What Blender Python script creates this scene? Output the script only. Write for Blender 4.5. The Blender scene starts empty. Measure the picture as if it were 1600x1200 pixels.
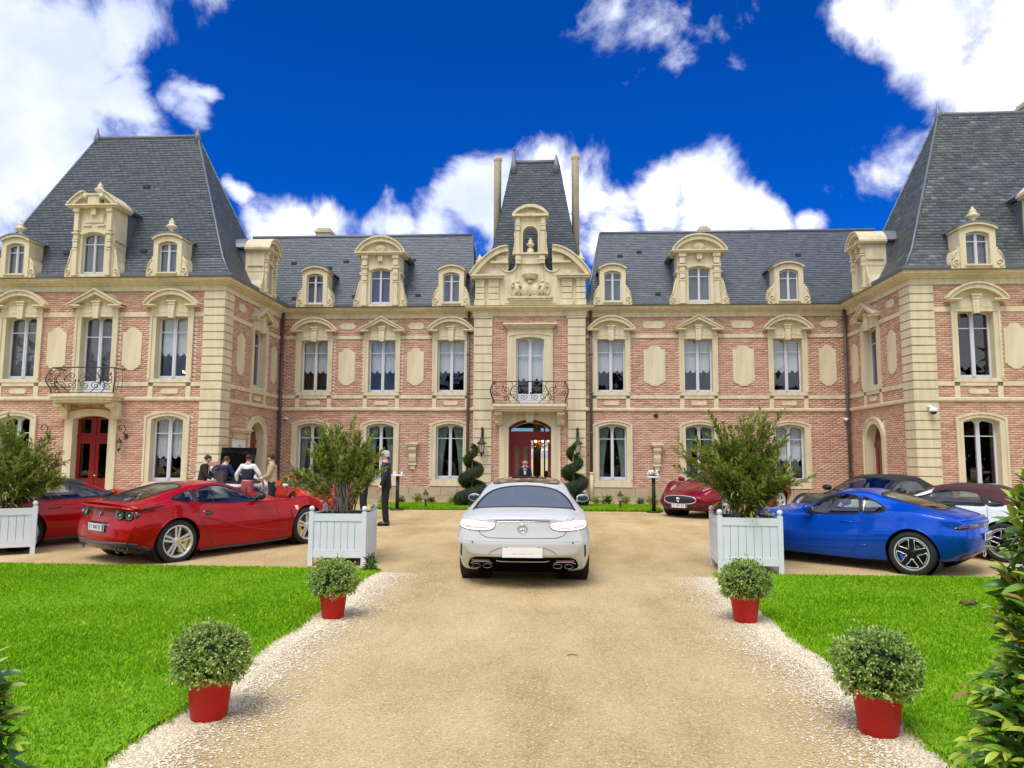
import bpy, math, random
import numpy as np
from mathutils import Vector, Matrix
from mathutils.bvhtree import BVHTree
from mathutils.geometry import delaunay_2d_cdt
random.seed(11)
RNG = np.random.default_rng(11)
SC = bpy.context.scene
COL = SC.collection
PI = math.pi

# ------------------------------------------------------------------ camera
EYE = 1.6
F_PX = 1150.0
YAW, PITCH, ROLL = math.radians(3.45), math.atan(115 / F_PX), math.radians(0.31)
fw = Vector((-math.sin(YAW) * math.cos(PITCH), math.cos(YAW) * math.cos(PITCH), math.sin(PITCH)))
rt = Vector((math.cos(YAW), math.sin(YAW), 0))
up = rt.cross(fw)
rt, up = rt * math.cos(ROLL) + up * math.sin(ROLL), up * math.cos(ROLL) - rt * math.sin(ROLL)
cam_d = bpy.data.cameras.new('camera')
cam = bpy.data.objects.new('camera', cam_d)
COL.objects.link(cam)
cam.matrix_world = Matrix((( rt.x, up.x, -fw.x, 0), (rt.y, up.y, -fw.y, 0), (rt.z, up.z, -fw.z, EYE), (0, 0, 0, 1)))
cam_d.sensor_width = 36.0
cam_d.lens = 36.0 * F_PX / 1600.0
cam_d.clip_start = 0.05
cam_d.clip_end = 2000
SC.camera = cam


def look(px, py):
    """unit direction of a pixel of the 1600x1200 photograph"""
    return (fw * F_PX + rt * (px - 800) - up * (py - 600)).normalized()


# ------------------------------------------------------------------ sky, sun, exposure
SUN_EL, SUN_AZ = math.radians(60), math.radians(200)      # azimuth measured clockwise from +y
world = bpy.data.worlds.new('World')
SC.world = world
world.use_nodes = True
NT = world.node_tree
NT.nodes.clear()


def nd(tree, kind, **kw):
    n = tree.nodes.new(kind)
    for k, v in kw.items():
        if isinstance(v, (int, float, str, bool)) and hasattr(n, k):
            setattr(n, k, v)
    return n


def math_n(tree, op, a, b=None, c=None, clamp=False):
    n = tree.nodes.new('ShaderNodeMath')
    n.operation = op
    n.use_clamp = clamp
    for i, v in enumerate((a, b, c)):
        if v is None:
            continue
        if isinstance(v, (int, float)):
            n.inputs[i].default_value = v
        else:
            tree.links.new(v, n.inputs[i])
    return n.outputs[0]


def make_sky():
    t = NT
    L = t.links.new
    sky = nd(t, 'ShaderNodeTexSky')
    sky.sky_type = 'NISHITA'
    sky.sun_disc = False
    sky.sun_elevation = SUN_EL
    sky.sun_rotation = SUN_AZ
    sky.air_density = 1.0
    sky.dust_density = 0.1
    sky.ozone_density = 3.0
    # deep polarised blue of the photograph
    tint = nd(t, 'ShaderNodeMix', data_type='RGBA', blend_type='MULTIPLY')
    tint.inputs[0].default_value = 1.0
    L(sky.outputs[0], tint.inputs[6])
    tc = nd(t, 'ShaderNodeTexCoord')
    d = tc.outputs['Generated']
    sx = nd(t, 'ShaderNodeSeparateXYZ')
    L(d, sx.inputs[0])
    hz = nd(t, 'ShaderNodeValToRGB')
    hz.color_ramp.elements[0].position, hz.color_ramp.elements[0].color = 0.0, (0.42, 0.62, 0.95, 1)
    hz.color_ramp.elements[1].position, hz.color_ramp.elements[1].color = 0.20, (0.004, 0.37, 1.20, 1)
    L(sx.outputs[2], hz.inputs[0])
    L(hz.outputs[0], tint.inputs[7])
    nz = nd(t, 'ShaderNodeTexNoise')
    nz.inputs['Scale'].default_value = 7.5
    nz.inputs['Detail'].default_value = 11
    nz.inputs['Roughness'].default_value = 0.60
    nz.inputs['Distortion'].default_value = 0.35
    L(d, nz.inputs['Vector'])
    big = nd(t, 'ShaderNodeTexNoise')
    big.inputs['Scale'].default_value = 2.3
    big.inputs['Detail'].default_value = 4
    L(d, big.inputs['Vector'])
    blobs = [(20, 90, 262, 1), (175, 40, 120, 1), (195, 190, 110, 1), (295, 175, 62, 1), (325, 170, 40, 1), (310, 215, 45, .9),
             (-20, 270, 190, .9), (120, 300, 130, .7), (-250, 100, 330, 1), (100, -170, 260, 1),
             (845, 302, 90, 1), (755, 306, 80, 1), (690, 340, 80, 1), (848, 252, 38, .95), (625, 345, 62, 1), (575, 360, 40, .8),
             (945, 348, 84, 1), (1005, 342, 64, 1), (1120, 318, 66, 1), (1125, 276, 30, .95), (1185, 340, 68, 1), (1250, 352, 42, 1),
             (1080, 350, 80, 1), (460, 350, 70, 1), (440, 372, 70, 1), (520, 358, 60, 1), (365, 315, 24, .85), (390, 360, 34, .85),
             (1460, 20, 140, .95), (1570, 60, 150, 1), (1510, 115, 70, 1), (1370, 0, 75, .95), (1600, 150, 60, .9), (1700, 60, 190, 1),
             (1340, 120, 34, .35), (1035, 62, 70, .22), (1055, 95, 52, .24), (1150, 8, 66, .42), (985, 12, 34, .25), (1155, 92, 42, .2),
             (1345, 262, 46, .2), (1335, 288, 40, .2)]
    wn = nd(t, 'ShaderNodeTexNoise')
    wn.inputs['Scale'].default_value = 5.5
    wn.inputs['Detail'].default_value = 5
    L(d, wn.inputs['Vector'])
    w1 = nd(t, 'ShaderNodeVectorMath')
    w1.operation = 'MULTIPLY_ADD'
    L(wn.outputs['Color'], w1.inputs[0])
    w1.inputs[1].default_value = (0.16, 0.16, 0.16)
    w1.inputs[2].default_value = (-0.08, -0.08, -0.08)
    w2 = nd(t, 'ShaderNodeVectorMath')
    w2.operation = 'ADD'
    L(d, w2.inputs[0])
    L(w1.outputs[0], w2.inputs[1])
    fld = None
    for (px, py, r, w) in blobs:
        v = look(px, py)
        vm = nd(t, 'ShaderNodeVectorMath')
        vm.operation = 'DISTANCE'
        L(w2.outputs[0], vm.inputs[0])
        vm.inputs[1].default_value = v
        k = (1.0 / (fw.dot(v))) ** 1.3
        s = math_n(t, 'MULTIPLY_ADD', vm.outputs['Value'], -w * k * F_PX / r, 1.12 * w)
        fld = s if fld is None else math_n(t, 'MAXIMUM', fld, s)
    # cloud cover of the rest of the sky (behind and beside the camera), open towards the facade
    axis = look(800, 250)
    vm = nd(t, 'ShaderNodeVectorMath')
    vm.operation = 'DOT_PRODUCT'
    L(d, vm.inputs[0])
    vm.inputs[1].default_value = axis
    opening = nd(t, 'ShaderNodeMapRange')
    opening.inputs['From Min'].default_value = 0.86
    opening.inputs['From Max'].default_value = 0.60
    L(vm.outputs['Value'], opening.inputs['Value'])
    gen = math_n(t, 'MULTIPLY_ADD', big.outputs[0], 2.6, -0.55)
    gen = math_n(t, 'MULTIPLY_ADD', opening.outputs[0], 2.0, math_n(t, 'SUBTRACT', gen, 2.0))
    fld = math_n(t, 'MAXIMUM', fld, gen)
    fld = math_n(t, 'MINIMUM', fld, 1.0)
    dens = math_n(t, 'MULTIPLY_ADD', math_n(t, 'SUBTRACT', nz.outputs[0], 0.5), 2.7, fld)
    al = nd(t, 'ShaderNodeMapRange', interpolation_type='SMOOTHSTEP')
    al.inputs['From Min'].default_value = 0.10
    al.inputs['From Max'].default_value = 0.72
    L(dens, al.inputs['Value'])
    # soft grey undersides
    n2 = nd(t, 'ShaderNodeTexNoise')
    n2.inputs['Scale'].default_value = 5.0
    n2.inputs['Detail'].default_value = 6
    off = nd(t, 'ShaderNodeVectorMath')
    off.operation = 'ADD'
    L(d, off.inputs[0])
    off.inputs[1].default_value = (3.1, 1.7, 0.4)
    L(off.outputs[0], n2.inputs['Vector'])
    ramp = nd(t, 'ShaderNodeValToRGB')
    ramp.color_ramp.elements[0].position = 0.36
    ramp.color_ramp.elements[0].color = (0.50, 0.56, 0.78, 1)
    ramp.color_ramp.elements[1].position = 0.66
    ramp.color_ramp.elements[1].color = (0.93, 0.94, 0.98, 1)
    L(n2.outputs[0], ramp.inputs[0])
    bg1 = nd(t, 'ShaderNodeBackground')
    bg1.inputs[1].default_value = SKY_STRENGTH
    L(tint.outputs[2], bg1.inputs[0])
    bg2 = nd(t, 'ShaderNodeBackground')
    bg2.inputs[1].default_value = CLOUD_STRENGTH
    L(ramp.outputs[0], bg2.inputs[0])
    mx = nd(t, 'ShaderNodeMixShader')
    L(al.outputs[0], mx.inputs[0])
    L(bg1.outputs[0], mx.inputs[1])
    L(bg2.outputs[0], mx.inputs[2])
    out = nd(t, 'ShaderNodeOutputWorld')
    L(mx.outputs[0], out.inputs[0])


SKY_STRENGTH = 0.0585
CLOUD_STRENGTH = 0.78
make_sky()
sun_d = bpy.data.lights.new('sun', 'SUN')
sun_d.energy = 1.45
sun_d.angle = math.radians(32)
sun_d.color = (1.0, 0.95, 0.87)
sun = bpy.data.objects.new('sun', sun_d)
COL.objects.link(sun)
sdir = Vector((math.sin(SUN_AZ) * math.cos(SUN_EL), math.cos(SUN_AZ) * math.cos(SUN_EL), math.sin(SUN_EL)))
sun.rotation_euler = sdir.to_track_quat('Z', 'Y').to_euler()
sun.location = sdir * 60
SC.view_settings.view_transform = 'Standard'
SC.view_settings.look = 'None'
SC.view_settings.exposure = 0.96
SC.view_settings.gamma = 1.0
SC.view_settings.use_curve_mapping = False
SC.cycles.max_bounces = 8
SC.cycles.transparent_max_bounces = 16


# ------------------------------------------------------------------ helpers
def gz(y):
    """height of the ground: the drive rises gently towards the court"""
    if y <= 12:
        return -0.30 + 0.0125 * y
    u = min((y - 12) / 6.0, 1.0)
    return -0.15 + 0.15 * u * u * (3 - 2 * u)


def tag(o, label=None, cat=None, group=None, kind=None):
    if label: o['label'] = label
    if cat: o['category'] = cat
    if group: o['group'] = group
    if kind: o['kind'] = kind
    return o


def link(name, data, parent=None, loc=(0, 0, 0), rz=0.0, rot=None, scale=None):
    o = bpy.data.objects.new(name, data)
    COL.objects.link(o)
    if parent: o.parent = parent
    o.location = loc
    o.rotation_euler = rot if rot else (0, 0, rz)
    if scale: o.scale = scale
    return o


def thing(name, label, cat, loc=(0, 0, 0), rz=0.0, group=None, rot=None):
    o = link(name, None, None, loc, rz, rot)
    o.empty_display_size = 0.2
    return tag(o, label, cat, group)


def copy_tree(o, parent=None):
    c = o.copy()
    COL.objects.link(c)
    c.parent = parent
    for ch in list(o.children):
        copy_tree(ch, c)
    return c


class MB:
    def __init__(s):
        s.v, s.f, s.m, s.sm = [], [], [], []

    def add(s, vs, fs, m=0, smooth=False, M=None):
        o = len(s.v)
        if M is not None:
            vs = [M @ Vector(p) for p in vs]
        s.v += [tuple(p) for p in vs]
        for f in fs:
            s.f.append(tuple(i + o for i in f))
            s.m.append(m)
            s.sm.append(smooth)
        return s

    def box(s, x0, x1, y0, y1, z0, z1, m=0, M=None):
        return s.add([(x0, y0, z0), (x1, y0, z0), (x1, y1, z0), (x0, y1, z0), (x0, y0, z1), (x1, y0, z1), (x1, y1, z1), (x0, y1, z1)],
                     [(3, 2, 1, 0), (4, 5, 6, 7), (0, 1, 5, 4), (1, 2, 6, 5), (2, 3, 7, 6), (3, 0, 4, 7)], m, False, M)

    def prism(s, poly, y0, y1, m=0, M=None):
        """polygon in x,z (anticlockwise seen from -y) extruded from y0 (front) to y1"""
        n = len(poly)
        a = sum(poly[i][0] * poly[(i + 1) % n][1] - poly[(i + 1) % n][0] * poly[i][1] for i in range(n))
        if a < 0: poly = poly[::-1]
        vs = [(x, y0, z) for x, z in poly] + [(x, y1, z) for x, z in poly]
        fs = [tuple(range(n)), tuple(range(2 * n - 1, n - 1, -1))]
        fs += [(i, i + n, (i + 1) % n + n, (i + 1) % n) for i in range(n)]
        return s.add(vs, fs, m, False, M)

    def band(s, inner, outer, y0, y1, m=0, M=None):
        """open strip between two polylines in x,z, extruded in y"""
        n = len(inner)
        for i in range(n - 1):
            s.prism([inner[i], inner[i + 1], outer[i + 1], outer[i]], y0, y1, m, M)
        return s

    def tube(s, pts, r, n=6, m=0, closed=False, M=None):
        pts = [Vector(p) for p in pts]
        k = len(pts)
        rr = r if hasattr(r, '__len__') else [r] * k
        vs, fs = [], []
        ref = None
        for i, p in enumerate(pts):
            a = pts[(i - 1) % k] if (closed or i) else p
            b = pts[(i + 1) % k] if (closed or i < k - 1) else p
            t = (b - a)
            t = t.normalized() if t.length > 1e-9 else Vector((0, 0, 1))
            if ref is None:
                ref = t.orthogonal().normalized()
            ref = (ref - t * ref.dot(t))
            ref = ref.normalized() if ref.length > 1e-6 else t.orthogonal().normalized()
            bi = t.cross(ref)
            for j in range(n):
                an = 2 * PI * j / n
                vs.append(p + (ref * math.cos(an) + bi * math.sin(an)) * rr[i])
        for i in range(k if closed else k - 1):
            for j in range(n):
                a, b = i * n, ((i + 1) % k) * n
                fs.append((a + j, a + (j + 1) % n, b + (j + 1) % n, b + j))
        if not closed:
            fs.append(tuple(range(n - 1, -1, -1)))
            fs.append(tuple(range((k - 1) * n, k * n)))
        return s.add(vs, fs, m, True, M)

    def lathe(s, prof, n=16, c=(0, 0, 0), m=0, M=None, smooth=True, cap=True):
        """profile of (radius, z)"""
        vs, fs = [], []
        for (r, z) in prof:
            for j in range(n):
                a = 2 * PI * j / n
                vs.append((c[0] + r * math.cos(a), c[1] + r * math.sin(a), c[2] + z))
        for i in range(len(prof) - 1):
            for j in range(n):
                fs.append((i * n + j, i * n + (j + 1) % n, (i + 1) * n + (j + 1) % n, (i + 1) * n + j))
        if cap and prof[0][0] > 1e-6: fs.append(tuple(range(n - 1, -1, -1)))
        if cap and prof[-1][0] > 1e-6: fs.append(tuple(range((len(prof) - 1) * n, len(prof) * n)))
        return s.add(vs, fs, m, smooth, M)

    def ell(s, c, r, n=10, k=7, m=0, M=None):
        if not hasattr(r, '__len__'): r = (r, r, r)
        vs, fs = [], []
        for i in range(k + 1):
            ph = -PI / 2 + PI * i / k
            for j in range(n):
                a = 2 * PI * j / n
                vs.append((c[0] + r[0] * math.cos(ph) * math.cos(a), c[1] + r[1] * math.cos(ph) * math.sin(a), c[2] + r[2] * math.sin(ph)))
        for i in range(k):
            for j in range(n):
                fs.append((i * n + j, i * n + (j + 1) % n, (i + 1) * n + (j + 1) % n, (i + 1) * n + j))
        return s.add(vs, fs, m, True, M)

    def mesh(s, name, mats):
        me = bpy.data.meshes.new(name)
        me.from_pydata(s.v, [], s.f)
        for mt in (mats if isinstance(mats, (list, tuple)) else [mats]):
            me.materials.append(mt)
        me.polygons.foreach_set('material_index', s.m)
        me.polygons.foreach_set('use_smooth', s.sm)
        me.update()
        return me

    def build(s, name, mats, parent=None, loc=(0, 0, 0), rz=0.0, rot=None):
        return link(name, s.mesh(name, mats), parent, loc, rz, rot)


def fast_mesh(name, V, Fq, mats, smooth=False):
    """V (n,3) array, Fq (k,3|4) array"""
    V = np.ascontiguousarray(V, np.float32)
    Fq = np.ascontiguousarray(Fq, np.int32)
    me = bpy.data.meshes.new(name)
    k, c = Fq.shape
    me.vertices.add(len(V))
    me.vertices.foreach_set('co', V.ravel())
    me.loops.add(k * c)
    me.loops.foreach_set('vertex_index', Fq.ravel())
    me.polygons.add(k)
    me.polygons.foreach_set('loop_start', np.arange(0, k * c, c, dtype=np.int32))
    if smooth:
        me.polygons.foreach_set('use_smooth', np.ones(k, bool))
    for mt in (mats if isinstance(mats, (list, tuple)) else [mats]):
        me.materials.append(mt)
    me.update(calc_edges=True)
    return me


# ------------------------------------------------------------------ materials
def mat(name, col, rough=0.6, var=0.12, scale=6.0, bump=0.0, bscale=60.0, metal=0.0, coat=0.0, spec=0.5, col2=None, island=0.0, obj=True):
    m = bpy.data.materials.new(name)
    m.use_nodes = True
    t = m.node_tree
    b = t.nodes['Principled BSDF']
    b.inputs['Roughness'].default_value = rough
    b.inputs['Metallic'].default_value = metal
    b.inputs['Specular IOR Level'].default_value = spec
    b.inputs['Coat Weight'].default_value = coat
    b.inputs['Coat Roughness'].default_value = 0.03
    L = t.links.new
    tc = nd(t, 'ShaderNodeTexCoord')
    src = tc.outputs['Object']
    if var > 0 or col2 is not None:
        n = nd(t, 'ShaderNodeTexNoise')
        n.inputs['Scale'].default_value = scale
        n.inputs['Detail'].default_value = 7
        n.inputs['Roughness'].default_value = 0.6
        L(src, n.inputs['Vector'])
        r = nd(t, 'ShaderNodeValToRGB')
        e = r.color_ramp.elements
        e[0].position, e[1].position = 0.3, 0.7
        c2 = col2 if col2 is not None else tuple(min(1, c * (1 + var)) for c in col)
        c1 = col if col2 is not None else tuple(c * (1 - var) for c in col)
        e[0].color, e[1].color = (*c1, 1), (*c2, 1)
        L(n.outputs[0], r.inputs[0])
        last = r.outputs[0]
        if island > 0:
            g = nd(t, 'ShaderNodeNewGeometry')
            mr = nd(t, 'ShaderNodeMapRange')
            mr.inputs['To Min'].default_value = 1 - island
            mr.inputs['To Max'].default_value = 1 + island
            L(g.outputs['Random Per Island'], mr.inputs['Value'])
            hs = nd(t, 'ShaderNodeHueSaturation')
            L(mr.outputs[0], hs.inputs['Value'])
            L(last, hs.inputs['Color'])
            last = hs.outputs[0]
        L(last, b.inputs['Base Color'])
    else:
        b.inputs['Base Color'].default_value = (*col, 1)
    if bump > 0:
        n = nd(t, 'ShaderNodeTexNoise')
        n.inputs['Scale'].default_value = bscale
        n.inputs['Detail'].default_value = 6
        L(src, n.inputs['Vector'])
        bp = nd(t, 'ShaderNodeBump')
        bp.inputs['Strength'].default_value = bump
        bp.inputs['Distance'].default_value = 0.02
        L(n.outputs[0], bp.inputs['Height'])
        L(bp.outputs[0], b.inputs['Normal'])
    return m


def island_ramp(name, stops, rough=0.8, bump=0.0, bscale=50.0, noise=0.25, spec=0.4, transl=0.0):
    """every loose piece of a mesh takes its own colour out of a ramp"""
    m = bpy.data.materials.new(name)
    m.use_nodes = True
    t = m.node_tree
    L = t.links.new
    b = t.nodes['Principled BSDF']
    b.inputs['Roughness'].default_value = rough
    b.inputs['Specular IOR Level'].default_value = spec
    g = nd(t, 'ShaderNodeNewGeometry')
    tc = nd(t, 'ShaderNodeTexCoord')
    n = nd(t, 'ShaderNodeTexNoise')
    n.inputs['Scale'].default_value = 1.2
    n.inputs['Detail'].default_value = 5
    L(tc.outputs['Object'], n.inputs['Vector'])
    f = math_n(t, 'MULTIPLY_ADD', n.outputs[0], 2 * noise, g.outputs['Random Per Island'])
    f = math_n(t, 'SUBTRACT', f, noise)
    r = nd(t, 'ShaderNodeValToRGB')
    e = r.color_ramp.elements
    while len(e) < len(stops): e.new(0.5)
    for i, (p, c) in enumerate(stops):
        e[i].position, e[i].color = p, (*c, 1)
    L(f, r.inputs[0])
    L(r.outputs[0], b.inputs['Base Color'])
    if bump:
        n2 = nd(t, 'ShaderNodeTexNoise')
        n2.inputs['Scale'].default_value = bscale
        L(tc.outputs['Object'], n2.inputs['Vector'])
        bp = nd(t, 'ShaderNodeBump')
        bp.inputs['Strength'].default_value = bump
        bp.inputs['Distance'].default_value = 0.01
        L(n2.outputs[0], bp.inputs['Height'])
        L(bp.outputs[0], b.inputs['Normal'])
    if transl > 0:
        tr = nd(t, 'ShaderNodeBsdfTranslucent')
        L(r.outputs[0], tr.inputs[0])
        mx = nd(t, 'ShaderNodeMixShader')
        mx.inputs[0].default_value = transl
        L(b.outputs[0], mx.inputs[1])
        L(tr.outputs[0], mx.inputs[2])
        L(mx.outputs[0], t.nodes['Material Output'].inputs[0])
    return m


def glass(name, tint=(0.75, 0.8, 0.8), rough=0.02, refl=1.0, base_refl=0.06):
    m = bpy.data.materials.new(name)
    m.use_nodes = True
    t = m.node_tree
    L = t.links.new
    t.nodes.remove(t.nodes['Principled BSDF'])
    tr = nd(t, 'ShaderNodeBsdfTransparent')
    tr.inputs[0].default_value = (*tint, 1)
    gl = nd(t, 'ShaderNodeBsdfGlossy')
    gl.inputs['Roughness'].default_value = rough
    lw = nd(t, 'ShaderNodeLayerWeight')
    lw.inputs['Blend'].default_value = 0.5
    f = math_n(t, 'POWER', lw.outputs['Facing'], 4.0)
    f = math_n(t, 'MULTIPLY_ADD', f, 0.9 * refl, base_refl, True)
    mx = nd(t, 'ShaderNodeMixShader')
    L(f, mx.inputs[0])
    L(tr.outputs[0], mx.inputs[1])
    L(gl.outputs[0], mx.inputs[2])
    L(mx.outputs[0], t.nodes['Material Output'].inputs[0])
    return m


def emit(name, col, s):
    m = bpy.data.materials.new(name)
    m.use_nodes = True
    b = m.node_tree.nodes['Principled BSDF']
    b.inputs['Base Color'].default_value = (*col, 1)
    b.inputs['Emission Color'].default_value = (*col, 1)
    b.inputs['Emission Strength'].default_value = s
    return m


M_STONE = mat('cream_stone', (0.64, 0.56, 0.375), 0.85, 0.07, 1.6, 0.25, 35, col2=(0.72, 0.635, 0.435))

def streaks(m, amount=0.16):
    """faint vertical weather streaks and blotches"""
    t = m.node_tree
    b = t.nodes['Principled BSDF']
    src = b.inputs['Base Color'].links[0].from_socket
    tc = nd(t, 'ShaderNodeTexCoord')
    mp = nd(t, 'ShaderNodeMapping')
    mp.inputs['Scale'].default_value = (5, 5, 0.45)
    t.links.new(tc.outputs['Object'], mp.inputs[0])
    n = nd(t, 'ShaderNodeTexNoise')
    n.inputs['Scale'].default_value = 1.3
    n.inputs['Detail'].default_value = 8
    t.links.new(mp.outputs[0], n.inputs['Vector'])
    mr = nd(t, 'ShaderNodeMapRange')
    mr.inputs['From Min'].default_value, mr.inputs['From Max'].default_value = 0.35, 0.6
    mr.inputs['To Min'].default_value, mr.inputs['To Max'].default_value = 1 - amount, 1.0
    t.links.new(n.outputs[0], mr.inputs['Value'])
    hs = nd(t, 'ShaderNodeHueSaturation')
    t.links.new(mr.outputs[0], hs.inputs['Value'])
    t.links.new(src, hs.inputs['Color'])
    t.links.new(hs.outputs[0], b.inputs['Base Color'])


streaks(M_STONE)
M_STONE2 = mat('weathered_stone', (0.48, 0.40, 0.27), 0.9, 0.1, 3.5, 0.4, 30, col2=(0.62, 0.53, 0.37))
M_PLINTH = mat('plinth_stone', (0.36, 0.29, 0.18), 0.9, 0.1, 2.0, 0.4, 30, col2=(0.46, 0.38, 0.25), island=0.12)
M_MORTAR = mat('mortar', (0.68, 0.54, 0.43), 0.95, 0.08, 3)
M_BRICK = island_ramp('brick', [(0.0, (0.45, 0.225, 0.155)), (0.35, (0.53, 0.305, 0.215)), (0.7, (0.58, 0.36, 0.26)), (1.0, (0.62, 0.41, 0.30))], 0.85, 0.2, 60, 0.3)
M_SLATE = island_ramp('slate', [(0.0, (0.088, 0.106, 0.130)), (0.5, (0.105, 0.125, 0.152)), (0.9, (0.120, 0.142, 0.170)), (1.0, (0.145, 0.165, 0.19))], 0.45, 0.15, 40, 0.12, 0.45)
M_SLATE_OLD = island_ramp('old_slate', [(0.0, (0.085, 0.100, 0.118)), (0.5, (0.125, 0.145, 0.160)), (0.85, (0.145, 0.175, 0.175)), (0.96, (0.17, 0.185, 0.195)), (1.0, (0.27, 0.27, 0.28))], 0.48, 0.15, 40, 0.16, 0.45)
M_DECK = mat('roof_deck', (0.03, 0.035, 0.045), 0.8, 0.1)
M_ZINC = mat('zinc', (0.16, 0.18, 0.21), 0.45, 0.15, 5, metal=0.3)
M_PIPE = mat('downpipe_paint', (0.10, 0.075, 0.065), 0.5, 0.15, 4)
M_FRAME = mat('window_paint', (0.62, 0.63, 0.68), 0.4, 0.03, 5)
M_SILL = mat('sill_metal', (0.42, 0.45, 0.50), 0.4, 0.05)
M_LACE = mat('lace', (0.86, 0.88, 0.92), 0.9, 0.08, 25)
M_DRAPE = mat('drape', (0.42, 0.52, 0.45), 0.9, 0.15, 8)
M_SHADE = mat('blind', (0.22, 0.22, 0.25), 0.9, 0.05)  # grey blinds; also paints mirrored overcast sky into left pavilion panes
M_GLASS = glass('window_glass', (0.86, 0.88, 0.88), 0.015, 1.0, 0.055)
M_RED = mat('red_door_paint', (0.19, 0.003, 0.006), 0.3, 0.12, 3, coat=0.3)
M_IRON = mat('wrought_iron', (0.035, 0.025, 0.025), 0.5, 0.2, 8)
M_DARK = mat('dark_interior', (0.05, 0.042, 0.036), 0.9, 0.2, 1)
M_WOOD = mat('brown_panelling', (0.07, 0.035, 0.015), 0.5, 0.3, 2)
M_WHITE = mat('white_paint', (0.78, 0.79, 0.80), 0.45, 0.03, 4)
M_BLACK = mat('black_plastic', (0.012, 0.012, 0.013), 0.5, 0.1, 10)
M_GOLD = mat('gilt', (0.72, 0.40, 0.08), 0.25, 0.1, 8, metal=0.9)
M_BULB = emit('lit_bulb', (1.0, 0.72, 0.32), 6.0)
M_CHROME = mat('chrome', (0.75, 0.76, 0.78), 0.08, 0, metal=1.0)

# ------------------------------------------------------------------ ground
def sheet(name, xs, ys, zoff, m, kind='structure'):
    """a sheet that follows the ground, zoff above it"""
    b = MB()
    vs = [(x, y, gz(y) + zoff) for y in ys for x in xs]
    n = len(xs)
    fs = [(j * n + i, j * n + i + 1, (j + 1) * n + i + 1, (j + 1) * n + i) for j in range(len(ys) - 1) for i in range(n - 1)]
    b.add(vs, fs, 0, True)
    return tag(b.build(name, m), kind=kind)


def gravel_mat(name, c_a, c_b, c_c, bump, stain=True):
    m = bpy.data.materials.new(name)
    m.use_nodes = True
    t = m.node_tree
    L = t.links.new
    b = t.nodes['Principled BSDF']
    b.inputs['Roughness'].default_value = 0.95
    b.inputs['Specular IOR Level'].default_value = 0.2
    tc = nd(t, 'ShaderNodeTexCoord')
    vo = nd(t, 'ShaderNodeTexVoronoi')
    vo.inputs['Scale'].default_value = 70
    L(tc.outputs['Object'], vo.inputs['Vector'])
    sep = nd(t, 'ShaderNodeSeparateColor')
    L(vo.outputs['Color'], sep.inputs[0])
    big = nd(t, 'ShaderNodeTexNoise')
    big.inputs['Scale'].default_value = 0.9
    big.inputs['Detail'].default_value = 8
    big.inputs['Roughness'].default_value = 0.65
    mp = nd(t, 'ShaderNodeMapping')
    mp.inputs['Scale'].default_value = (1, 0.55, 1)
    L(tc.outputs['Object'], mp.inputs[0])
    L(mp.outputs[0], big.inputs['Vector'])
    trk = nd(t, 'ShaderNodeTexNoise')
    trk.inputs['Scale'].default_value = 0.55
    trk.inputs['Detail'].default_value = 3
    mp2 = nd(t, 'ShaderNodeMapping')
    mp2.inputs['Scale'].default_value = (2.2, 0.16, 1)
    L(tc.outputs['Object'], mp2.inputs[0])
    L(mp2.outputs[0], trk.inputs['Vector'])
    f = math_n(t, 'MULTIPLY_ADD', sep.outputs[0], 0.45, math_n(t, 'MULTIPLY_ADD', big.outputs[0], 1.5, -0.80))
    f = math_n(t, 'MULTIPLY_ADD', trk.outputs[0], 0.65, f)
    r = nd(t, 'ShaderNodeValToRGB')
    e = r.color_ramp.elements
    e.new(0.5)
    for i, (p, c) in enumerate([(0.12, c_a), (0.5, c_b), (0.92, c_c)]):
        e[i].position, e[i].color = p, (*c, 1)
    L(f, r.inputs[0])
    L(r.outputs[0], b.inputs['Base Color'])
    bp = nd(t, 'ShaderNodeBump')
    bp.inputs['Strength'].default_value = bump
    bp.inputs['Distance'].default_value = 0.012
    n3 = nd(t, 'ShaderNodeTexNoise')
    n3.inputs['Scale'].default_value = 55
    n3.inputs['Detail'].default_value = 8
    L(tc.outputs['Object'], n3.inputs['Vector'])
    L(math_n(t, 'ADD', vo.outputs['Distance'], n3.outputs[0]), bp.inputs['Height'])
    L(bp.outputs[0], b.inputs['Normal'])
    return m


M_GRAVEL = gravel_mat('sandy_gravel', (0.38, 0.26, 0.115), (0.56, 0.415, 0.20), (0.68, 0.54, 0.31), 0.9)
M_PALE = gravel_mat('loose_pale_gravel', (0.44, 0.34, 0.18), (0.60, 0.49, 0.28), (0.72, 0.62, 0.42), 0.9)
M_TURF = mat('turf_soil', (0.14, 0.30, 0.004), 0.95, 0.2, 1.1, col2=(0.20, 0.40, 0.006))
M_BLADE = island_ramp('grass_blade', [(0.0, (0.10, 0.29, 0.003)), (0.45, (0.235, 0.48, 0.004)), (0.9, (0.36, 0.60, 0.012)), (1.0, (0.44, 0.60, 0.06))], 0.6, noise=0.45, spec=0.2, transl=0.35)
M_STONES = island_ramp('pebble', [(0.0, (0.34, 0.245, 0.125)), (0.3, (0.52, 0.395, 0.21)), (0.7, (0.66, 0.55, 0.34)), (1.0, (0.76, 0.68, 0.50))], 0.9, noise=0.05, spec=0.2)
M_EARTH = mat('bed_earth', (0.34, 0.27, 0.15), 0.95, 0.2, 8, 0.8, 30)

xs = [-600, -200, -60, -30, -15, -8, -4, 0, 4, 8, 15, 30, 60, 200, 600]
sheet('gravel_court', xs, [-600, -100, -20, -6, 0, 2, 4, 6, 8, 10, 12, 13, 14, 15, 16, 17, 18, 22, 30, 60, 200, 900], 0.0, M_GRAVEL)


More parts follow.
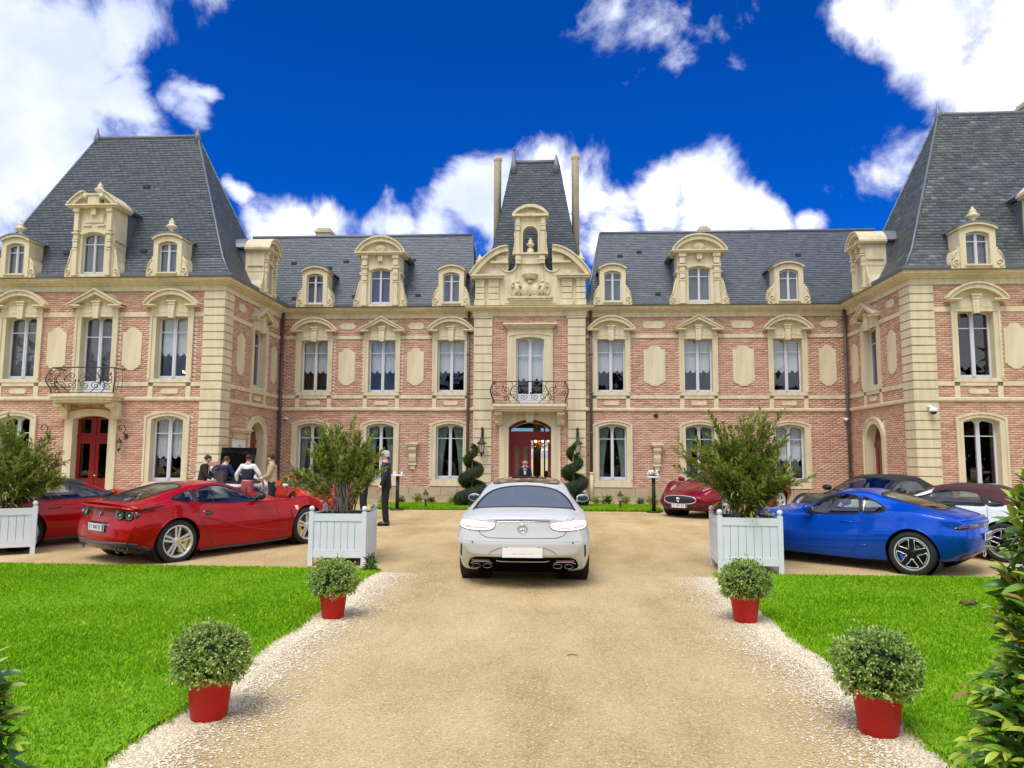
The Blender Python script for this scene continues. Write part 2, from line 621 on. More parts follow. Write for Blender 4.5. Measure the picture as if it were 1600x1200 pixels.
def left_edge(y):
    return -2.66 - 0.012 * y - 0.025 * math.sin(y * 2.1) - 0.02 * math.sin(y * 5.3 + 1)


def right_edge(y):
    return 2.42 + 0.025 * math.sin(y * 1.9 + 2) + 0.02 * math.sin(y * 4.7)


def lawn(name, edge, far_x, side):
    b = MB()
    rows = 60
    ys = [-8 + 19.5 * i / rows for i in range(rows + 1)]
    vs, fs = [], []
    for y in ys:
        for i in range(13):
            u = i / 12
            x = edge(y) + (far_x - edge(y)) * u
            yy = min(y, 11.5 + 0.05 * math.sin(x * 2.3) + 0.03 * math.sin(x * 6.1))
            vs.append((x, yy, gz(yy) + 0.02 + 0.015 * math.sin(x * 1.3 + y)))
    for j in range(rows):
        for i in range(12):
            q = (j * 13 + i, j * 13 + i + 1, (j + 1) * 13 + i + 1, (j + 1) * 13 + i)
            fs.append(q if side > 0 else q[::-1])
    b.add(vs, fs, 0, True)
    return tag(b.build(name, M_TURF), kind='structure')


lawn('lawn', left_edge, -40, -1)
lawn('lawn', right_edge, 40, 1)
# grass verge in front of the facade and the planting bed behind it
for (x0, x1, x2, x3) in ((-5.7, -2.45, -10.2, -2.45), (0.3, 3.2, 0.3, 10.4)):
    sheet('grass_verge', [x0, x1], [22.55, 24.9], 0.02, M_TURF)
    sheet('planting_bed', [x2, x3], [24.9, 27.9], 0.012, M_EARTH)


def margin(edge, w, y0, y1, side):
    b = MB()
    rows = 40
    vs, fs = [], []
    for j in range(rows + 1):
        y = y0 + (y1 - y0) * j / rows
        e = edge(y)
        ww = w * (1 + 0.2 * math.sin(y * 1.7 + side) + 0.1 * math.sin(y * 6.1))
        for i in range(4):
            vs.append((e + side * 0.25 - side * (ww + 0.25) * i / 3, y, gz(y) + 0.004))
    for j in range(rows):
        for i in range(3):
            q = (j * 4 + i, j * 4 + i + 1, (j + 1) * 4 + i + 1, (j + 1) * 4 + i)
            fs.append(q if side < 0 else q[::-1])
    b.add(vs, fs, 0, True)
    return tag(b.build('gravel_margin', M_PALE), kind='structure')


margin(left_edge, 0.28, 0.5, 11.4, -1)
margin(right_edge, 0.28, 0.5, 11.4, 1)


def grass_patch(name, n, sampler, hmin, hmax):
    P = sampler(n)
    n = len(P)
    a = RNG.uniform(0, 2 * PI, n)
    h = RNG.uniform(hmin, hmax, n)
    w = RNG.uniform(0.003, 0.0055, n) * (1 + P[:, 1] / 14)
    lean = RNG.normal(0, 0.45, (n, 2)) * h[:, None]
    dx, dy = np.cos(a) * w, np.sin(a) * w
    z0 = P[:, 2]
    V = np.zeros((n, 5, 3))
    V[:, 0] = np.stack([P[:, 0] - dx, P[:, 1] - dy, z0], 1)
    V[:, 1] = np.stack([P[:, 0] + dx, P[:, 1] + dy, z0], 1)
    V[:, 2] = np.stack([P[:, 0] + dx * .8 + lean[:, 0] * .35, P[:, 1] + dy * .8 + lean[:, 1] * .35, z0 + h * .6], 1)
    V[:, 3] = np.stack([P[:, 0] - dx * .8 + lean[:, 0] * .35, P[:, 1] - dy * .8 + lean[:, 1] * .35, z0 + h * .6], 1)
    V[:, 4] = np.stack([P[:, 0] + lean[:, 0], P[:, 1] + lean[:, 1], z0 + h], 1)
    base = np.arange(n)[:, None] * 5
    T = np.concatenate([base + np.array([[0, 1, 2]]), base + np.array([[0, 2, 3]]), base + np.array([[3, 2, 4]])], 0)
    me = fast_mesh(name, V.reshape(-1, 3), T, M_BLADE)
    return tag(link(name, me), kind='stuff')


VGZ = np.vectorize(gz)


def lawn_sampler(edge, side, reach):
    E = np.vectorize(edge)

    def f(n):
        y = 2.5 + 9.0 * RNG.random(n) ** 1.15
        span = 1.5 + np.clip(reach * y - 2.4 + 1.6, 0.5, 9)
        x = E(y) + side * (RNG.random(n) * span - np.abs(RNG.normal(0, .035, n)))
        keep = RNG.random(n) < span / 9.5
        y, x = y[keep], x[keep]
        return np.stack([x, y, VGZ(y) + 0.015], 1)
    return f


tag(grass_patch('grass', 430000, lawn_sampler(left_edge, -1, 0.80), 0.02, 0.05), kind='stuff')
tag(grass_patch('grass', 430000, lawn_sampler(right_edge, 1, 0.72), 0.02, 0.05), kind='stuff')


def verge_sampler(x0, x1):
    def f(n):
        x = RNG.uniform(x0, x1, n)
        y = RNG.uniform(22.55, 24.9, n)
        return np.stack([x, y, VGZ(y) + 0.015], 1)
    return f


grass_patch('grass', 30000, verge_sampler(-5.7, -2.45), 0.04, 0.09)
grass_patch('grass', 36000, verge_sampler(0.3, 3.2), 0.04, 0.09)


M_PALESTONES = island_ramp('pale_pebble', [(0.0, (0.42, 0.34, 0.22)), (0.3, (0.62, 0.53, 0.37)), (0.7, (0.74, 0.67, 0.51)), (1.0, (0.82, 0.78, 0.66))], 0.9, noise=0.05, spec=0.2)


def pebbles(name, P, smin, smax, m=None):
    n = len(P)
    oc = np.array([[1, 0, 0], [0, 1, 0], [-1, 0, 0], [0, -1, 0], [0, 0, 1], [0, 0, -0.6]], float)
    oc = np.repeat(oc[None], n, 0) * RNG.uniform(0.7, 1.25, (n, 6, 1))
    s = RNG.uniform(smin, smax, n)
    oc *= np.stack([s, s * RNG.uniform(.6, 1, n), s * RNG.uniform(.35, .6, n)], 1)[:, None, :]
    a = RNG.uniform(0, 2 * PI, n)
    c, sn = np.cos(a)[:, None], np.sin(a)[:, None]
    V = np.stack([oc[..., 0] * c - oc[..., 1] * sn, oc[..., 0] * sn + oc[..., 1] * c, oc[..., 2]], 2) + P[:, None, :]
    T = np.array([[0, 1, 4], [1, 2, 4], [2, 3, 4], [3, 0, 4]])
    F = (np.arange(n)[:, None, None] * 6 + T[None]).reshape(-1, 3)
    return tag(link(name, fast_mesh(name, V.reshape(-1, 3), F, m or M_STONES)), kind='stuff')


def drive_points(n):
    y = 3.4 + 9.5 * RNG.random(n) ** 1.5
    x = RNG.uniform(-2.7, 2.5, n)
    return np.stack([x, y, VGZ(y) + 0.0015], 1)


pebbles('gravel', drive_points(52000), 0.003, 0.010)
for edge, side in ((left_edge, -1), (right_edge, 1)):
    n = 40000
    y = 2.5 + 8.8 * RNG.random(n) ** 1.3
    x = np.vectorize(edge)(y) - side * (np.abs(RNG.normal(0, 0.36, n)) - 0.04)
    pebbles('gravel', np.stack([x, y, VGZ(y) + 0.0045], 1), 0.005, 0.012, M_PALESTONES)

# ------------------------------------------------------------------ the chateau
CH = thing('chateau', 'brick and cream stone chateau with slate mansard roofs around the gravel court', 'mansion', (0, 0, 0))
YB, YC, YP = 28.0, 27.7, 23.0          # back facade, central bay, pavilion fronts
XL, XR = -10.8, 10.9
CX = -0.99                              # axis of the central bay
# wall frames: (origin, rotation); local x runs along the wall, local y into it
WB, WC, WP = ((0, YB, 0), 0.0), ((0, YC, 0), 0.0), ((0, YP, 0), 0.0)
WLS, WRS = ((XL, 0, 0), PI / 2), ((XR, 0, 0), -PI / 2)

UP_Z = (4.08, 6.20)
LO_Z = (0.78, 2.88)
up_l, up_r = [-9.42, -6.75, -4.05], [2.09, 5.37, 8.68]
lo_l, lo_r = [-9.47, -6.76, -4.06], [2.12, 5.37, 8.68]
pl_c, pr_c = [-17.6, -15.02, -12.48], [12.77, 15.15, 17.5]
WW = 1.06


def cells(u0, u1, z0, z1, holes):
    us = sorted({u0, u1, *[h[0] for h in holes], *[h[1] for h in holes]})
    zs = sorted({z0, z1, *[h[2] for h in holes], *[h[3] for h in holes]})
    us = [u for u in us if u0 <= u <= u1]
    zs = [z for z in zs if z0 <= z <= z1]
    for i in range(len(us) - 1):
        for j in range(len(zs) - 1):
            cu, cz = (us[i] + us[i + 1]) / 2, (zs[j] + zs[j + 1]) / 2
            if not any(h[0] < cu < h[1] and h[2] < cz < h[3] for h in holes):
                yield us[i], us[i + 1], zs[j], zs[j + 1]


def wall(frame, u0, u1, holes, z0=0.0, z1=7.3, t=0.34):
    b = MB()
    for c in cells(u0, u1, z0, z1, holes):
        b.box(c[0], c[1], 0, t, c[2], c[3])
    return b.build('wall', M_MORTAR, CH, *frame)


BL, BH = 0.232, 0.068


def bricks(frame, u0, u1, holes, skips=(), z0=0.45, z1=7.0):
    V, F = [], []
    rows = int((z1 - z0) / BH)
    cs = []
    for r in range(rows):
        zz = z0 + BH * (r + 0.5)
        off = (r % 2) * BL / 2
        us = np.arange(u0 - off + BL / 2, u1 + BL / 2, BL)
        for u in us:
            a, c = max(u - BL / 2 + 0.006, u0), min(u + BL / 2 - 0.006, u1)
            if c - a < 0.03: continue
            m = (a + c) / 2
            if any(s[0] < m < s[1] and s[2] < zz < s[3] for s in skips): continue
            if any(h[0] - .02 < c and a < h[1] + .02 and h[2] < zz < h[3] for h in holes): continue
            cs.append((a, c, zz - BH / 2 + 0.0055, zz + BH / 2 - 0.0055))
    cs = np.array(cs)
    n = len(cs)
    d = -RNG.uniform(0.004, 0.010, n)
    z = np.zeros(n) + 0.001
    a, c, lo, hi = cs.T
    V = np.stack([np.stack(p, 1) for p in ((a, d, lo), (c, d, lo), (c, d, hi), (a, d, hi), (a, z, lo), (c, z, lo), (c, z, hi), (a, z, hi))], 1)
    q = np.array([[0, 1, 2, 3], [4, 5, 1, 0], [5, 6, 2, 1], [6, 7, 3, 2], [7, 4, 0, 3]])
    F = (np.arange(n)[:, None, None] * 8 + q[None]).reshape(-1, 4)
    o = link('brick', fast_mesh('brick', V.reshape(-1, 3), F, M_BRICK), CH, *frame)
    return tag(o, kind='stuff')


def hole(c, z, w=WW):
    return (c - w / 2 - .05, c + w / 2 + .05, z[0] - .03, z[1])


def arc(c, w, z_side, rise, n=10):
    """segmental arch from right to left as points x,z"""
    if rise < 1e-4: return [(c + w / 2, z_side), (c - w / 2, z_side)]
    R = (w * w / 4 + rise * rise) / (2 * rise)
    a = math.asin(min(1, w / 2 / R))
    return [(c + R * math.sin(a - 2 * a * i / n), z_side + rise - R + R * math.cos(a - 2 * a * i / n)) for i in range(n + 1)]


SH = {}


def shared(key, fn):
    if key not in SH: SH[key] = fn()
    return SH[key]


# ---- windows: casement with two leaves, glazing bars, four panes, curtain
def win_meshes(w, h, rise, kind):
    z1s = h - rise
    f = MB()
    fo, d0, d1 = (0.055, 0.20, 0.26) if kind[:2] != 'bd' and kind != 'sd' else (0.035, 0.20, 0.26)
    thin = fo < .05
    outer = [(w / 2, 0)] + arc(0, w, z1s, rise) + [(-w / 2, 0)]
    inner = [(w / 2 - fo, fo)] + arc(0, w - 2 * fo, z1s - fo, rise * .8) + [(-w / 2 + fo, fo)]
    f.band(inner, outer, d0, d1)
    f.prism([(-w / 2, 0), (w / 2, 0), (w / 2 - fo, fo), (-w / 2 + fo, fo)], d0, d1)
    ms = 0.036 if thin else 0.055
    f.box(-ms, ms, d0 - 0.02, d1, fo, h - fo)                     # meeting stiles
    f.box(-0.012, 0.012, d0 - 0.035, d0 - 0.02, fo, h - fo)
    zt = h * 0.735
    for s in (-1, 1):
        a, b = sorted((s * ms, s * (w / 2 - fo)))
        f.box(a, b, d0 + 0.005, d1 - 0.005, zt - 0.014, zt + 0.014)     # glazing bar
        f.box(a, b, d0 + 0.004, d1 - 0.004, fo, fo + 0.06)
        # rounded upper corners of the leaf
        zc = z1s - fo + (rise * .8) * 0.5
        for e, sx in () if thin else ((a, 1), (b, -1)):
            f.prism([(e, zc + .06), (e, zc - 0.10), (e + sx * 0.02, zc - 0.03), (e + sx * 0.08, zc + 0.02), (e + sx * .1, zc + .06)], d0 + .006, d1 - .006)
    fm = f.mesh('window', [M_FRAME])
    p1, p2 = MB(), MB()
    pw = w / 2 - fo - ms
    p1.box(0, pw, 0, 0.006, 0, zt - 0.014 - fo - .06)
    p2.box(0, pw, 0, 0.006, 0, h - 0.02 - zt - 0.014)
    c = MB()
    n = 40
    vs, fs = [], []
    rnd = random.Random(int(w * 1000) + len(kind))
    if kind in ('lace', 'lace_low'):
        bot = h * (0.42 if kind == 'lace' else 0.40)
        for half in (-1, 1):
            a, b = (-w / 2 + fo, -0.03) if half < 0 else (0.03, w / 2 - fo)
            o = len(vs)
            rows = 7
            for j in range(rows + 1):
                for i in range(n + 1):
                    u = i / n
                    sc = abs(math.sin(u * PI * 2.0))
                    zb = bot - (0.0 if j else sc * 0.055 * h)
                    z = zb + (h - 0.03 - zb) * (j / rows)
                    vs.append((a + (b - a) * u, 0.315 + 0.022 * math.sin(u * 46 + j * .25) + 0.01 * math.sin(u * 17), z))
            for j in range(rows):
                for i in range(n):
                    fs.append((o + j * (n + 1) + i, o + j * (n + 1) + i + 1, o + (j + 1) * (n + 1) + i + 1, o + (j + 1) * (n + 1) + i))
        cm_ = M_LACE
    elif kind == 'drape':
        for half in (-1, 1):
            o = len(vs)
            rows = 8
            for j in range(rows + 1):
                t = j / rows
                wd = (0.40 - 0.26 * math.sin(min(1, (1 - t) * 1.05) * PI / 2)) if True else 0
                for i in range(n + 1):
                    u = i / n
                    x = half * (w / 2 - 0.05 - u * (wd + 0.02))
                    vs.append((x, 0.36 + 0.03 * math.sin(u * 30), 0.04 + (h - 0.06) * t))
            for j in range(rows):
                for i in range(n):
                    fs.append((o + j * (n + 1) + i, o + j * (n + 1) + i + 1, o + (j + 1) * (n + 1) + i + 1, o + (j + 1) * (n + 1) + i))
        cm_ = M_DRAPE
    else:
        cm_ = M_SHADE
        vs = [(-w / 2, .36, .05), (w / 2, .36, .05), (w / 2, .36, h), (-w / 2, .36, h)]
        fs = [(0, 1, 2, 3)]
    c.add(vs, fs, 0, True)
    return fm, p1.mesh('pane', M_GLASS), p2.mesh('pane', M_GLASS), (c.mesh('curtain', cm_) if kind != 'none' else None), zt  # left pavilion upper 'shade' curtains stand for mirrored overcast sky


def window(frame, c, z0, w, h, rise, kind, name='window', sill=True, parent=None, dy=0.0):
    fm, p1, p2, cm, zt = shared(('win', w, round(h, 3), rise, kind), lambda: win_meshes(w, h, rise, kind))
    (ox, oy, oz), rz = frame
    M = Matrix.Translation((ox, oy, oz)) @ Matrix.Rotation(rz, 4, 'Z')
    loc = M @ Vector((c, dy, z0))
    o = link(name, fm, parent or CH, loc if parent is None else (c, dy, z0), rz if parent is None else 0)
    fo = 0.055
    pr = o if parent is None else parent

    def sub(nm, me, l):
        if parent is None: link(nm, me, o, l)
        else: link(nm, me, parent, Vector(l) + Vector((c, dy, z0)))
    for x in (-w / 2 + fo, 0.055):
        sub('pane', p1, (x, 0.225, fo + .06))
        sub('pane', p2, (x, 0.225, zt + 0.014))
    if cm: sub('curtain', cm, (0, 0, 0))
    if sill:
        sm = shared(('sill', w), lambda: MB().prism([(-w / 2, -.05), (w / 2, -.05), (w / 2, 0), (-w / 2, 0)], -0.03, 0.26).mesh('sill', M_SILL))
        sub('sill', sm, (0, 0, 0))
    return o


def surround_mesh(w, h, rise, side, top_rise, drop, ears=0.0):
    """moulded stone architrave; z=0 is the sill of the opening"""
    b = MB()
    z1s = h - rise
    inn = [(w / 2, -0.0)] + arc(0, w, z1s, rise) + [(-w / 2, -0.0)]
    out = [(w / 2 + side, -0.0)] + arc(0, w + 2 * side, z1s + side * .55, top_rise) + [(-w / 2 - side, -0.0)]
    b.band(inn, out, -0.055, 0.30)
    # raised outer fillet
    o2 = [(w / 2 + side + .004, -0.0)] + arc(0, w + 2 * side + .008, z1s + side * .55, top_rise + .004) + [(-w / 2 - side - .004, -0.0)]
    i2 = [(w / 2 + side - .06, -0.0)] + arc(0, w + 2 * side - .12, z1s + side * .55 - .06, top_rise) + [(-w / 2 - side + .06, -0.0)]
    b.band(i2, o2, -0.085, -0.05)
    # foot of the architrave below the sill
    if drop > 0:
        b.box(-w / 2 - side, w / 2 + side, -0.053, 0.30, -drop, 0)
    return b.mesh('window_surround', M_STONE)


def place(name, me, frame, c, z, parent=CH):
    (ox, oy, oz), rz = frame
    loc = Matrix.Translation((ox, oy, oz)) @ Matrix.Rotation(rz, 4, 'Z') @ Vector((c, 0, z))
    return link(name, me, parent, loc, rz)


def pediment_mesh(kind, w=1.76):
    b = MB()
    hw = w / 2
    if kind == 'arch':
        top = arc(0, w, 0.07, 0.46, 14)
        bot = arc(0, w - 0.26, 0.07, 0.32, 14)
        b.band(bot, top, -0.26, 0.02)
        lip = arc(0, w + .05, 0.10, 0.48, 14)
        b.band([(x, z + 0.001) for x, z in arc(0, w + .01, 0.06, 0.465, 14)], lip, -0.31, 0.02)
        tym = [(hw - .13, 0.07), *arc(0, w - 0.26, 0.07, 0.32, 14)[1:-1], (-hw + .13, 0.07)]
    else:
        b.band([(hw - .16, 0.07), (0, 0.42), (-hw + .16, 0.07)], [(hw, 0.07), (0, 0.56), (-hw, 0.07)], -0.26, 0.02)
        b.band([(hw, 0.072), (0, 0.562), (-hw, 0.072)], [(hw + .05, 0.085), (0, 0.61), (-hw - .05, 0.085)], -0.31, 0.02)
        tym = [(hw - .16, 0.07), (0, 0.42), (-hw + .16, 0.07)]
    b.prism(tym, -0.06, 0.02)
    for s in (-1, 1):                                   # stubs of the horizontal cornice
        a, c = sorted((s * hw * 1.03, s * (hw - 0.40)))
        b.box(a, c, -0.25, 0.02, 0.0, 0.068)
        b.box(a, c, -0.29, 0.02, 0.03, 0.072)
    b.box(-hw * .82, hw * .82, -0.075, 0.02, -0.30, 0.07)      # spandrel plate down to the architrave
    # keystone
    b.prism([(-0.085, -0.36), (0.085, -0.36), (0.115, 0.17), (-0.115, 0.17)], -0.17, 0.02)
    b.box(-0.15, 0.15, -0.20, 0.02, 0.17, 0.215)
    b.box(-0.13, 0.13, -0.19, 0.02, 0.08, 0.10)
    return b.mesh('pediment', M_STONE)


def plaque_poly(w, h):
    """tall panel with a round lobe top and bottom"""
    hw, hh = w / 2, h / 2
    r = w * 0.27
    p = [(hw, -hh + .16), (hw, hh - .16)]
    p += [(r + .05, hh - .16), (r, hh - .10)] + [(r * math.cos(a), hh - .10 + .10 * math.sin(a)) for a in (PI * .25, PI * .5, PI * .75)] + [(-r, hh - .10), (-r - .05, hh - .16)]
    p += [(-hw, hh - .16), (-hw, -hh + .16)]
    p += [(-hw + .07, -hh + .16), (-hw + .07, -hh + .10), (-r - .06, -hh + .10), (-r + .02, -hh + .06)]
    p += [(-r * .5, -hh + .0), (r * .5, -hh + .0)]
    p += [(r - .02, -hh + .06), (r + .06, -hh + .10), (hw - .07, -hh + .10), (hw - .07, -hh + .16)]
    return p


def small_poly(w, h, cut):
    hw, hh = w / 2, h / 2
    return [(hw - cut, -hh), (hw - cut * .3, -hh * .55), (hw, 0), (hw - cut * .3, hh * .55), (hw - cut, hh), (-hw + cut, hh), (-hw + cut * .3, hh * .55), (-hw, 0), (-hw + cut * .3, -hh * .55), (-hw + cut, -hh)]


def panel(frame, c, z, w, h, kind):
    me = shared(('pan', w, h, kind), lambda: MB().prism(plaque_poly(w, h) if kind == 'tall' else small_poly(w, h, 0.10 if kind == 'oval' else 0.04), -0.03, 0.01).mesh('wall_panel', M_STONE))
    return place('wall_panel', me, frame, c, z)


def hband(frame, u0, u1, z0, z1, gaps=(), d=0.035, name='stone_band'):
    cur = u0
    for g0, g1 in sorted(gaps) + [(u1, u1)]:
        if g0 > cur: MB().box(cur, min(g0, u1), -d, 0.01, z0, z1).build(name, M_STONE, CH, *frame)
        cur = max(cur, g1)


UPH, LOH = UP_Z[1] - UP_Z[0], LO_Z[1] - LO_Z[0]


def bay_upper(frame, c, ped, curtain='lace', tall=False):
    z0 = 3.52 if tall else UP_Z[0]
    h = UP_Z[1] - z0
    window(frame, c, z0, WW, h, 0.10, curtain)
    place('window_surround', shared(('sur', h), lambda: surround_mesh(WW, h, 0.10, 0.19, 0.13, 0.0 if tall else 0.12)), frame, c, z0)
    place('pediment', shared(('ped', ped), lambda: pediment_mesh(ped)), frame, c, 6.42)
    if not tall:
        leg = shared('leg', lambda: MB().box(-.08, .08, -0.035, 0.01, 3.49, UP_Z[0] - .12).mesh('stone_band', M_STONE))
        for s in (-1, 1): place('stone_band', leg, frame, c + s * 0.63, 0)
        panel(frame, c, 3.67, 0.58, 0.15, 'small')


def bay_lower(frame, c, curtain, w=WW):
    window(frame, c, LO_Z[0], w, LOH, 0.12, curtain)
    place('window_surround', shared(('sul', w), lambda: surround_mesh(w, LOH, 0.12, 0.21, 0.16, 0.27)), frame, c, LO_Z[0])


# back ranges -----------------------------------------------------------------
for side, (u0, u1, ups, los) in {'l': (XL, -3.14, up_l, lo_l), 'r': (1.12, XR, up_r, lo_r)}.items():
    holes = [hole(c, UP_Z) for c in ups] + [hole(c, LO_Z) for c in los]
    wall(WB, u0, u1, holes)
    bricks(WB, u0, u1, holes, [(c - .55, c + .55, 3.9, 6.9) for c in ups] + [(c - .55, c + .55, .6, 3.0) for c in los])
    gaps = [(c - .70, c + .70) for c in ups]
    hband(WB, u0, u1, 6.16, 6.30, gaps)
    hband(WB, u0, u1, 3.84, 3.98)
    for i, c in enumerate(ups):
        bay_upper(WB, c, ('arch', 'tri', 'arch')[i])
    for i, c in enumerate(los):
        bay_lower(WB, c, 'drape' if (side == 'l' or i < 2) else 'lace_low')
pw_l, pw_r = 0.65, 0.80
for c in (-8.13, -5.43): panel(WB, c, 5.08, pw_l, 1.46, 'tall'); panel(WB, c, 6.67, 0.64, 0.25, 'oval')
for c in (3.73, 7.05): panel(WB, c, 5.10, pw_r, 1.54, 'tall'); panel(WB, c, 6.67, 0.86, 0.27, 'oval')
panel(WB, 10.15, 5.10, 0.62, 1.54, 'tall')
panel(WB, 10.25, 6.67, 0.66, 0.25, 'oval')

# pavilion fronts ----------------------------------------------------------------
for side, (u0, u1, cs) in {'l': (-19.2, XL, pl_c), 'r': (XR, 19.4, pr_c)}.items():
    mid = cs[1]
    holes = [hole(cs[0], UP_Z), hole(cs[2], UP_Z), (mid - WW / 2 - .05, mid + WW / 2 + .05, 3.51, 6.20),
             hole(cs[0], LO_Z), hole(cs[2], LO_Z), (mid - .65, mid + .65, 0.02, 2.87)]
    wall(WP, u0, u1, holes)
    bricks(WP, u0, u1, holes, [(c - .55, c + .55, 3.9, 6.9) for c in cs] + [(c - .55, c + .55, .6, 3.0) for c in cs])
    hband(WP, u0 + .6, u1 - .6, 6.12, 6.27, [(c - .70, c + .70) for c in cs])
    hband(WP, u0 + .6, u1 - .6, 3.84, 3.98, [(mid - .70, mid + .70)])
    for i, c in enumerate(cs):
        cur = {'l': ('shade', 'shade', 'lace'), 'r': ('none', 'none', 'none')}[side][i]  # left grey sheets put the reflected overcast sky into the upper panes
        bay_upper(WP, c, ('arch', 'tri', 'arch')[i], cur, tall=(i == 1))
        if i != 1: bay_lower(WP, c, {'l': ('none', '', 'lace_low'), 'r': ('none', '', 'none')}[side][i])
    for c in ((cs[0] + mid) / 2 - .05, (cs[2] + mid) / 2 - .05):
        panel(WP, c, 5.07, 0.64, 1.42, 'tall')
# pavilion flanks facing the court -----------------------------------------------
for frame, sg in ((WLS, 1), (WRS, -1)):
    c = 25.93 * sg
    u0, u1 = sorted((23.0 * sg, 28.0 * sg))
    holes = [hole(c, UP_Z), (c - .65, c + .65, 0.02, 2.95)]
    wall(frame, u0, u1, holes)
    bricks(frame, u0, u1, holes, [(c - .55, c + .55, 3.9, 6.9), (c - .68, c + .68, .5, 2.4)])
    bay_upper(frame, c, 'tri', 'shade')
    hband(frame, u0, u1, 6.14, 6.28, [(c - .70, c + .70)])
    hband(frame, u0, u1, 3.84, 3.98)
    for dc, w in ((-1.55, .62), (1.42, .55)):
        panel(frame, c + dc * sg, 5.08, w, 1.46, 'tall')
        panel(frame, c + dc * sg * 1.02, 6.67, w, 0.25, 'oval')
    # arched red door in a moulded stone surround
    b = MB()
    def round_arch(w, z, n=14): return [(c + w / 2 * math.cos(PI * i / n), z + w / 2 * .95 * math.sin(PI * i / n)) for i in range(n + 1)]
    b.band([(c + .6, .1)] + round_arch(1.2, 2.25) + [(c - .6, .1)], [(c + .84, .1)] + round_arch(1.68, 2.25) + [(c - .84, .1)], -0.07, 0.34)
    b.band([(c + .78, .1)] + round_arch(1.56, 2.25) + [(c - .78, .1)], [(c + .845, .1)] + round_arch(1.69, 2.25) + [(c - .845, .1)], -0.10, -0.06)
    b.build('door_surround', M_STONE, CH, *frame)
    d = MB()
    d.prism([(c + .6, .12), *round_arch(1.2, 2.25), (c - .6, .12)], 0.24, 0.30)
    for s in (-1, 1):
        for a, e in ((0.08, 0.26), (0.34, 0.52)):
            x0, x1 = sorted((c + s * a, c + s * e))
            d.box(x0, x1, 0.21, 0.245, 0.35, 1.95)
    d.box(c - .6, c + .6, 0.20, 0.245, 2.05, 2.20)
    door = d.build('door', M_RED, CH, *frame)
    g = MB().prism([(c + .46, 2.28), *[(c + .46 * math.cos(PI * i / 10), 2.28 + .44 * math.sin(PI * i / 10)) for i in range(1, 10)], (c - .46, 2.28)], 0.225, 0.24)
    g.build('fanlight', M_GLASS, door)
# pavilion outer walls and the back of the house, so that it stays dark indoors
b = MB()
b.box(-19.2, -18.86, YP + .34, 32.4, 0, 7.3)
b.box(19.06, 19.4, YP + .34, 32.4, 0, 7.3)
b.box(-19.2, CX - 1.25, 32.4, 32.7, 0, 7.3)
b.box(CX + 1.25, 19.4, 32.4, 32.7, 0, 7.3)
b.box(CX + .02, CX + .34, 31.2, 31.3, 0, 3.2)
b.box(CX + .47, CX + .53, 31.2, 31.3, 0, 3.2)
b.box(CX + .53, CX + 1.25, 31.2, 31.5, 0, 1.05)
b.box(CX - 1.25, CX + 1.25, 32.4, 32.7, 2.9, 7.3)
b.build('rear_wall', M_WOOD, CH)
b = MB()
b.box(-18.86, 19.06, 28.34, 32.4, 3.30, 3.44)
b.box(-18.86, XL - .34, YP + .34, 28.34, 3.30, 3.44)
b.box(XR + .34, 19.06, YP + .34, 28.34, 3.30, 3.44)
b.box(-18.86, 19.06, 28.34, 32.4, 7.2, 7.32)
b.box(-18.86, XL - .34, YP + .34, 28.34, 7.2, 7.32)
b.box(XR + .34, 19.06, YP + .34, 28.34, 7.2, 7.32)
b.build('interior_floor', M_DARK, CH)
b = MB()
for x in (CX - 2.2, CX + 2.2, -7.9, 7.0):
    b.box(x - .08, x + .08, 28.34, 32.4, 0.0, 3.3)
    b.box(x - .08, x + .08, 28.34, 32.4, 3.44, 7.2)
b.build('partition', M_WOOD, CH)


# sweeping a profile along the plan of the building -------------------------------
def offset_path(path, d):
    out = []
    n = len(path)
    for i, p in enumerate(path):
        p = Vector(p)
        ns = []
        if i > 0:
            t = (p - Vector(path[i - 1])).normalized(); ns.append(Vector((t.y, -t.x)))
        if i < n - 1:
            t = (Vector(path[i + 1]) - p).normalized(); ns.append(Vector((t.y, -t.x)))
        if len(ns) == 1: out.append(p + ns[0] * d)
        else:
            m = (ns[0] + ns[1]).normalized()
            out.append(p + m * (d / m.dot(ns[0])))
    return out


def sweep(prof, path, name, m):
    b = MB()
    cols = [[(q.x, q.y, z) for q in offset_path(path, d)] for d, z in prof]
    n, k = len(path), len(prof)
    vs = [cols[j][i] for i in range(n) for j in range(k)]
    fs = []
    for i in range(n - 1):
        for j in range(k):
            a, c = i * k + j, i * k + (j + 1) % k
            fs.append((a, a + k, c + k, c))
    fs.append(tuple(range(k)))
    fs.append(tuple(range(n * k - 1, (n - 1) * k - 1, -1)))
    b.add(vs, fs)
    return b.build(name, m, CH)


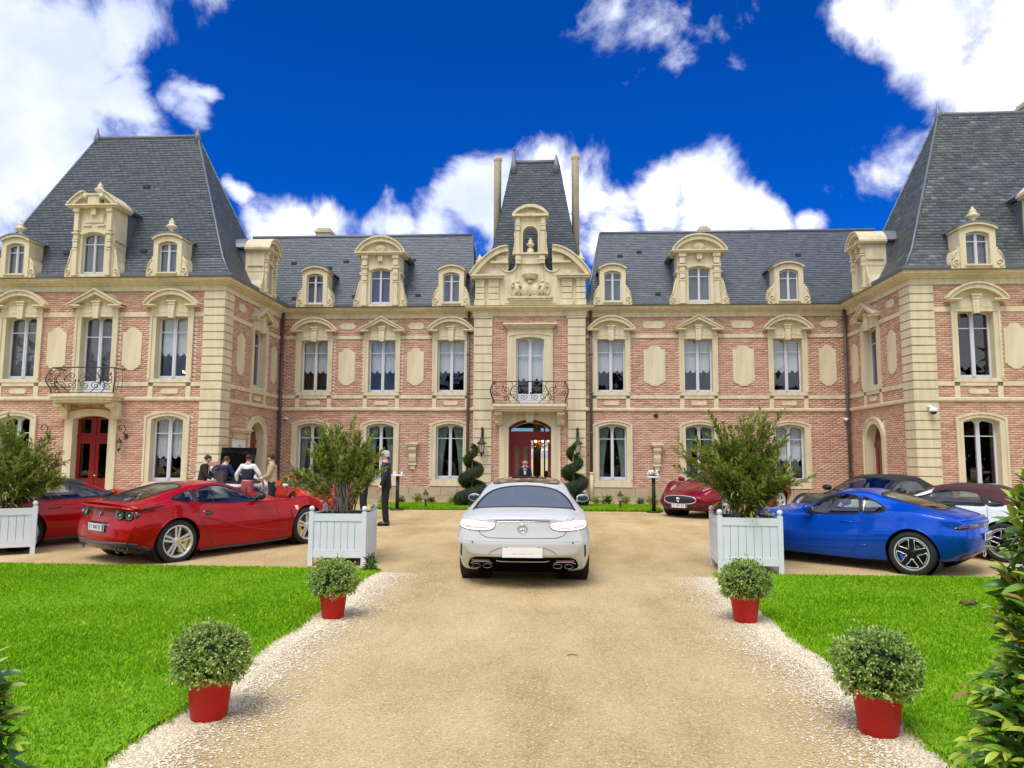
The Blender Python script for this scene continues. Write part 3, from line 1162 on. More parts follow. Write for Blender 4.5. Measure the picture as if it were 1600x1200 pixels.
PATHS = [[(-19.2, 27.8), (-19.2, YP), (XL, YP), (XL, YB), (-3.14, YB)], [(1.12, YB), (XR, YB), (XR, YP), (19.4, YP), (19.4, 27.8)]]
PC = [(-3.14, YB + .02), (-3.14, YC), (1.12, YC), (1.12, YB + .02)]
for p in PATHS + [PC]:
    sweep([(0, 6.97), (.05, 6.97), (.05, 7.16), (0, 7.16)], p, 'frieze', M_STONE)
    sweep([(0, 7.155), (.09, 7.155), (.13, 7.20), (.24, 7.225), (.27, 7.27), (.31, 7.275), (.31, 7.32), (.34, 7.345), (0, 7.345)], p, 'cornice', M_STONE)
    sweep([(0, 3.36), (.05, 3.36), (.075, 3.40), (.075, 3.47), (.04, 3.49), (0, 3.49)], p, 'string_course', M_STONE)
for p in PATHS:
    sweep([(-.2, 7.346), (.36, 7.346), (.40, 7.40), (.41, 7.48), (.37, 7.48), (.30, 7.43), (-.2, 7.43)], p, 'gutter', M_ZINC)
    sweep([(0, 0.0), (.07, 0.0), (.07, 0.16), (0, 0.16)], p, 'plinth_base', M_PLINTH)


# plinth of squared stones
def plinth(frame, u0, u1, gaps=()):
    u = u0
    r = random.Random(int(u0 * 10))
    while u < u1 - .05:
        w = min(r.uniform(0.52, 0.66), u1 - u)
        if not any(a < u + w / 2 < c for a, c in gaps):
            MBx = MB().box(u + .006, u + w - .006, -0.06 - r.uniform(0, .01), 0.01, 0.165, 0.47)
            MBx.build('plinth_stone', M_PLINTH, CH, *frame)
        u += w


plinth(WB, XL, -3.14)
plinth(WB, 1.12, XR)
plinth(WP, -18.5, XL - .62, [(pl_c[1] - .9, pl_c[1] + .9)])
plinth(WP, XR + .65, 18.0, [(pr_c[1] - .9, pr_c[1] + .9)])
plinth(WLS, 23.6, 28, [(25.0, 26.9)])
plinth(WRS, -28, -23.6, [(-26.9, -25.0)])


# quoins
def quoin_stack(path, z_list, name='quoin_stone'):
    """L-shaped or straight rusticated blocks following the plan path"""
    for i in range(len(z_list) - 1):
        z0, z1 = z_list[i], z_list[i + 1]
        b = MB()
        j = 0.012
        prof = [(0, z0), (.06, z0), (.06, z1 - .042), (.012, z1 - .03), (.012, z1), (0, z1)]
        cols = [[(q.x, q.y, z) for q in offset_path(path, d)] for d, z in prof]
        n, k = len(path), len(prof)
        vs = [cols[jj][ii] for ii in range(n) for jj in range(k)]
        fs = []
        for ii in range(n - 1):
            for jj in range(k):
                a, c = ii * k + jj, ii * k + (jj + 1) % k
                fs.append((a, a + k, c + k, c))
        fs.append(tuple(range(k)))
        fs.append(tuple(range(n * k - 1, (n - 1) * k - 1, -1)))
        b.add(vs, fs)
        b.build(name, M_STONE, CH)


def courses(z0, z1, h):
    n = max(1, round((z1 - z0) / h))
    return [z0 + (z1 - z0) * i / n for i in range(n + 1)]


for path in ([(XL - .64, YP), (XL, YP), (XL, YP + .62)], [(XR, YP + .62), (XR, YP), (XR + .66, YP)]):
    quoin_stack(path, courses(0.0, 3.36, 0.275))
    quoin_stack(path, courses(3.49, 6.97, 0.275))
for x0, x1 in ((-3.12, -2.43), (0.44, 1.10)):
    quoin_stack([(x0, YC), (x1, YC)], courses(0.0, 3.36, 0.35))
    quoin_stack([(x0, YC), (x1, YC)], courses(3.49, 6.90, 0.35))
    b = MB()
    b.box(x0 - .03, x1 + .03, -0.08, 0.01, 6.90, 6.98)
    b.box(x0 - .05, x1 + .05, -0.10, 0.01, 6.985, 7.16)
    b.build('pilaster_capital', M_STONE, CH, *WC)
    MB().box(x0 - .04, x1 + .04, -0.09, 0.01, -0.02, 0.30).build('pilaster_base', M_STONE, CH, *WC)

# central bay -----------------------------------------------------------------------
DZ = 2.62
holes = [(CX - .58, CX + .58, 3.55, 6.17), (CX - .85, CX + .85, 0.02, 3.02)]
wall(WC, -3.14, 1.12, holes, t=.6)
bricks(WC, -2.43, 0.44, holes, [(CX - .7, CX + .7, 3.6, 6.4), (CX - 1.0, CX + 1.0, .0, 3.2)])
window(WC, CX, 3.56, 1.06, 2.61, 0.09, 'lace', sill=False)
place('window_surround', surround_mesh(1.06, 2.61, .09, .33, .09, 0), WC, CX, 3.56)
b = MB()
b.box(CX - .86, CX + .86, -0.056, 0.01, 6.2, 6.50)
b.box(CX - .95, CX + .95, -0.20, 0.01, 6.55, 6.62)
b.box(CX - 1.02, CX + 1.02, -0.27, 0.01, 6.62, 6.68)
b.box(CX - .90, CX + .90, -0.14, 0.01, 6.49, 6.55)
b.build('window_hood', M_STONE, CH, *WC)
# entrance: stone arch, red frame, one closed leaf, one leaf open
b = MB()
inn = [(CX + .80, 0)] + arc(CX, 1.60, 2.74, .30, 16) + [(CX - .80, 0)]
out = [(CX + 1.15, 0)] + [(CX + 1.15 - 2.3 * i / 16, 3.335) for i in range(17)] + [(CX - 1.15, 0)]
b.band(inn, out, -0.06, 0.5)
b.band([(CX + .92, 0)] + arc(CX, 1.84, 2.80, .34, 16) + [(CX - .92, 0)], [(CX + 1.0, 0)] + arc(CX, 2.0, 2.84, .36, 16) + [(CX - 1.0, 0)], -0.09, -0.055)
b.prism([(CX - .12, 2.93), (CX + .12, 2.93), (CX + .18, 3.33), (CX - .18, 3.33)], -0.20, 0.02)
b.build('door_surround', M_STONE, CH, *WC)
b = MB()
b.band([(CX + .72, 0.05)] + arc(CX, 1.44, 2.66, .27, 14) + [(CX - .72, 0.05)], [(CX + .82, 0.05)] + arc(CX, 1.64, 2.74, .30, 14) + [(CX - .82, 0.05)], 0.36, 0.50)
b.box(CX - .78, CX + .78, 0.34, 0.50, 2.45, 2.60)
b.box(CX - .74, CX + .74, 0.37, 0.47, 2.26, 2.45)
b.build('door_frame', M_RED, CH, *WC)
MB().prism([(CX + .70, 2.60)] + arc(CX, 1.40, 2.66, .25, 14) + [(CX - .70, 2.60)], 0.42, 0.43).build('fanlight', M_GLASS, CH, *WC)
b = MB()
for x0, x1, z0, z1 in cells(CX - .72, CX + .04, 0.05, 2.26, [(CX - .60, CX - .42, 0.95, 2.05), (CX - .28, CX - .10, 0.95, 2.05)]):
    b.box(x0, x1, 0.40, 0.46, z0, z1)
b.box(CX - .62, CX - .08, 0.385, 0.405, 0.25, 0.72)
b.box(CX - .62, CX - .08, 0.38, 0.40, 0.80, 0.84)
door = b.build('door', M_RED, CH, *WC)
for x in (CX - .60, CX - .28):
    MB().box(x, x + .18, 0.43, 0.44, 0.95, 2.05).build('pane', mat('door_glass', (0.10, 0.085, 0.05), 0.2, .3, 6), door)
b = MB()
Mo = Matrix.Translation((CX + .74, 0.50, 0)) @ Matrix.Rotation(math.radians(-84), 4, 'Z')
b.box(-.76, 0, 0, .05, 0.05, 2.26, 0, Mo)
b.build('door', M_RED, CH, *WC)
MB().box(CX - .82, CX + .82, -0.35, 0.50, 0.0, 0.05).build('door_step', M_PLINTH, CH, *WC)

# left pavilion red double door under its balcony
lp = pl_c[1]
for c0 in (lp, pr_c[1]):
    b = MB()
    inn = [(c0 + .6, .12)] + arc(c0, 1.2, 2.77, .11) + [(c0 - .6, .12)]
    out = [(c0 + .87, .0)] + arc(c0, 1.74, 2.95, .15) + [(c0 - .87, .0)]
    b.band(inn, out, -0.06, 0.34)
    b.build('door_surround', M_STONE, CH, *WP)
    b = MB()
    for s in (-1, 1):
        a, e = sorted((c0 + s * .03, c0 + s * .6))
        ml, mr = a + .12, e - .12
        for q in cells(a, e, .12, 2.16, [(ml, mr, .86, 1.98)]): b.box(q[0], q[1], .22, .28, q[2], q[3])
        for q in cells(a, e, 2.22, 2.86, [(ml, mr, 2.32, 2.76)]): b.box(q[0], q[1], .22, .28, q[2], q[3])
        b.box(ml, mr, .205, .225, .25, .70)
    b.box(c0 - .035, c0 + .035, .20, .28, .12, 2.86)
    b.box(c0 - .60, c0 + .60, .19, .285, 2.14, 2.24)
    door = b.build('door', M_RED, CH, *WP)
    for s in (-1, 1):
        a, e = sorted((c0 + s * .03, c0 + s * .6))
        MB().box(a + .12, e - .12, .25, .256, .86, 1.98).build('pane', M_GLASS, door)
        MB().box(a + .12, e - .12, .25, .256, 2.32, 2.76).build('pane', M_GLASS, door)
    MB().tube([(c0 + .06, .18, .95), (c0 + .06, .12, .95), (c0 + .16, .12, .95)], .014).build('door_handle', M_CHROME, door)
    MB().box(c0 - .9, c0 + .9, -0.35, .30, 0, .12).build('door_step', M_PLINTH, CH, *WP)


# balconies ---------------------------------------------------------------------------
def spiral(c, r0, turns, start, sx=1, n=26, r1=0.012):
    return [(c[0] + sx * (r0 + (r1 - r0) * i / n) * math.cos(start + turns * 2 * PI * i / n), c[1] + (r0 + (r1 - r0) * i / n) * math.sin(start + turns * 2 * PI * i / n)) for i in range(n + 1)]


def balcony(frame, c, z, hw, bow, inset_wall):
    """slab with moulded edge, pair of consoles, bellied wrought iron railing"""
    D = 0.62
    def front(u):                       # plan of the front edge
        return -(D + bow * (1 - (u / hw) ** 2))
    b = MB()
    for lo, hi, e in ((z - .27, z - .19, -.06), (z - .19, z - .10, .0), (z - .10, z - .03, .05), (z - .03, z, .03)):
        n = 16
        us = [-hw - e + (2 * hw + 2 * e) * i / n for i in range(n + 1)]
        pts = [(u, front(max(-hw, min(hw, u))) - e) for u in us]
        vs = [(c + u, y, lo) for u, y in pts] + [(c + us[-1], .02, lo), (c + us[0], .02, lo)]
        k = len(vs)
        vs += [(x, y, hi) for x, y, _ in vs]
        fs = [tuple(range(k - 1, -1, -1)), tuple(range(k, 2 * k))] + [(i, (i + 1) % k, (i + 1) % k + k, i + k) for i in range(k)]
        b.add(vs, fs)
    slab = b.build('balcony', M_STONE, CH, *frame)
    for s in (-1, 1):
        k = MB()
        u = s * (hw - .16)
        Mx = Matrix.Translation((c + u, 0, z - .27)) @ Matrix.Rotation(PI / 2, 4, 'Z')
        prof = [(0.02, 0), (-.48, 0), (-.52, -.05), (-.50, -.11), (-.42, -.15), (-.30, -.17), (-.20, -.24), (-.17, -.34), (-.20, -.42), (-.14, -.50), (-.06, -.52), (.02, -.52)]
        k.prism(prof, -.13, .13, 0, Mx)
        Mx2 = Matrix.Translation((c + u, 0, z - .27))
        k.tube([(c + u - .14, -.44, z - .36), (c + u + .14, -.44, z - .36)], .065, 10)
        k.build('console', M_STONE, slab)
    r = MB()
    H = 0.80
    def belly(t): return 0.03 + 0.15 * math.sin(PI * min(1, (1 - t) * 1.15)) ** 1.3 * (1 - t * .3)
    def at(u, t):                       # point on the bellied sheet: u along the front, t height 0..1
        return (c + u * (1 + belly(t) / hw * .9), front(u) + .06 - belly(t), z + .03 + H * t)
    us = [-hw + .02 + (2 * hw - .04) * i / 24 for i in range(25)]
    r.tube([(c - hw + .02, 0, z + .03 + H)] + [at(u, 1) for u in us] + [(c + hw - .02, 0, z + .03 + H)], .021, 5)
    r.tube([at(u, 0.0) for u in us], .012, 5)
    r.tube([at(u, 0.12) for u in us], .007, 4)
    for u in (-hw + .02, hw - .02):
        r.tube([at(u, i / 12) for i in range(13)], .022, 5)
        sgn = -1 if u < 0 else 1
        for y0 in (.2, .42):
            r.tube([(at(u, i / 10)[0] , at(u, i / 10)[1] + (D) * y0 * 1.6, z + .03 + H * i / 10) for i in range(11)], .008, 4)
    def scroll(cu, cz, rr, turns, st, sx):
        r.tube([at(max(-hw, min(hw, u)), max(0, min(1, t))) for u, t in spiral((cu, cz), rr, turns, st, sx)], .012, 4)
    for s in (-1, 1):
        scroll(s * .17, .62, .16, 1.7, -PI / 2, s)
        scroll(s * .20, .28, .15, 1.7, PI / 2, s)
        scroll(s * .48, .66, .17, 1.8, PI, s)
        scroll(s * .50, .27, .15, 1.6, 0, s)
        scroll(s * .78, .60, .17, 1.7, -PI / 2, s)
        scroll(s * .82, .24, .13, 1.6, PI / 2, s)
        scroll(s * (hw - .18), .45, .13, 1.5, PI, s)
        r.tube([at(s * (.33 + .30 * math.sin(PI * i / 12)), i / 12) for i in range(13)], .013, 4)
        r.tube([at(s * (.66 + .10 * math.sin(2 * PI * i / 12)), i / 12) for i in range(13)], .013, 4)
        for cu, cz in ((.36, .5), (.65, .4), (.9, .75), (.05, .45)):
            p = at(s * cu, cz)
            r.ell(p, (.03, .012, .055), 6, 4)
    r.build('railing', M_IRON, slab)
    return slab


balcony(WC, CX, 3.58, 1.32, 0.0, 0)
balcony(WP, lp, 3.54, 1.02, 0.16, 0)
# solid white lower panels of the french windows
for fr, c0 in ((WC, CX), (WP, lp)):
    MB().box(c0 - .50, c0 + .50, .19, .27, 3.60, 4.02).build('window_apron', M_FRAME, CH, *fr)

# ------------------------------------------------------------------ roofs
def slates(A, B, C, D, mname, parent, e=0.115, w=0.205, voids=()):
    """rows of overlapping slates on the planar quad A B (eaves) C D (ridge)"""
    A, B, C, D = (np.array(p, float) for p in (A, B, C, D))
    H = np.linalg.norm((D + C) / 2 - (A + B) / 2)
    U = (B - A) / max(np.linalg.norm(B - A), 1e-6)
    Nn = np.cross(B - A, D - A)
    Nn /= np.linalg.norm(Nn)
    if Nn[2] < 0: Nn = -Nn
    rows = int(H / e)
    Vs = []
    for r in range(rows):
        t0, t1 = r / rows, min(1.0, (r + 1.25) / rows)
        L0, R0 = A + (D - A) * t0, B + (C - B) * t0
        L1, R1 = A + (D - A) * t1, B + (C - B) * t1
        w0 = (R0 - L0) @ U
        l1, r1 = (L1 - L0) @ U, (R1 - L0) @ U
        up_v = (L1 - L0) - U * l1
        k = np.arange(-1, int(w0 / w) + 3)
        a = k * w + (r % 2) * w / 2
        a0, a1 = a + 0.004, a + w - 0.004
        lo0, lo1 = np.clip(a0, 0, w0), np.clip(a1, 0, w0)
        hi0, hi1 = np.clip(a0, l1, r1), np.clip(a1, l1, r1)
        ok = (lo1 - lo0 > .02) | (hi1 - hi0 > .02)
        lo0, lo1, hi0, hi1 = lo0[ok], lo1[ok], hi0[ok], hi1[ok]
        n = len(lo0)
        if n == 0: continue
        lift = RNG.uniform(.014, .026, n)[:, None] * Nn
        dz = RNG.uniform(-.008, .008, n)[:, None] * (up_v / max(np.linalg.norm(up_v), 1e-6))
        p0 = L0 + U * lo0[:, None] + lift + dz
        p1 = L0 + U * lo1[:, None] + lift + dz
        p2 = L0 + U * hi1[:, None] + up_v + Nn * .004
        p3 = L0 + U * hi0[:, None] + up_v + Nn * .004
        p4, p5 = p0 - lift * .95, p1 - lift * .95
        Vs.append(np.stack([p0, p1, p2, p3, p4, p5], 1))
    V = np.concatenate(Vs, 0)
    n = len(V)
    q = np.array([[0, 1, 2, 3], [4, 5, 1, 0]])
    F = (np.arange(n)[:, None, None] * 6 + q[None]).reshape(-1, 4)
    # keep the outside up
    nrm = np.cross(V[0, 1] - V[0, 0], V[0, 3] - V[0, 0])
    if nrm @ Nn < 0: F = F[:, ::-1]
    o = link('slate', fast_mesh('slate', V.reshape(-1, 3), F, mname), parent)
    return tag(o, kind='stuff')


def roof_part(quads, slate_mat, lead=()):
    b = MB()
    for q in quads:
        b.add(q, [(0, 1, 2, 3)])
    roof = b.build('roof', M_DECK, CH)
    for q in quads:
        slates(*q, slate_mat, roof)
    l = MB()
    for pts, r in lead:
        l.tube(pts, r, 6)
    if lead: l.build('ridge_flashing', M_ZINC, roof)
    return roof


ZE = 7.40
ye, yr, zr = 27.72, 30.6, 11.05
range_roofs = {}
for key, (xe0, xe1, xr0, xr1) in {'l': (-13.2, -3.16, -13.2, -3.57), 'r': (1.14, 13.2, 1.86, 13.2)}.items():
    q = [(xe0, ye, ZE), (xe1, ye, ZE), (xr1, yr, zr), (xr0, yr, zr)]
    q2 = [(xe1, yr + 2.8, ZE), (xe0, yr + 2.8, ZE), (xr0, yr, zr), (xr1, yr, zr)]
    quads = [q, q2]
    if key == 'l': quads.append([(xe1, ye, ZE), (xe1, yr + 2.8, ZE), (xr1, yr + .02, zr), (xr1, yr, zr)])
    else: quads.append([(xe0, yr + 2.8, ZE), (xe0, ye, ZE), (xr0, yr, zr), (xr0, yr + .02, zr)])
    xh, xhe = (xr1, xe1) if key == 'l' else (xr0, xe0)
    range_roofs[key] = roof_part(quads, M_SLATE, [([(xr0, yr, zr + .03), (xr1, yr, zr + .03)], .07), ([(xhe, ye, ZE + .04), (xh, yr, zr + .03)], .045)])


def pavilion_roof(x0, x1, y0, y1, xr0, xr1, yrd, zrd, m):
    f = 0.42
    zf = ZE + 0.72
    quads = []
    E = [(x0, y0), (x1, y0), (x1, y1), (x0, y1)]
    def inset(p, r):                       # point of the flare line between eaves corner and ridge end
        d = Vector((r[0] - p[0], r[1] - p[1], 0))
        k = f / abs(d.y)
        return (p[0] + d.x * k, p[1] + d.y * k, zf)
    R0, R1 = (xr0, yrd, zrd), (xr1, yrd, zrd)
    ends = [R0, R1, R1, R0]
    I = [inset(E[i], ends[i]) for i in range(4)]
    for a, c in ((0, 1), (1, 2), (2, 3), (3, 0)):
        quads.append([(*E[a], ZE), (*E[c], ZE), I[c], I[a]])
        ra, rc = ends[a], ends[c]
        if ra == rc: rc = (rc[0], rc[1] + .001, rc[2])
        quads.append([I[a], I[c], rc, ra])
    lead = [([R0, R1], .07)] + [([(*E[i], ZE + .03), (I[i][0], I[i][1], I[i][2] + .03), ends[i]], .035) for i in range(4)]
    roof = roof_part(quads, m, lead)
    for x in (xr0, xr1):
        l = MB()
        l.lathe([(.13, -.25), (.10, .05), (.05, .22), (.03, .34), (0, .42)], 8, (x, yrd, zrd))
        l.build('ridge_finial', M_ZINC, roof)
    return roof


pav_l = pavilion_roof(-19.4, -10.55, 22.75, 27.45, -16.85, -13.05, 25.1, 13.2, M_SLATE)
pav_r = pavilion_roof(10.65, 19.65, 22.75, 27.45, 13.12, 17.1, 25.1, 13.42, M_SLATE_OLD)
# tall roof over the entrance bay
tb, tt, zb, zt = 2.08, 0.98, 7.4, 14.0
y0, y1, ym = 27.95, 32.4, 30.2
quads = [[(CX + .1 - tb, y0, zb), (CX + .1 + tb, y0, zb), (CX + .12 + tt, ym - .25, zt), (CX + .12 - tt, ym - .25, zt)],
         [(CX + .1 + tb, y0, zb), (CX + .1 + tb, y1, zb), (CX + .12 + tt, ym + .25, zt), (CX + .12 + tt, ym - .25, zt)],
         [(CX + .1 - tb, y1, zb), (CX + .1 - tb, y0, zb), (CX + .12 - tt, ym - .25, zt), (CX + .12 - tt, ym + .25, zt)],
         [(CX + .1 + tb, y1, zb), (CX + .1 - tb, y1, zb), (CX + .12 - tt, ym + .25, zt), (CX + .12 + tt, ym + .25, zt)]]
tower = roof_part(quads, M_SLATE, [([(CX + .12 - tt, ym - .25, zt), (CX + .12 + tt, ym - .25, zt)], .09)])
l = MB()
l.box(CX + .12 - tt, CX + .12 + tt, ym - .25, ym + .25, zt - .02, zt + .03)
l.build('ridge_cap', M_ZINC, tower)
for x, h in ((CX + .12 - tt + .08, .50), (CX + .12 + tt - .10, .32)):
    l = MB()
    l.lathe([(.20, -.55), (.12, -.1), (.055, h * .55), (.03, h * .85)] + ([(.025, h), (.06, h + .03), (.07, h + .07), (.04, h + .11), (0, h + .13)] if h > .4 else [(0, h)]), 8, (x, ym - .3, zt))
    l.build('ridge_finial', M_ZINC, tower)

# chimneys
def col_chimney(x, y, z0, z1, r, parent, foot=None):
    b = MB()
    b.lathe([(r, 0), (r * .97, z1 - z0 - .22), (r * 1.0, z1 - z0 - .2), (r * 1.16, z1 - z0 - .16), (r * 1.18, z1 - z0 - .05), (r * 1.12, z1 - z0), (r * .7, z1 - z0), (r * .7, z1 - z0 - .1)], 18, (x, y, z0))
    return b.build('chimney', M_STONE2, parent)


col_chimney(CX - 1.47, 30.0, 9.0, 14.25, .158, tower)
col_chimney(CX + 1.80, 30.0, 8.6, 14.27, .158, tower)
b = MB()
b.tube([(CX - 1.3, 30, 11.6), (CX - .9, 30, 11.55)], .015, 5)
b.tube([(CX + 1.65, 30, 11.75), (CX + .9, 30, 11.75)], .015, 5)
b.build('chimney_stay', M_IRON, tower)
def box_chimney(x, y, w, d, z0, z1, parent):
    b = MB()
    b.box(x - w / 2, x + w / 2, y - d / 2, y + d / 2, z0, z1 - .22)
    b.box(x - w / 2 - .05, x + w / 2 + .05, y - d / 2 - .05, y + d / 2 + .05, z1 - .22, z1 - .12)
    b.box(x - w / 2 + .03, x + w / 2 - .03, y - d / 2 + .03, y + d / 2 - .03, z1 - .12, z1)
    return b.build('chimney', M_STONE2, parent)
box_chimney(-10.28, 31.6, .62, 1.0, 9.5, 11.66, range_roofs['l'])
box_chimney(6.35, 31.6, .42, .8, 9.5, 11.55, range_roofs['r'])
box_chimney(16.75, 25.6, 1.0, .9, 12.0, 14.05, pav_r)
# small roof vents
def vents(frame_pts, parent):
    for (x, y, z, n) in frame_pts:
        b = MB().box(-.10, .10, -.09, .12, -.05, .06)
        b.build('roof_vent', M_DECK, parent, (x, y, z))
def on_range(x, z): return (x, ye + (z - ZE) * (yr - ye) / (zr - ZE), z, 0)
vents([on_range(*p) for p in ((-10.9, 9.6), (-9.3, 9.3), (-8.7, 9.65), (-7.9, 7.85), (-5.9, 9.7), (-4.3, 9.45), (-5.4, 7.9), (-10.3, 7.8))], range_roofs['l'])
vents([on_range(*p) for p in ((2.6, 9.8), (3.4, 10.0), (3.9, 7.85), (9.7, 9.75))], range_roofs['r'])
def on_pav(x, z): return (x, 22.75 + .42 + (z - ZE - .72) * (25.1 - 22.75 - .42) / (13.2 - ZE - .72), z, 0)
vents([on_pav(-14.35, 11.0), on_pav(-16.4, 8.35), on_pav(-13.75, 8.4)], pav_l)


# ------------------------------------------------------------------ dormers
def dorm_frame_origin(frame, c, out):
    (ox, oy, oz), rz = frame
    M = Matrix.Translation((ox, oy, oz)) @ Matrix.Rotation(rz, 4, 'Z')
    return M @ Vector((c, out, 7.37)), rz


def scrollside(b, s, x_in, x_out, z_top, depth=.5):
    """volute that leans against the side of the dormer"""
    w = x_out - x_in
    p = [(x_in, 0), (x_out, 0), (x_out, .10), (x_out - .01, .22), (x_out - .05, .34), (x_out - w * .35, .44), (x_out - w * .6, .58), (x_in + .05, z_top - .10), (x_in + .07, z_top - .02), (x_in, z_top)]
    b.prism([(s * x, z) for x, z in p], -.06, depth)
    cx, cz = x_out - .14, .18
    b.tube([(s * u, -.075, z) for u, z in spiral((cx, cz), .125, 1.25, -PI / 2, 1)], .022, 5)
    b.tube([(s * (x_out - .02), -.07, .25), (s * (x_out - w * .4), -.07, .45), (s * (x_in + .06), -.07, z_top - .1)], .022, 5)


def small_dormer(frame, c, out, finial, parent_roof, sides=1.3):
    loc, rz = dorm_frame_origin(frame, c, out)
    def front():
        b = MB()
        hw, ow, sp = .47, .31, 1.02
        inn = [(ow, .06)] + arc(0, 2 * ow, sp + .03, .09, 10) + [(-ow, .06)]
        outp = [(hw, .06)] + arc(0, 2 * hw, sp + .16, .14, 10) + [(-hw, .06)]
        b.band(inn, outp, -.10, .55)
        b.box(-hw, hw, -.10, .55, 0, .06)
        b.box(-.36, .36, -.16, 0, .06, .10)
        b.band(arc(0, 2 * hw + .04, sp + .165, .15, 10), arc(0, 2 * hw + .14, sp + .22, .19, 10), -.18, .55)
        for s in (-1, 1): scrollside(b, s, hw, .70, .66)
        return b.mesh('dormer', M_STONE)
    o = link('dormer', shared('sdorm', front), CH, loc, rz)
    fm, p1, p2, cm, zt = shared(('win', .62, 1.06, .1, 'sd'), lambda: win_meshes(.62, 1.06, .08, 'sd'))
    link('window_frame', fm, o, (0, -.16, .07))
    for x in (-.275, .036):
        link('pane', p1, o, (x, .065, .165))
        link('pane', p2, o, (x, .065, .07 + zt + .014))
    for s in (-1, 1): link('cheek', shared(('sdb', sides), lambda: MB().box(-.018, .018, .55, sides, -.2, 1.22).mesh('cheek', M_SLATE)), o, (s * .457, 0, 0))
    def top():
        b = MB()
        b.band(arc(0, 1.06, 1.235, .17, 8), arc(0, 1.12, 1.26, .19, 8), -.20, sides + .25)
        return b.mesh('dormer_roof', M_ZINC)
    link('dormer_roof', shared(('sdt', sides), top), o)
    b = shared('blindback', lambda: MB().box(-.31, .31, .14, .15, .06, 1.15).mesh('blind', M_SHADE))
    link('blind', b, o)
    if finial:
        link('finial', shared('finial', lambda: urn().mesh('finial', M_STONE)), o, (0, .08, 1.43))
    return o


def urn(s=1.0):
    b = MB()
    b.lathe([(r * s, z * s) for r, z in [(.13, 0), (.13, .05), (.07, .08), (.05, .12), (.15, .19), (.18, .25), (.12, .30), (.07, .32), (.10, .37), (.07, .43), (.03, .47), (.045, .50), (0, .54)]], 12)
    return b


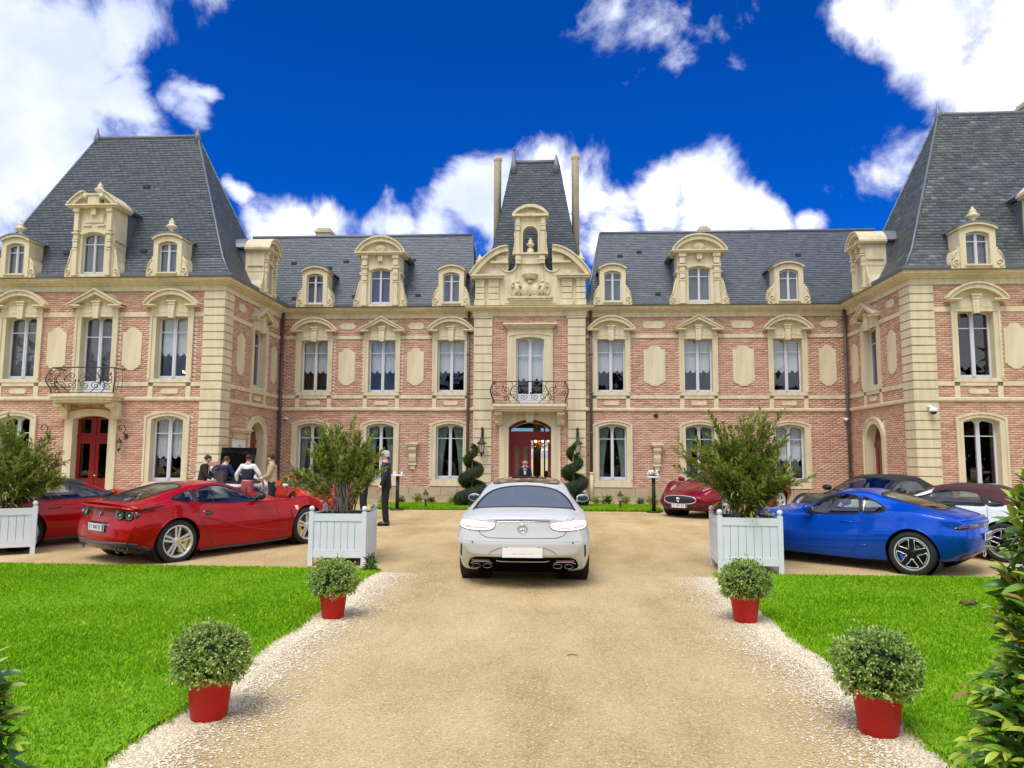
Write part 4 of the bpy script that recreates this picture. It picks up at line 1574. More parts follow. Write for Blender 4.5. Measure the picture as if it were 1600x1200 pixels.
def big_dormer(frame, c, out, kind, scale=1.0, sides=2.0):
    loc, rz = dorm_frame_origin(frame, c, out)
    W = {'range': .78, 'pav': .80}[kind]          # half width at the columns
    ow = {'range': .39, 'pav': .44}[kind]
    sill = .10
    sp = {'range': 1.36, 'pav': 1.42}[kind]
    zc = {'range': 2.02, 'pav': 2.42}[kind]       # bottom of the cornice
    def front():
        b = MB()
        inn = [(ow, sill)] + arc(0, 2 * ow, sp + .04, .09, 10) + [(-ow, sill)]
        n = 10
        outp = [(W, sill)] + [(W - 2 * W * i / n, zc) for i in range(n + 1)] + [(-W, sill)]
        b.band(inn, outp, -.08, .6)
        b.box(-W, W, -.08, .6, 0, sill)
        b.band(arc(0, 2 * ow + .04, sp + .06, .10, 10), arc(0, 2 * ow + .20, sp + .13, .12, 10), -.12, -.07)
        for s in (-1, 1):                         # engaged banded columns
            x0, x1 = sorted((s * (ow + .10), s * (W - .05)))
            b.box(x0, x1, -.19, -.08, .02, .20)
            b.box(x0 + .03, x1 - .03, -.17, -.08, .20, .95)
            b.box(x0 + .01, x1 - .01, -.19, -.08, .93, .98)
            b.box(x0 + .02, x1 - .02, -.20, -.08, 1.02, 1.20)
            b.box(x0, x1, -.21, -.08, 1.22, 1.27)
            b.box(x0 + .02, x1 - .02, -.19, -.08, 1.30, 1.50)
            b.box(x0 - .02, x1 + .02, -.23, -.08, 1.50, 1.56)
            b.box(x0 + .02, x1 - .02, -.20, -.08, 1.62, zc - .14)
            b.box(x0 - .01, x1 + .01, -.24, -.08, zc - .14, zc)
            xo, xi = s * (W + .06), s * W
            a, e = sorted((xo, xi))
            b.box(a, e, -.06, .5, 1.28, 1.36)
            scrollside(b, s, W, W + .28, 1.05)
        b.box(-.09, .09, -.20, -.08, zc - .24, zc - .02)
        hw = W + .16
        b.box(-hw, hw, -.26, .6, zc, zc + .06)
        b.box(-hw - .06, hw + .06, -.32, .6, zc + .06, zc + .11)
        z1 = zc + .11
        if kind == 'range':
            b.band(arc(0, 2 * hw - .24, z1, .42, 14), arc(0, 2 * hw, z1, .58, 14), -.26, .6)
            b.band(arc(0, 2 * hw + .02, z1, .585, 14), arc(0, 2 * hw + .10, z1 + .03, .62, 14), -.32, .6)
            b.prism(arc(0, 2 * hw - .24, z1, .42, 14), -.10, .6)
            # scallop shell
            b.ell((0, -.10, z1 + .17), (.27, .08, .19), 14, 6)
            for i in range(9):
                a = PI * (i + .5) / 9
                b.tube([(0, -.17, z1 + .04), (.17 * math.cos(a), -.18, z1 + .08 + .17 * math.sin(a)), (.25 * math.cos(a), -.13, z1 + .12 + .22 * math.sin(a))], .018, 4)
        else:
            for s in (-1, 1):                      # broken segmental pediment
                pts_o = [(s * hw * (1 - t * .62), z1 + .46 * math.sin(t * 1.35)) for t in [i / 8 for i in range(9)]]
                pts_i = [(s * (hw * (1 - t * .62) - .05), max(z1, z1 + .46 * math.sin(t * 1.35) - .15)) for t in [i / 8 for i in range(9)]]
                b.band(pts_i, pts_o, -.26, .6)
                b.band([(x * 1.005, z + .002) for x, z in pts_o], [(x * 1.03, z + .05) for x, z in pts_o], -.32, .6)
                b.prism([pts_i[0]] + pts_i[1:] + [(pts_i[-1][0], z1)], -.09, .6)
                b.tube([(pts_o[-1][0] - s * .02, -.27, z1 + .30 + 0.0), (pts_o[-1][0] - s * .02, .3, z1 + .30)], .10, 10)
            b.box(-.22, .22, -.22, .5, z1, z1 + .34)
            b.box(-.26, .26, -.26, .5, z1 + .34, z1 + .39)
            b.box(-.36, .36, -.11, -.07, zc - .50, zc - .20)
            b.box(-.42, -.12, -.13, -.07, zc - .62, zc - .58)
            b.box(.12, .42, -.13, -.07, zc - .62, zc - .58)
        return b.mesh('dormer', M_STONE)
    o = link('dormer', shared(('bd', kind), front), CH, loc, rz)
    h = sp + .14 - sill
    fm, p1, p2, cm, zt = shared(('win', ow, h, 'bd'), lambda: win_meshes(2 * ow, h, .08, 'bd'))
    link('window_frame', fm, o, (0, -.16, sill))
    for x in (-ow + .035, .036):
        link('pane', p1, o, (x, .065, sill + .095))
        link('pane', p2, o, (x, .065, sill + zt + .014))
    link('blind', shared(('bb', ow), lambda: MB().box(-ow, ow, .14, .15, sill, sp + .14).mesh('blind', M_SHADE)), o)
    for s in (-1, 1): link('cheek', shared(('bdb', kind, sides), lambda: MB().box(-.02, .02, .6, sides, -.2, zc + .05).mesh('cheek', M_SLATE)), o, (s * (W - .02), 0, 0))
    def top():
        b = MB()
        hw = W + .16
        b.band(arc(0, 2 * hw - .2, zc + .08, .5, 10), arc(0, 2 * hw + .12, zc + .145, .635 if kind == 'range' else .50, 10), .6, sides + .3)
        return b.mesh('dormer_roof', M_ZINC)
    link('dormer_roof', shared(('bdt', kind, sides), top), o)
    if kind == 'pav':
        link('finial', shared('urn', lambda: urn(1.05).mesh('finial', M_STONE)), o, (0, .1, zc + .50))
    if scale != 1.0: o.scale = (scale, 1, scale)
    return o


DO = -.38
def sized(o, sx, sz):
    o.scale = (sx, 1, sz)
for c, sd in ((-9.35, 1.3), (-4.02, 1.3), (2.14, 1.3)): sized(small_dormer(WB, c, DO, False, None, sd), 1.04, 1.15)
sized(small_dormer(WB, 8.68, DO, False, None, 1.5), 1.12, 1.15)
sized(big_dormer(WB, -6.78, DO, 'range'), .98, .985)
sized(big_dormer(WB, 5.38, DO, 'range'), 1.04, .96)
small_dormer(WP, pl_c[0] - .07, DO, True, None, .9)
sized(big_dormer(WP, lp - .02, DO, 'pav', 1, 1.5), .86, .93)
small_dormer(WP, pl_c[2] - .05, DO, True, None, .9)
sized(small_dormer(WP, pr_c[0] - .04, DO, True, None, .9), 1.12, 1.0)
sized(big_dormer(WP, pr_c[1] + .06, DO, 'pav', 1, 1.5), .86, .95)
small_dormer(WP, pr_c[2], DO, True, None, .9)
sized(big_dormer(WLS, 25.5, DO, 'range', 1, 1.6), .66, .74)
sized(big_dormer(WRS, -25.5, DO, 'range', 1, 1.6), .66, .74)

# ------------------------------------------------------------------ attic storey over the entrance
b = MB()
A0 = 7.35
for s in (-1, 1):
    def sx(a, c): return sorted((CX + s * a, CX + s * c))
    a, e = sx(1.16, 2.12)
    b.box(a, e, -.02, .5, A0, 8.42)
    for u0, u1 in ((1.20, 1.60), (1.76, 2.10)):          # banded piers
        a, e = sx(u0, u1)
        for i, (z0, z1) in enumerate(((A0, 7.60), (7.63, 7.84), (7.87, 8.08), (8.11, 8.34))):
            b.box(a - (.03 if i == 0 else 0), e + (.03 if i == 0 else 0), -.11 - (.03 if i == 0 else 0), -.02, z0, z1)
        b.box(a - .02, e + .02, -.14, -.02, 8.34, 8.40)
    a, e = sx(1.05, 2.26)
    b.box(a, e, -.24, .5, 8.42, 8.50)
    b.box(a - .03, e + .03, -.30, .5, 8.50, 8.56)
    # raking quarter arch
    ts = [i / 12 for i in range(13)]
    po = [(CX + s * (2.30 - 1.46 * t), 8.56 + 1.08 * math.sin(t * PI / 2) ** .85) for t in ts]
    pi_ = [(x - s * .10 * (1 - t) , max(8.56, z - .19)) for (x, z), t in zip(po, ts)]
    b.band(pi_, po, -.28, .5)
    b.band(po, [(x + s * .02, z + .05) for x, z in po], -.34, .5)
    b.prism(pi_ + [(CX + s * .86, 8.56), (CX + s * 2.1, 8.56)], -.05, .5)
    a, e = sx(.84, 1.55)
    b.box(a, e, -.20, .4, 9.02, 9.10)
    b.box(*sx(.86, 1.3), -.14, .4, 9.10, 9.32)
    b.box(*sx(1.25, 1.55), -.10, -.04, 8.62, 8.74)
    # round eye cut between pediment and niche
    ring_i = [(CX + s * (.84 + .28 * math.cos(t)), 9.02 + .30 * math.sin(t)) for t in [PI + PI * i / 12 for i in range(13)]]
    ring_o = [(CX + s * (.84 + .33 * math.cos(t)), 9.02 + .35 * math.sin(t)) for t in [PI + PI * i / 12 for i in range(13)]]
    b.band(ring_i, ring_o, -.09, .5)
    for i in range(12):                                  # masonry under the eye
        b.prism([ring_o[i], ring_o[i + 1], (ring_o[i + 1][0], 8.40), (ring_o[i][0], 8.40)], -.03, .5)
    b.box(*sx(.0, .52), -.03, .5, 8.40, 9.0)
b.box(CX - 1.17, CX + 1.17, -.03, .5, A0, 8.40)
b.box(CX - 2.28, CX + 2.28, -.16, .5, A0 - .0, A0 + .02)
b.box(CX - 1.0, CX + 1.0, -.06, -.025, A0 + .12, 8.08)      # panel behind the arms
b.box(CX - .83, CX + .83, -.20, -.02, A0 + .30, A0 + .37)   # ledge under the arms
b.box(CX - .78, CX + .78, -.15, -.02, A0 + .22, A0 + .30)
b.box(CX - .55, CX + .55, -.10, .5, 9.0, 9.36)
for s in (-1, 1):
    a, e = sorted((CX + s * .36, CX + s * .56))
    b.box(a, e, -.18, -.02, 9.0, 9.30)
    b.box(a - .02, e + .02, -.20, -.02, 9.14, 9.20)
b.box(CX - .68, CX + .68, -.18, .45, 9.36, 9.43)
# niche
inn = [(CX + .29, 9.43)] + [(CX + .29 * math.cos(PI * i / 12), 10.20 + .29 * math.sin(PI * i / 12)) for i in range(13)] + [(CX - .29, 9.43)]
out = [(CX + .60, 9.43)] + [(CX + .60 - 1.2 * i / 12, 10.86) for i in range(13)] + [(CX - .60, 9.43)]
b.band(inn, out, -.05, .35)
b.band(inn, [(CX + (x - CX) * 1.2, z + (.05 if z > 9.5 else 0)) for x, z in inn], -.08, -.04)
for s in (-1, 1):
    a, e = sorted((CX + s * .40, CX + s * .57))
    b.box(a, e, -.13, -.05, 9.43, 9.60)
    b.box(a + .02, e - .02, -.11, -.05, 9.60, 10.28)
    b.box(a, e, -.13, -.05, 10.32, 10.50)
    b.box(a - .02, e + .02, -.15, -.05, 10.50, 10.55)
    b.box(a + .01, e - .01, -.12, -.05, 10.58, 10.84)
    b.prism([(CX + s * .60, 9.43), (CX + s * .68, 9.43), (CX + s * .66, 9.6), (CX + s * .61, 9.95), (CX + s * .64, 10.2), (CX + s * .60, 10.3)], -.03, .3)
b.box(CX - .70, CX + .70, -.20, .35, 10.86, 10.95)
b.band([(x + CX, z) for x, z in arc(0, 1.2, 10.95, .26, 12)], [(x + CX, z) for x, z in arc(0, 1.42, 10.95, .38, 12)], -.20, .35)
b.prism([(x + CX, z) for x, z in arc(0, 1.2, 10.95, .26, 12)], -.04, .35)
for i in range(9):
    a = PI * (i + .5) / 9
    b.tube([(CX, -.07, 10.97), (CX + .24 * math.cos(a), -.09, 10.98 + .19 * math.sin(a))], .022, 4)
attic = b.build('attic_gable', M_STONE, CH, *WC)
# urns
urn(.95).build('urn', M_STONE, attic, (CX, .12, 9.58))
b = MB()
b.lathe([(.13, -.15), (.13, .0)], 12)
b.build('urn_foot', M_STONE, attic, (CX, .12, 9.58))
u = urn(1.0)
u.build('urn', M_STONE, attic, (CX + 1.95, .25, 9.0))
u.build('urn', M_STONE, attic, (CX - 1.98, .25, 8.95))
# carved coat of arms: twin oval shields, count's crown, supporters and mantling
b = MB()
Zc = 7.98
for s in (-1, 1):
    b.ell((CX + s * .17, -.12, Zc), (.175, .09, .235), 16, 8)
    b.tube([(CX + s * (.17 + .19 * math.cos(t)), -.13, Zc + .25 * math.sin(t)) for t in [2 * PI * i / 18 for i in range(18)]], .025, 5, closed=True)
    rnd = random.Random(5)
    # rampant supporter
    b.tube([(CX + s * .42, -.10, Zc - .22), (CX + s * .47, -.16, Zc - .05), (CX + s * .50, -.16, Zc + .12), (CX + s * .46, -.14, Zc + .26)], [.07, .10, .09, .055], 8)
    b.ell((CX + s * .47, -.17, Zc + .31), (.075, .08, .075), 8, 6)
    b.tube([(CX + s * .49, -.16, Zc + .14), (CX + s * .38, -.2, Zc + .16), (CX + s * .33, -.17, Zc + .08)], [.045, .035, .03], 6)
    b.tube([(CX + s * .48, -.16, Zc - .02), (CX + s * .58, -.18, Zc - .10), (CX + s * .55, -.14, Zc - .25)], [.06, .05, .03], 6)
    b.tube([(CX + u_, -.09, Zc + v_) for u_, v_ in [(s * (.62 + .12 * math.cos(t)), .05 + .26 * math.sin(t)) for t in [-PI / 2 + PI * i / 10 for i in range(11)]]], [.03] * 8 + [.04, .045, .02], 6)
    for i in range(5):
        t = i / 4
        b.tube([(CX + s * (.1 + .62 * t), -.08, Zc - .30 - .05 * math.sin(t * 9)), (CX + s * (.18 + .62 * t), -.13, Zc - .25), (CX + s * (.26 + .6 * t), -.08, Zc - .33)], [.02, .04, .02], 5)
    for q in (.26, .4, .55, .66):
        b.ell((CX + s * q, -.09, Zc + .30 - q * .25), (.045, .05, .06), 7, 5)
b.ell((CX, -.14, Zc + .30), (.10, .07, .06), 10, 6)
b.lathe([(.20, 0), (.21, .03), (.22, .05), (.27, .15), (.26, .16)], 20, (CX, -.05, Zc + .42))
for i in range(13):
    a = PI * i / 12
    b.ell((CX + .285 * math.cos(a), -.05 - .27 * math.sin(a), Zc + .60), (.026, .026, .05), 6, 5)
b.build('coat_of_arms', M_STONE, attic)

# ------------------------------------------------------------------ downpipes, brackets, vent
def pipe(x, y, z0, z1, r=.055, m=M_PIPE):
    b = MB()
    b.tube([(x, y, z1), (x, y, z0)], r, 10)
    for z in (1.0, 2.5, 4.0, 5.5, 6.9):
        if z0 < z < z1: b.lathe([(r, 0), (r + .018, .01), (r + .018, .06), (r, .07)], 10, (x, y, z))
    b.build('downpipe', m, CH)
pipe(XL + .13, YB - .13, 0, 7.3)
pipe(-3.36, YB - .12, 0, 7.3)
pipe(1.32, YB - .12, 1.05, 7.3)
pipe(1.32, YB - .12, 0.05, 1.05, .075, M_STONE)
pipe(XR - .13, YB - .13, 0, 7.3)
for x in (-5.47, 3.77):
    b = MB()
    b.box(x - .23, x + .23, -.30, .01, 2.08, 2.16)
    b.box(x - .19, x + .19, -.26, .01, 2.02, 2.08)
    Mx = Matrix.Translation((x, 0, 0)) @ Matrix.Rotation(PI / 2, 4, 'Z')
    b.prism([(.0, 2.02), (-.22, 2.02), (-.24, 1.92), (-.20, 1.82), (-.14, 1.76), (-.16, 1.62), (-.12, 1.45), (-.06, 1.38), (0, 1.38)], -.13, .13, 0, Mx)
    b.tube([(x - .15, -.17, 1.90), (x + .15, -.17, 1.90)], .07, 8)
    b.box(x - .15, x + .15, -.12, .01, 1.30, 1.38)
    b.box(x - .09, x + .09, -.08, .01, 1.14, 1.30)
    b.build('wall_bracket', M_STONE, CH, *WB)
b = MB()
b.lathe([(.0, 0), (.085, 0), (.085, .03), (.06, .03)], 14, (0, 0, 0), 0, Matrix.Translation((3.75, YB - .012, 3.2)) @ Matrix.Rotation(PI / 2, 4, 'X'))
b.build('round_vent', M_BLACK, CH)

# ------------------------------------------------------------------ cars
def paint(name, col, metal=0.0, rough=0.35, coat=1.0, var=0.0):
    return mat(name, col, rough, var, 40, 0, 60, metal, coat * .55, .08)


P_WHITE = paint('pearl_white_paint', (0.70, 0.72, 0.74))
P_SILVER = paint('silver_white_paint', (0.60, 0.62, 0.63), 0.1)
P_RED = paint('red_paint', (0.36, 0.001, 0.004), 0.05)
P_RED2 = paint('bright_red_paint', (0.36, 0.001, 0.002), 0.0)
P_RED3 = paint('orange_red_paint', (0.50, 0.022, 0.004), 0.0)
P_MAROON = paint('dark_red_paint', (0.19, 0.002, 0.010), 0.25)
P_BLUE = paint('blue_paint', (0.0005, 0.075, 0.52), 0.4, 0.28)
P_BLACK = paint('black_paint', (0.012, 0.011, 0.012))
P_CREAM = paint('old_white_paint', (0.62, 0.60, 0.56))
M_RUBBER = mat('tyre_rubber', (0.016, 0.016, 0.017), 0.8, 0.25, 20)
M_ALLOY = mat('silver_alloy', (0.66, 0.67, 0.70), 0.3, 0.0, metal=0.55)
M_UNDER = mat('shaded_underbody', (0.002, 0.002, 0.002), 0.9, 0, spec=0.05)  # near-black puts the shadow beneath the cars into the colour
M_DALLOY = mat('dark_alloy', (0.02, 0.02, 0.022), 0.3, 0.0, metal=0.6)
M_DISC = mat('brake_disc', (0.12, 0.12, 0.13), 0.4, 0.1, metal=0.8)
M_YEL = mat('yellow_caliper', (0.75, 0.48, 0.01), 0.35, 0)
M_BCAL = mat('blue_caliper', (0.01, 0.09, 0.5), 0.35, 0)
M_CGLASS = glass('car_glass', (0.60, 0.66, 0.66), 0.01, 1.0, 0.10)
M_PGLASS = glass('dark_car_glass', (0.16, 0.19, 0.22), 0.01, 1.0, 0.14)
M_RGLASS = glass('tinted_glass_painted_sheen', (0.16, 0.19, 0.22), 0.01, 0.6, 0.06)
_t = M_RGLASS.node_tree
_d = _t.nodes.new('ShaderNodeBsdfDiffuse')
_d.inputs[0].default_value = (0.17, 0.205, 0.26, 1)  # grey-blue diffuse paints a cloudy sky's reflection into the glass
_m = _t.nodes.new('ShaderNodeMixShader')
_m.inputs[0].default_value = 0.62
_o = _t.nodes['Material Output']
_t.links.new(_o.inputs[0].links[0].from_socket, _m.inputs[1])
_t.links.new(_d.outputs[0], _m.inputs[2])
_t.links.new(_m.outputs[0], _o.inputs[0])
M_SEAT = mat('seat_leather', (0.10, 0.085, 0.075), 0.6, 0.1)
M_SEATG = mat('grey_seat_leather', (0.30, 0.31, 0.31), 0.6, 0.1)
M_SEATR = mat('red_seat_leather', (0.22, 0.03, 0.03), 0.6, 0.1)
M_LAMPR = mat('red_lens', (0.20, 0.004, 0.004), 0.08, 0, coat=1)
M_LAMPD = mat('smoked_lens', (0.02, 0.012, 0.012), 0.06, 0, coat=1)
M_LAMPW = mat('clear_lens', (0.62, 0.64, 0.66), 0.08, 0, coat=1)
M_TAIL_LIT = emit('lit_tail_lamp', (1.0, 0.84, 0.82), 0.9)
M_HEAD = mat('headlamp_glass', (0.42, 0.45, 0.48), 0.08, 0, metal=0.6, coat=1)
M_MIRROR = mat('mirror_glass', (0.04, 0.07, 0.09), 0.05, 0, metal=0.5)
M_PLATE = mat('number_plate_white', (0.80, 0.80, 0.78), 0.4, 0)
M_PLATEB = mat('number_plate_blue', (0.01, 0.03, 0.30), 0.4, 0)
M_INK = mat('plate_ink', (0.015, 0.015, 0.015), 0.5, 0)
M_INKG = mat('blown_out_ink', (0.58, 0.58, 0.57), 0.5, 0)  # pale grey puts the overexposed look of the plate into its lettering
M_CARBON = mat('carbon_trim', (0.022, 0.024, 0.027), 0.3, 0.1, 30, coat=0.5)
M_TOPB = mat('black_canvas', (0.020, 0.017, 0.017), 0.9, 0.2, 30)
M_TOPM = mat('maroon_canvas', (0.060, 0.018, 0.020), 0.9, 0.2, 30)


def pchip(xs, ys, x):
    xs, ys = np.asarray(xs, float), np.asarray(ys, float)
    h, d = np.diff(xs), np.diff(ys) / np.diff(xs)
    m = np.zeros_like(ys)
    m[0], m[-1] = d[0], d[-1]
    for i in range(1, len(xs) - 1):
        if d[i - 1] * d[i] > 0:
            w1, w2 = 2 * h[i] + h[i - 1], h[i] + 2 * h[i - 1]
            m[i] = (w1 + w2) / (w1 / d[i - 1] + w2 / d[i])
    i = np.clip(np.searchsorted(xs, x) - 1, 0, len(xs) - 2)
    t = (x - xs[i]) / h[i]
    return ((1 + 2 * t) * (1 - t) ** 2 * ys[i] + t * (1 - t) ** 2 * h[i] * m[i] + t * t * (3 - 2 * t) * ys[i + 1] + t * t * (t - 1) * h[i] * m[i + 1])


def in_poly(P, poly):
    x, y = P[:, 0], P[:, 1]
    ins = np.zeros(len(P), bool)
    n = len(poly)
    for i in range(n):
        x1, y1 = poly[i]
        x2, y2 = poly[(i + 1) % n]
        c = ((y1 > y) != (y2 > y)) & (x < (x2 - x1) * (y - y1) / ((y2 - y1) if abs(y2 - y1) > 1e-12 else 1e-12) + x1)
        ins ^= c
    return ins


def nearest_on_poly(p, poly):
    best, bd = None, 1e9
    n = len(poly)
    for i in range(n):
        a, c = np.array(poly[i]), np.array(poly[(i + 1) % n])
        t = np.clip(np.dot(p - a, c - a) / max(np.dot(c - a, c - a), 1e-12), 0, 1)
        q = a + (c - a) * t
        d = np.linalg.norm(p - q)
        if d < bd: best, bd = q, d
    return best, bd


def smooth_poly(pts, n=4):
    """closed Catmull-Rom through the points"""
    out = []
    k = len(pts)
    P = [np.array(p, float) for p in pts]
    for i in range(k):
        p0, p1, p2, p3 = P[i - 1], P[i], P[(i + 1) % k], P[(i + 2) % k]
        for j in range(n):
            t = j / n
            out.append(tuple(0.5 * ((2 * p1) + (-p0 + p2) * t + (2 * p0 - 5 * p1 + 4 * p2 - p3) * t * t + (-p0 + 3 * p1 - 3 * p2 + p3) * t ** 3)))
    return out


def resample(poly, step):
    out = []
    n = len(poly)
    for i in range(n):
        a, c = np.array(poly[i], float), np.array(poly[(i + 1) % n], float)
        m = max(1, int(np.linalg.norm(c - a) / step))
        out += [tuple(a + (c - a) * j / m) for j in range(m)]
    return out


class Body:
    """lofted car body: quad grid that can be cut, with a ray tester for parts that lie on it"""

    def __init__(s, table, plan=(0.16, 0.30), prof_r=(), prof_f=(), bumps=(), nx=200, rr=0.05):
        T = np.array(table, float)
        X = T[:, 0]
        xs = np.linspace(X[0], X[-1], nx)
        cols = [pchip(X, T[:, j], xs) for j in range(1, 10)]
        zb, wb, wm, zm, ws, zs, wr, zr, zt = cols
        for (bx, bs, dw, dz) in bumps:                        # swelling over the wheels
            g = np.exp(-((xs - bx) / bs) ** 2)
            wm = wm + dw * g
            ws = ws + dw * .7 * g
            zs = zs + dz * g
        ctrl = [(0 * wb, zb), (wb * .6, zb), (wb * .95, zb + .012), (wb + (wm - wb) * .55, zb + (zm - zb) * .38), (wm, zm), (ws + (wm - ws) * .45, zm + (zs - zm) * .62), (ws, zs), (ws + (wr - ws) * .35, zs + (zr - zs) * .40), (ws + (wr - ws) * .72, zs + (zr - zs) * .76), (wr, zr), (wr * .62, zr + (zt - zr) * .70), (wr * .3, zr + (zt - zr) * .94), (0 * wb, zt)]
        seg = [2, 2, 4, 7, 7, 5, 6, 6, 5, 5, 4, 4]
        Y, Z = [], []
        K = len(ctrl)
        for i in range(K - 1):
            p0 = ctrl[i - 1] if i else (-ctrl[1][0], ctrl[1][1])
            p1, p2 = ctrl[i], ctrl[i + 1]
            p3 = ctrl[i + 2] if i + 2 < K else (-ctrl[K - 2][0], ctrl[K - 2][1])
            for j in range(seg[i]):
                t = j / seg[i]
                f = lambda a: 0.5 * ((2 * p1[a]) + (-p0[a] + p2[a]) * t + (2 * p0[a] - 5 * p1[a] + 4 * p2[a] - p3[a]) * t * t + (-p0[a] + 3 * p1[a] - 3 * p2[a] + p3[a]) * t ** 3)
                Y.append(f(0)); Z.append(f(1))
        Y.append(ctrl[-1][0]); Z.append(ctrl[-1][1])
        Y, Z = np.array(Y).T, np.array(Z).T                   # (nx, half ring)
        Y = np.concatenate([Y, -Y[:, -2:0:-1]], 1)
        Z = np.concatenate([Z, Z[:, -2:0:-1]], 1)
        m = Y.shape[1]
        rings = [np.stack([np.repeat(xs[i], m), Y[i], Z[i]], 1) for i in range(nx)]

        def cap(ring, sgn):
            out = []
            zc = (ring[:, 2].max() + ring[:, 2].min()) / 2
            cen = np.array([ring[0, 0], 0, zc])
            ext = max(ring[:, 1].max(), .2)
            for a in (25, 50, 72, 90):
                a = math.radians(a)
                k = 1 - rr * (1 - math.cos(a)) / ext
                kz = 1 - rr * (1 - math.cos(a)) / max(.12, (ring[:, 2].max() - zc))
                q = ring.copy()
                q[:, 1] *= k
                q[:, 2] = zc + (q[:, 2] - zc) * kz
                q[:, 0] += sgn * rr * math.sin(a)
                out.append(q)
            last = out[-1]
            for k in np.linspace(1, 0, 15)[1:]:
                q = last.copy()
                q[:, 1] *= k if k > 0 else 1e-4
                q[:, 2] = zc + (q[:, 2] - zc) * (k if k > 0 else 1e-4)
                out.append(q)
            return out
        rear, front = cap(rings[0], -1), cap(rings[-1], 1)
        rings = rear[::-1] + rings + front
        V = np.concatenate(rings, 0)
        N = len(rings)
        # plan curvature and side profile of both ends
        W = np.abs(V[:, 1]).max()
        for sgn, pc, prof in ((-1, plan[0], prof_r), (1, plan[1], prof_f)):
            xe = (X[0] - rr) if sgn < 0 else (X[-1] + rr)
            w = np.clip(1 - np.abs(V[:, 0] - xe) / 0.75, 0, 1) ** 1.6
            sh = pc * (np.abs(V[:, 1]) / W) ** 2.2
            if len(prof):
                pz, px = zip(*prof)
                sh = sh + np.interp(V[:, 2], pz, px)
            V[:, 0] -= sgn * w * sh
        i = np.arange(N - 1)[:, None] * m
        j = np.arange(m)[None]
        F = np.stack([i + j, i + (j + 1) % m, i + m + (j + 1) % m, i + m + j], 2).reshape(-1, 4)
        s.V, s.F = V, F
        s.bvh = BVHTree.FromPolygons([tuple(v) for v in V], [tuple(f) for f in F])
        s.W = W

    AX = {'y': (0, 2), 'r': (1, 2), 'f': (1, 2), 'z': (0, 1)}

    def cast(s, p, axis, side=1):
        if axis == 'y': o, d = Vector((p[0], side * 3, p[1])), Vector((0, -side, 0))
        elif axis == 'r': o, d = Vector((-6, p[0], p[1])), Vector((1, 0, 0))
        elif axis == 'f': o, d = Vector((6, p[0], p[1])), Vector((-1, 0, 0))
        else: o, d = Vector((p[0], p[1], 5)), Vector((0, 0, -1))
        h = s.bvh.ray_cast(o, d)
        if h[0] is None:
            q = Vector((p[0], side * s.W, p[1])) if axis == 'y' else Vector((-2.3 if axis == 'r' else 2.3, p[0], p[1])) if axis in 'rf' else Vector((p[0], p[1], 1))
            h = s.bvh.find_nearest(q)
        n = h[1]
        if n.dot(d) > 0: n = -n
        return h[0], n

    def cut(s, poly, axis, both=True, lim=None):
        """remove the part of the skin inside the polygon seen along an axis"""
        a, c = s.AX[axis]
        cen = s.V[s.F].mean(1)
        P = cen[:, [a, c]].copy()
        ins = in_poly(P, poly)
        e1, e2 = s.V[s.F[:, 1]] - s.V[s.F[:, 0]], s.V[s.F[:, 3]] - s.V[s.F[:, 0]]
        if axis == 'y':
            ins &= np.abs(cen[:, 1]) > (lim if lim is not None else 0.3)
        elif axis == 'z': ins &= cen[:, 2] > (lim if lim is not None else .7)
        elif axis == 'r': ins &= cen[:, 0] < 0
        else: ins &= cen[:, 0] > 0
        gone = np.unique(s.F[ins])
        s.F = s.F[~ins]
        edge = np.intersect1d(gone, np.unique(s.F))
        for v in edge:
            p = s.V[v]
            q, d = nearest_on_poly(p[[a, c]], poly)
            if d < .05:
                h, n = s.cast(q, axis, 1 if p[1] >= 0 else -1)
                if (h - Vector(p)).length < .09: s.V[v] = h

    def take(s, pred):
        cen = s.V[s.F].mean(1)
        k = pred(cen)
        f = s.F[k]
        s.F = s.F[~k]
        return f

    def mesh(s, name, m, F=None, off=0.0):
        F = s.F if F is None else F
        u, inv = np.unique(F, return_inverse=True)
        return fast_mesh(name, s.V[u], inv.reshape(F.shape)[:, ::-1], m, True)

    def patch(s, name, poly, axis, m, parent, side=1, off=0.004, step=0.05, skirt=0.012):
        B = resample(poly, step)
        n = len(B)
        xs, ys = [p[0] for p in B], [p[1] for p in B]
        I = [(x, y) for x in np.arange(min(xs) + step * .6, max(xs), step) for y in np.arange(min(ys) + step * .6, max(ys), step)]
        if I:
            I = [p for p, k in zip(I, in_poly(np.array(I), poly)) if k and nearest_on_poly(np.array(p), B)[1] > step * .4]
        r = delaunay_2d_cdt([Vector(p) for p in B + I], [(i, (i + 1) % n) for i in range(n)], [], 1, 1e-6)
        vs, fs = r[0], r[2]
        P, Q = [], []
        for v in vs:
            h, nn = s.cast(v, axis, side)
            P.append(h + nn * off)
            Q.append(h - nn * skirt)
        b = MB()
        k = len(P)
        # orientation
        a = P[fs[0][1]] - P[fs[0][0]]
        c = P[fs[0][2]] - P[fs[0][0]]
        out = P[fs[0][0]] - Q[fs[0][0]]
        if a.cross(c).dot(out) < 0: fs = [f[::-1] for f in fs]
        cnt = {}
        for f in fs:
            for i in range(3):
                e = (f[i], f[(i + 1) % 3])
                cnt[e] = 1
        sk = [(e[1], e[0], e[0] + k, e[1] + k) for e in cnt if (e[1], e[0]) not in cnt]
        b.add(P + Q, [tuple(f) for f in fs] + sk, 0, True)
        return b.build(name, m, parent)

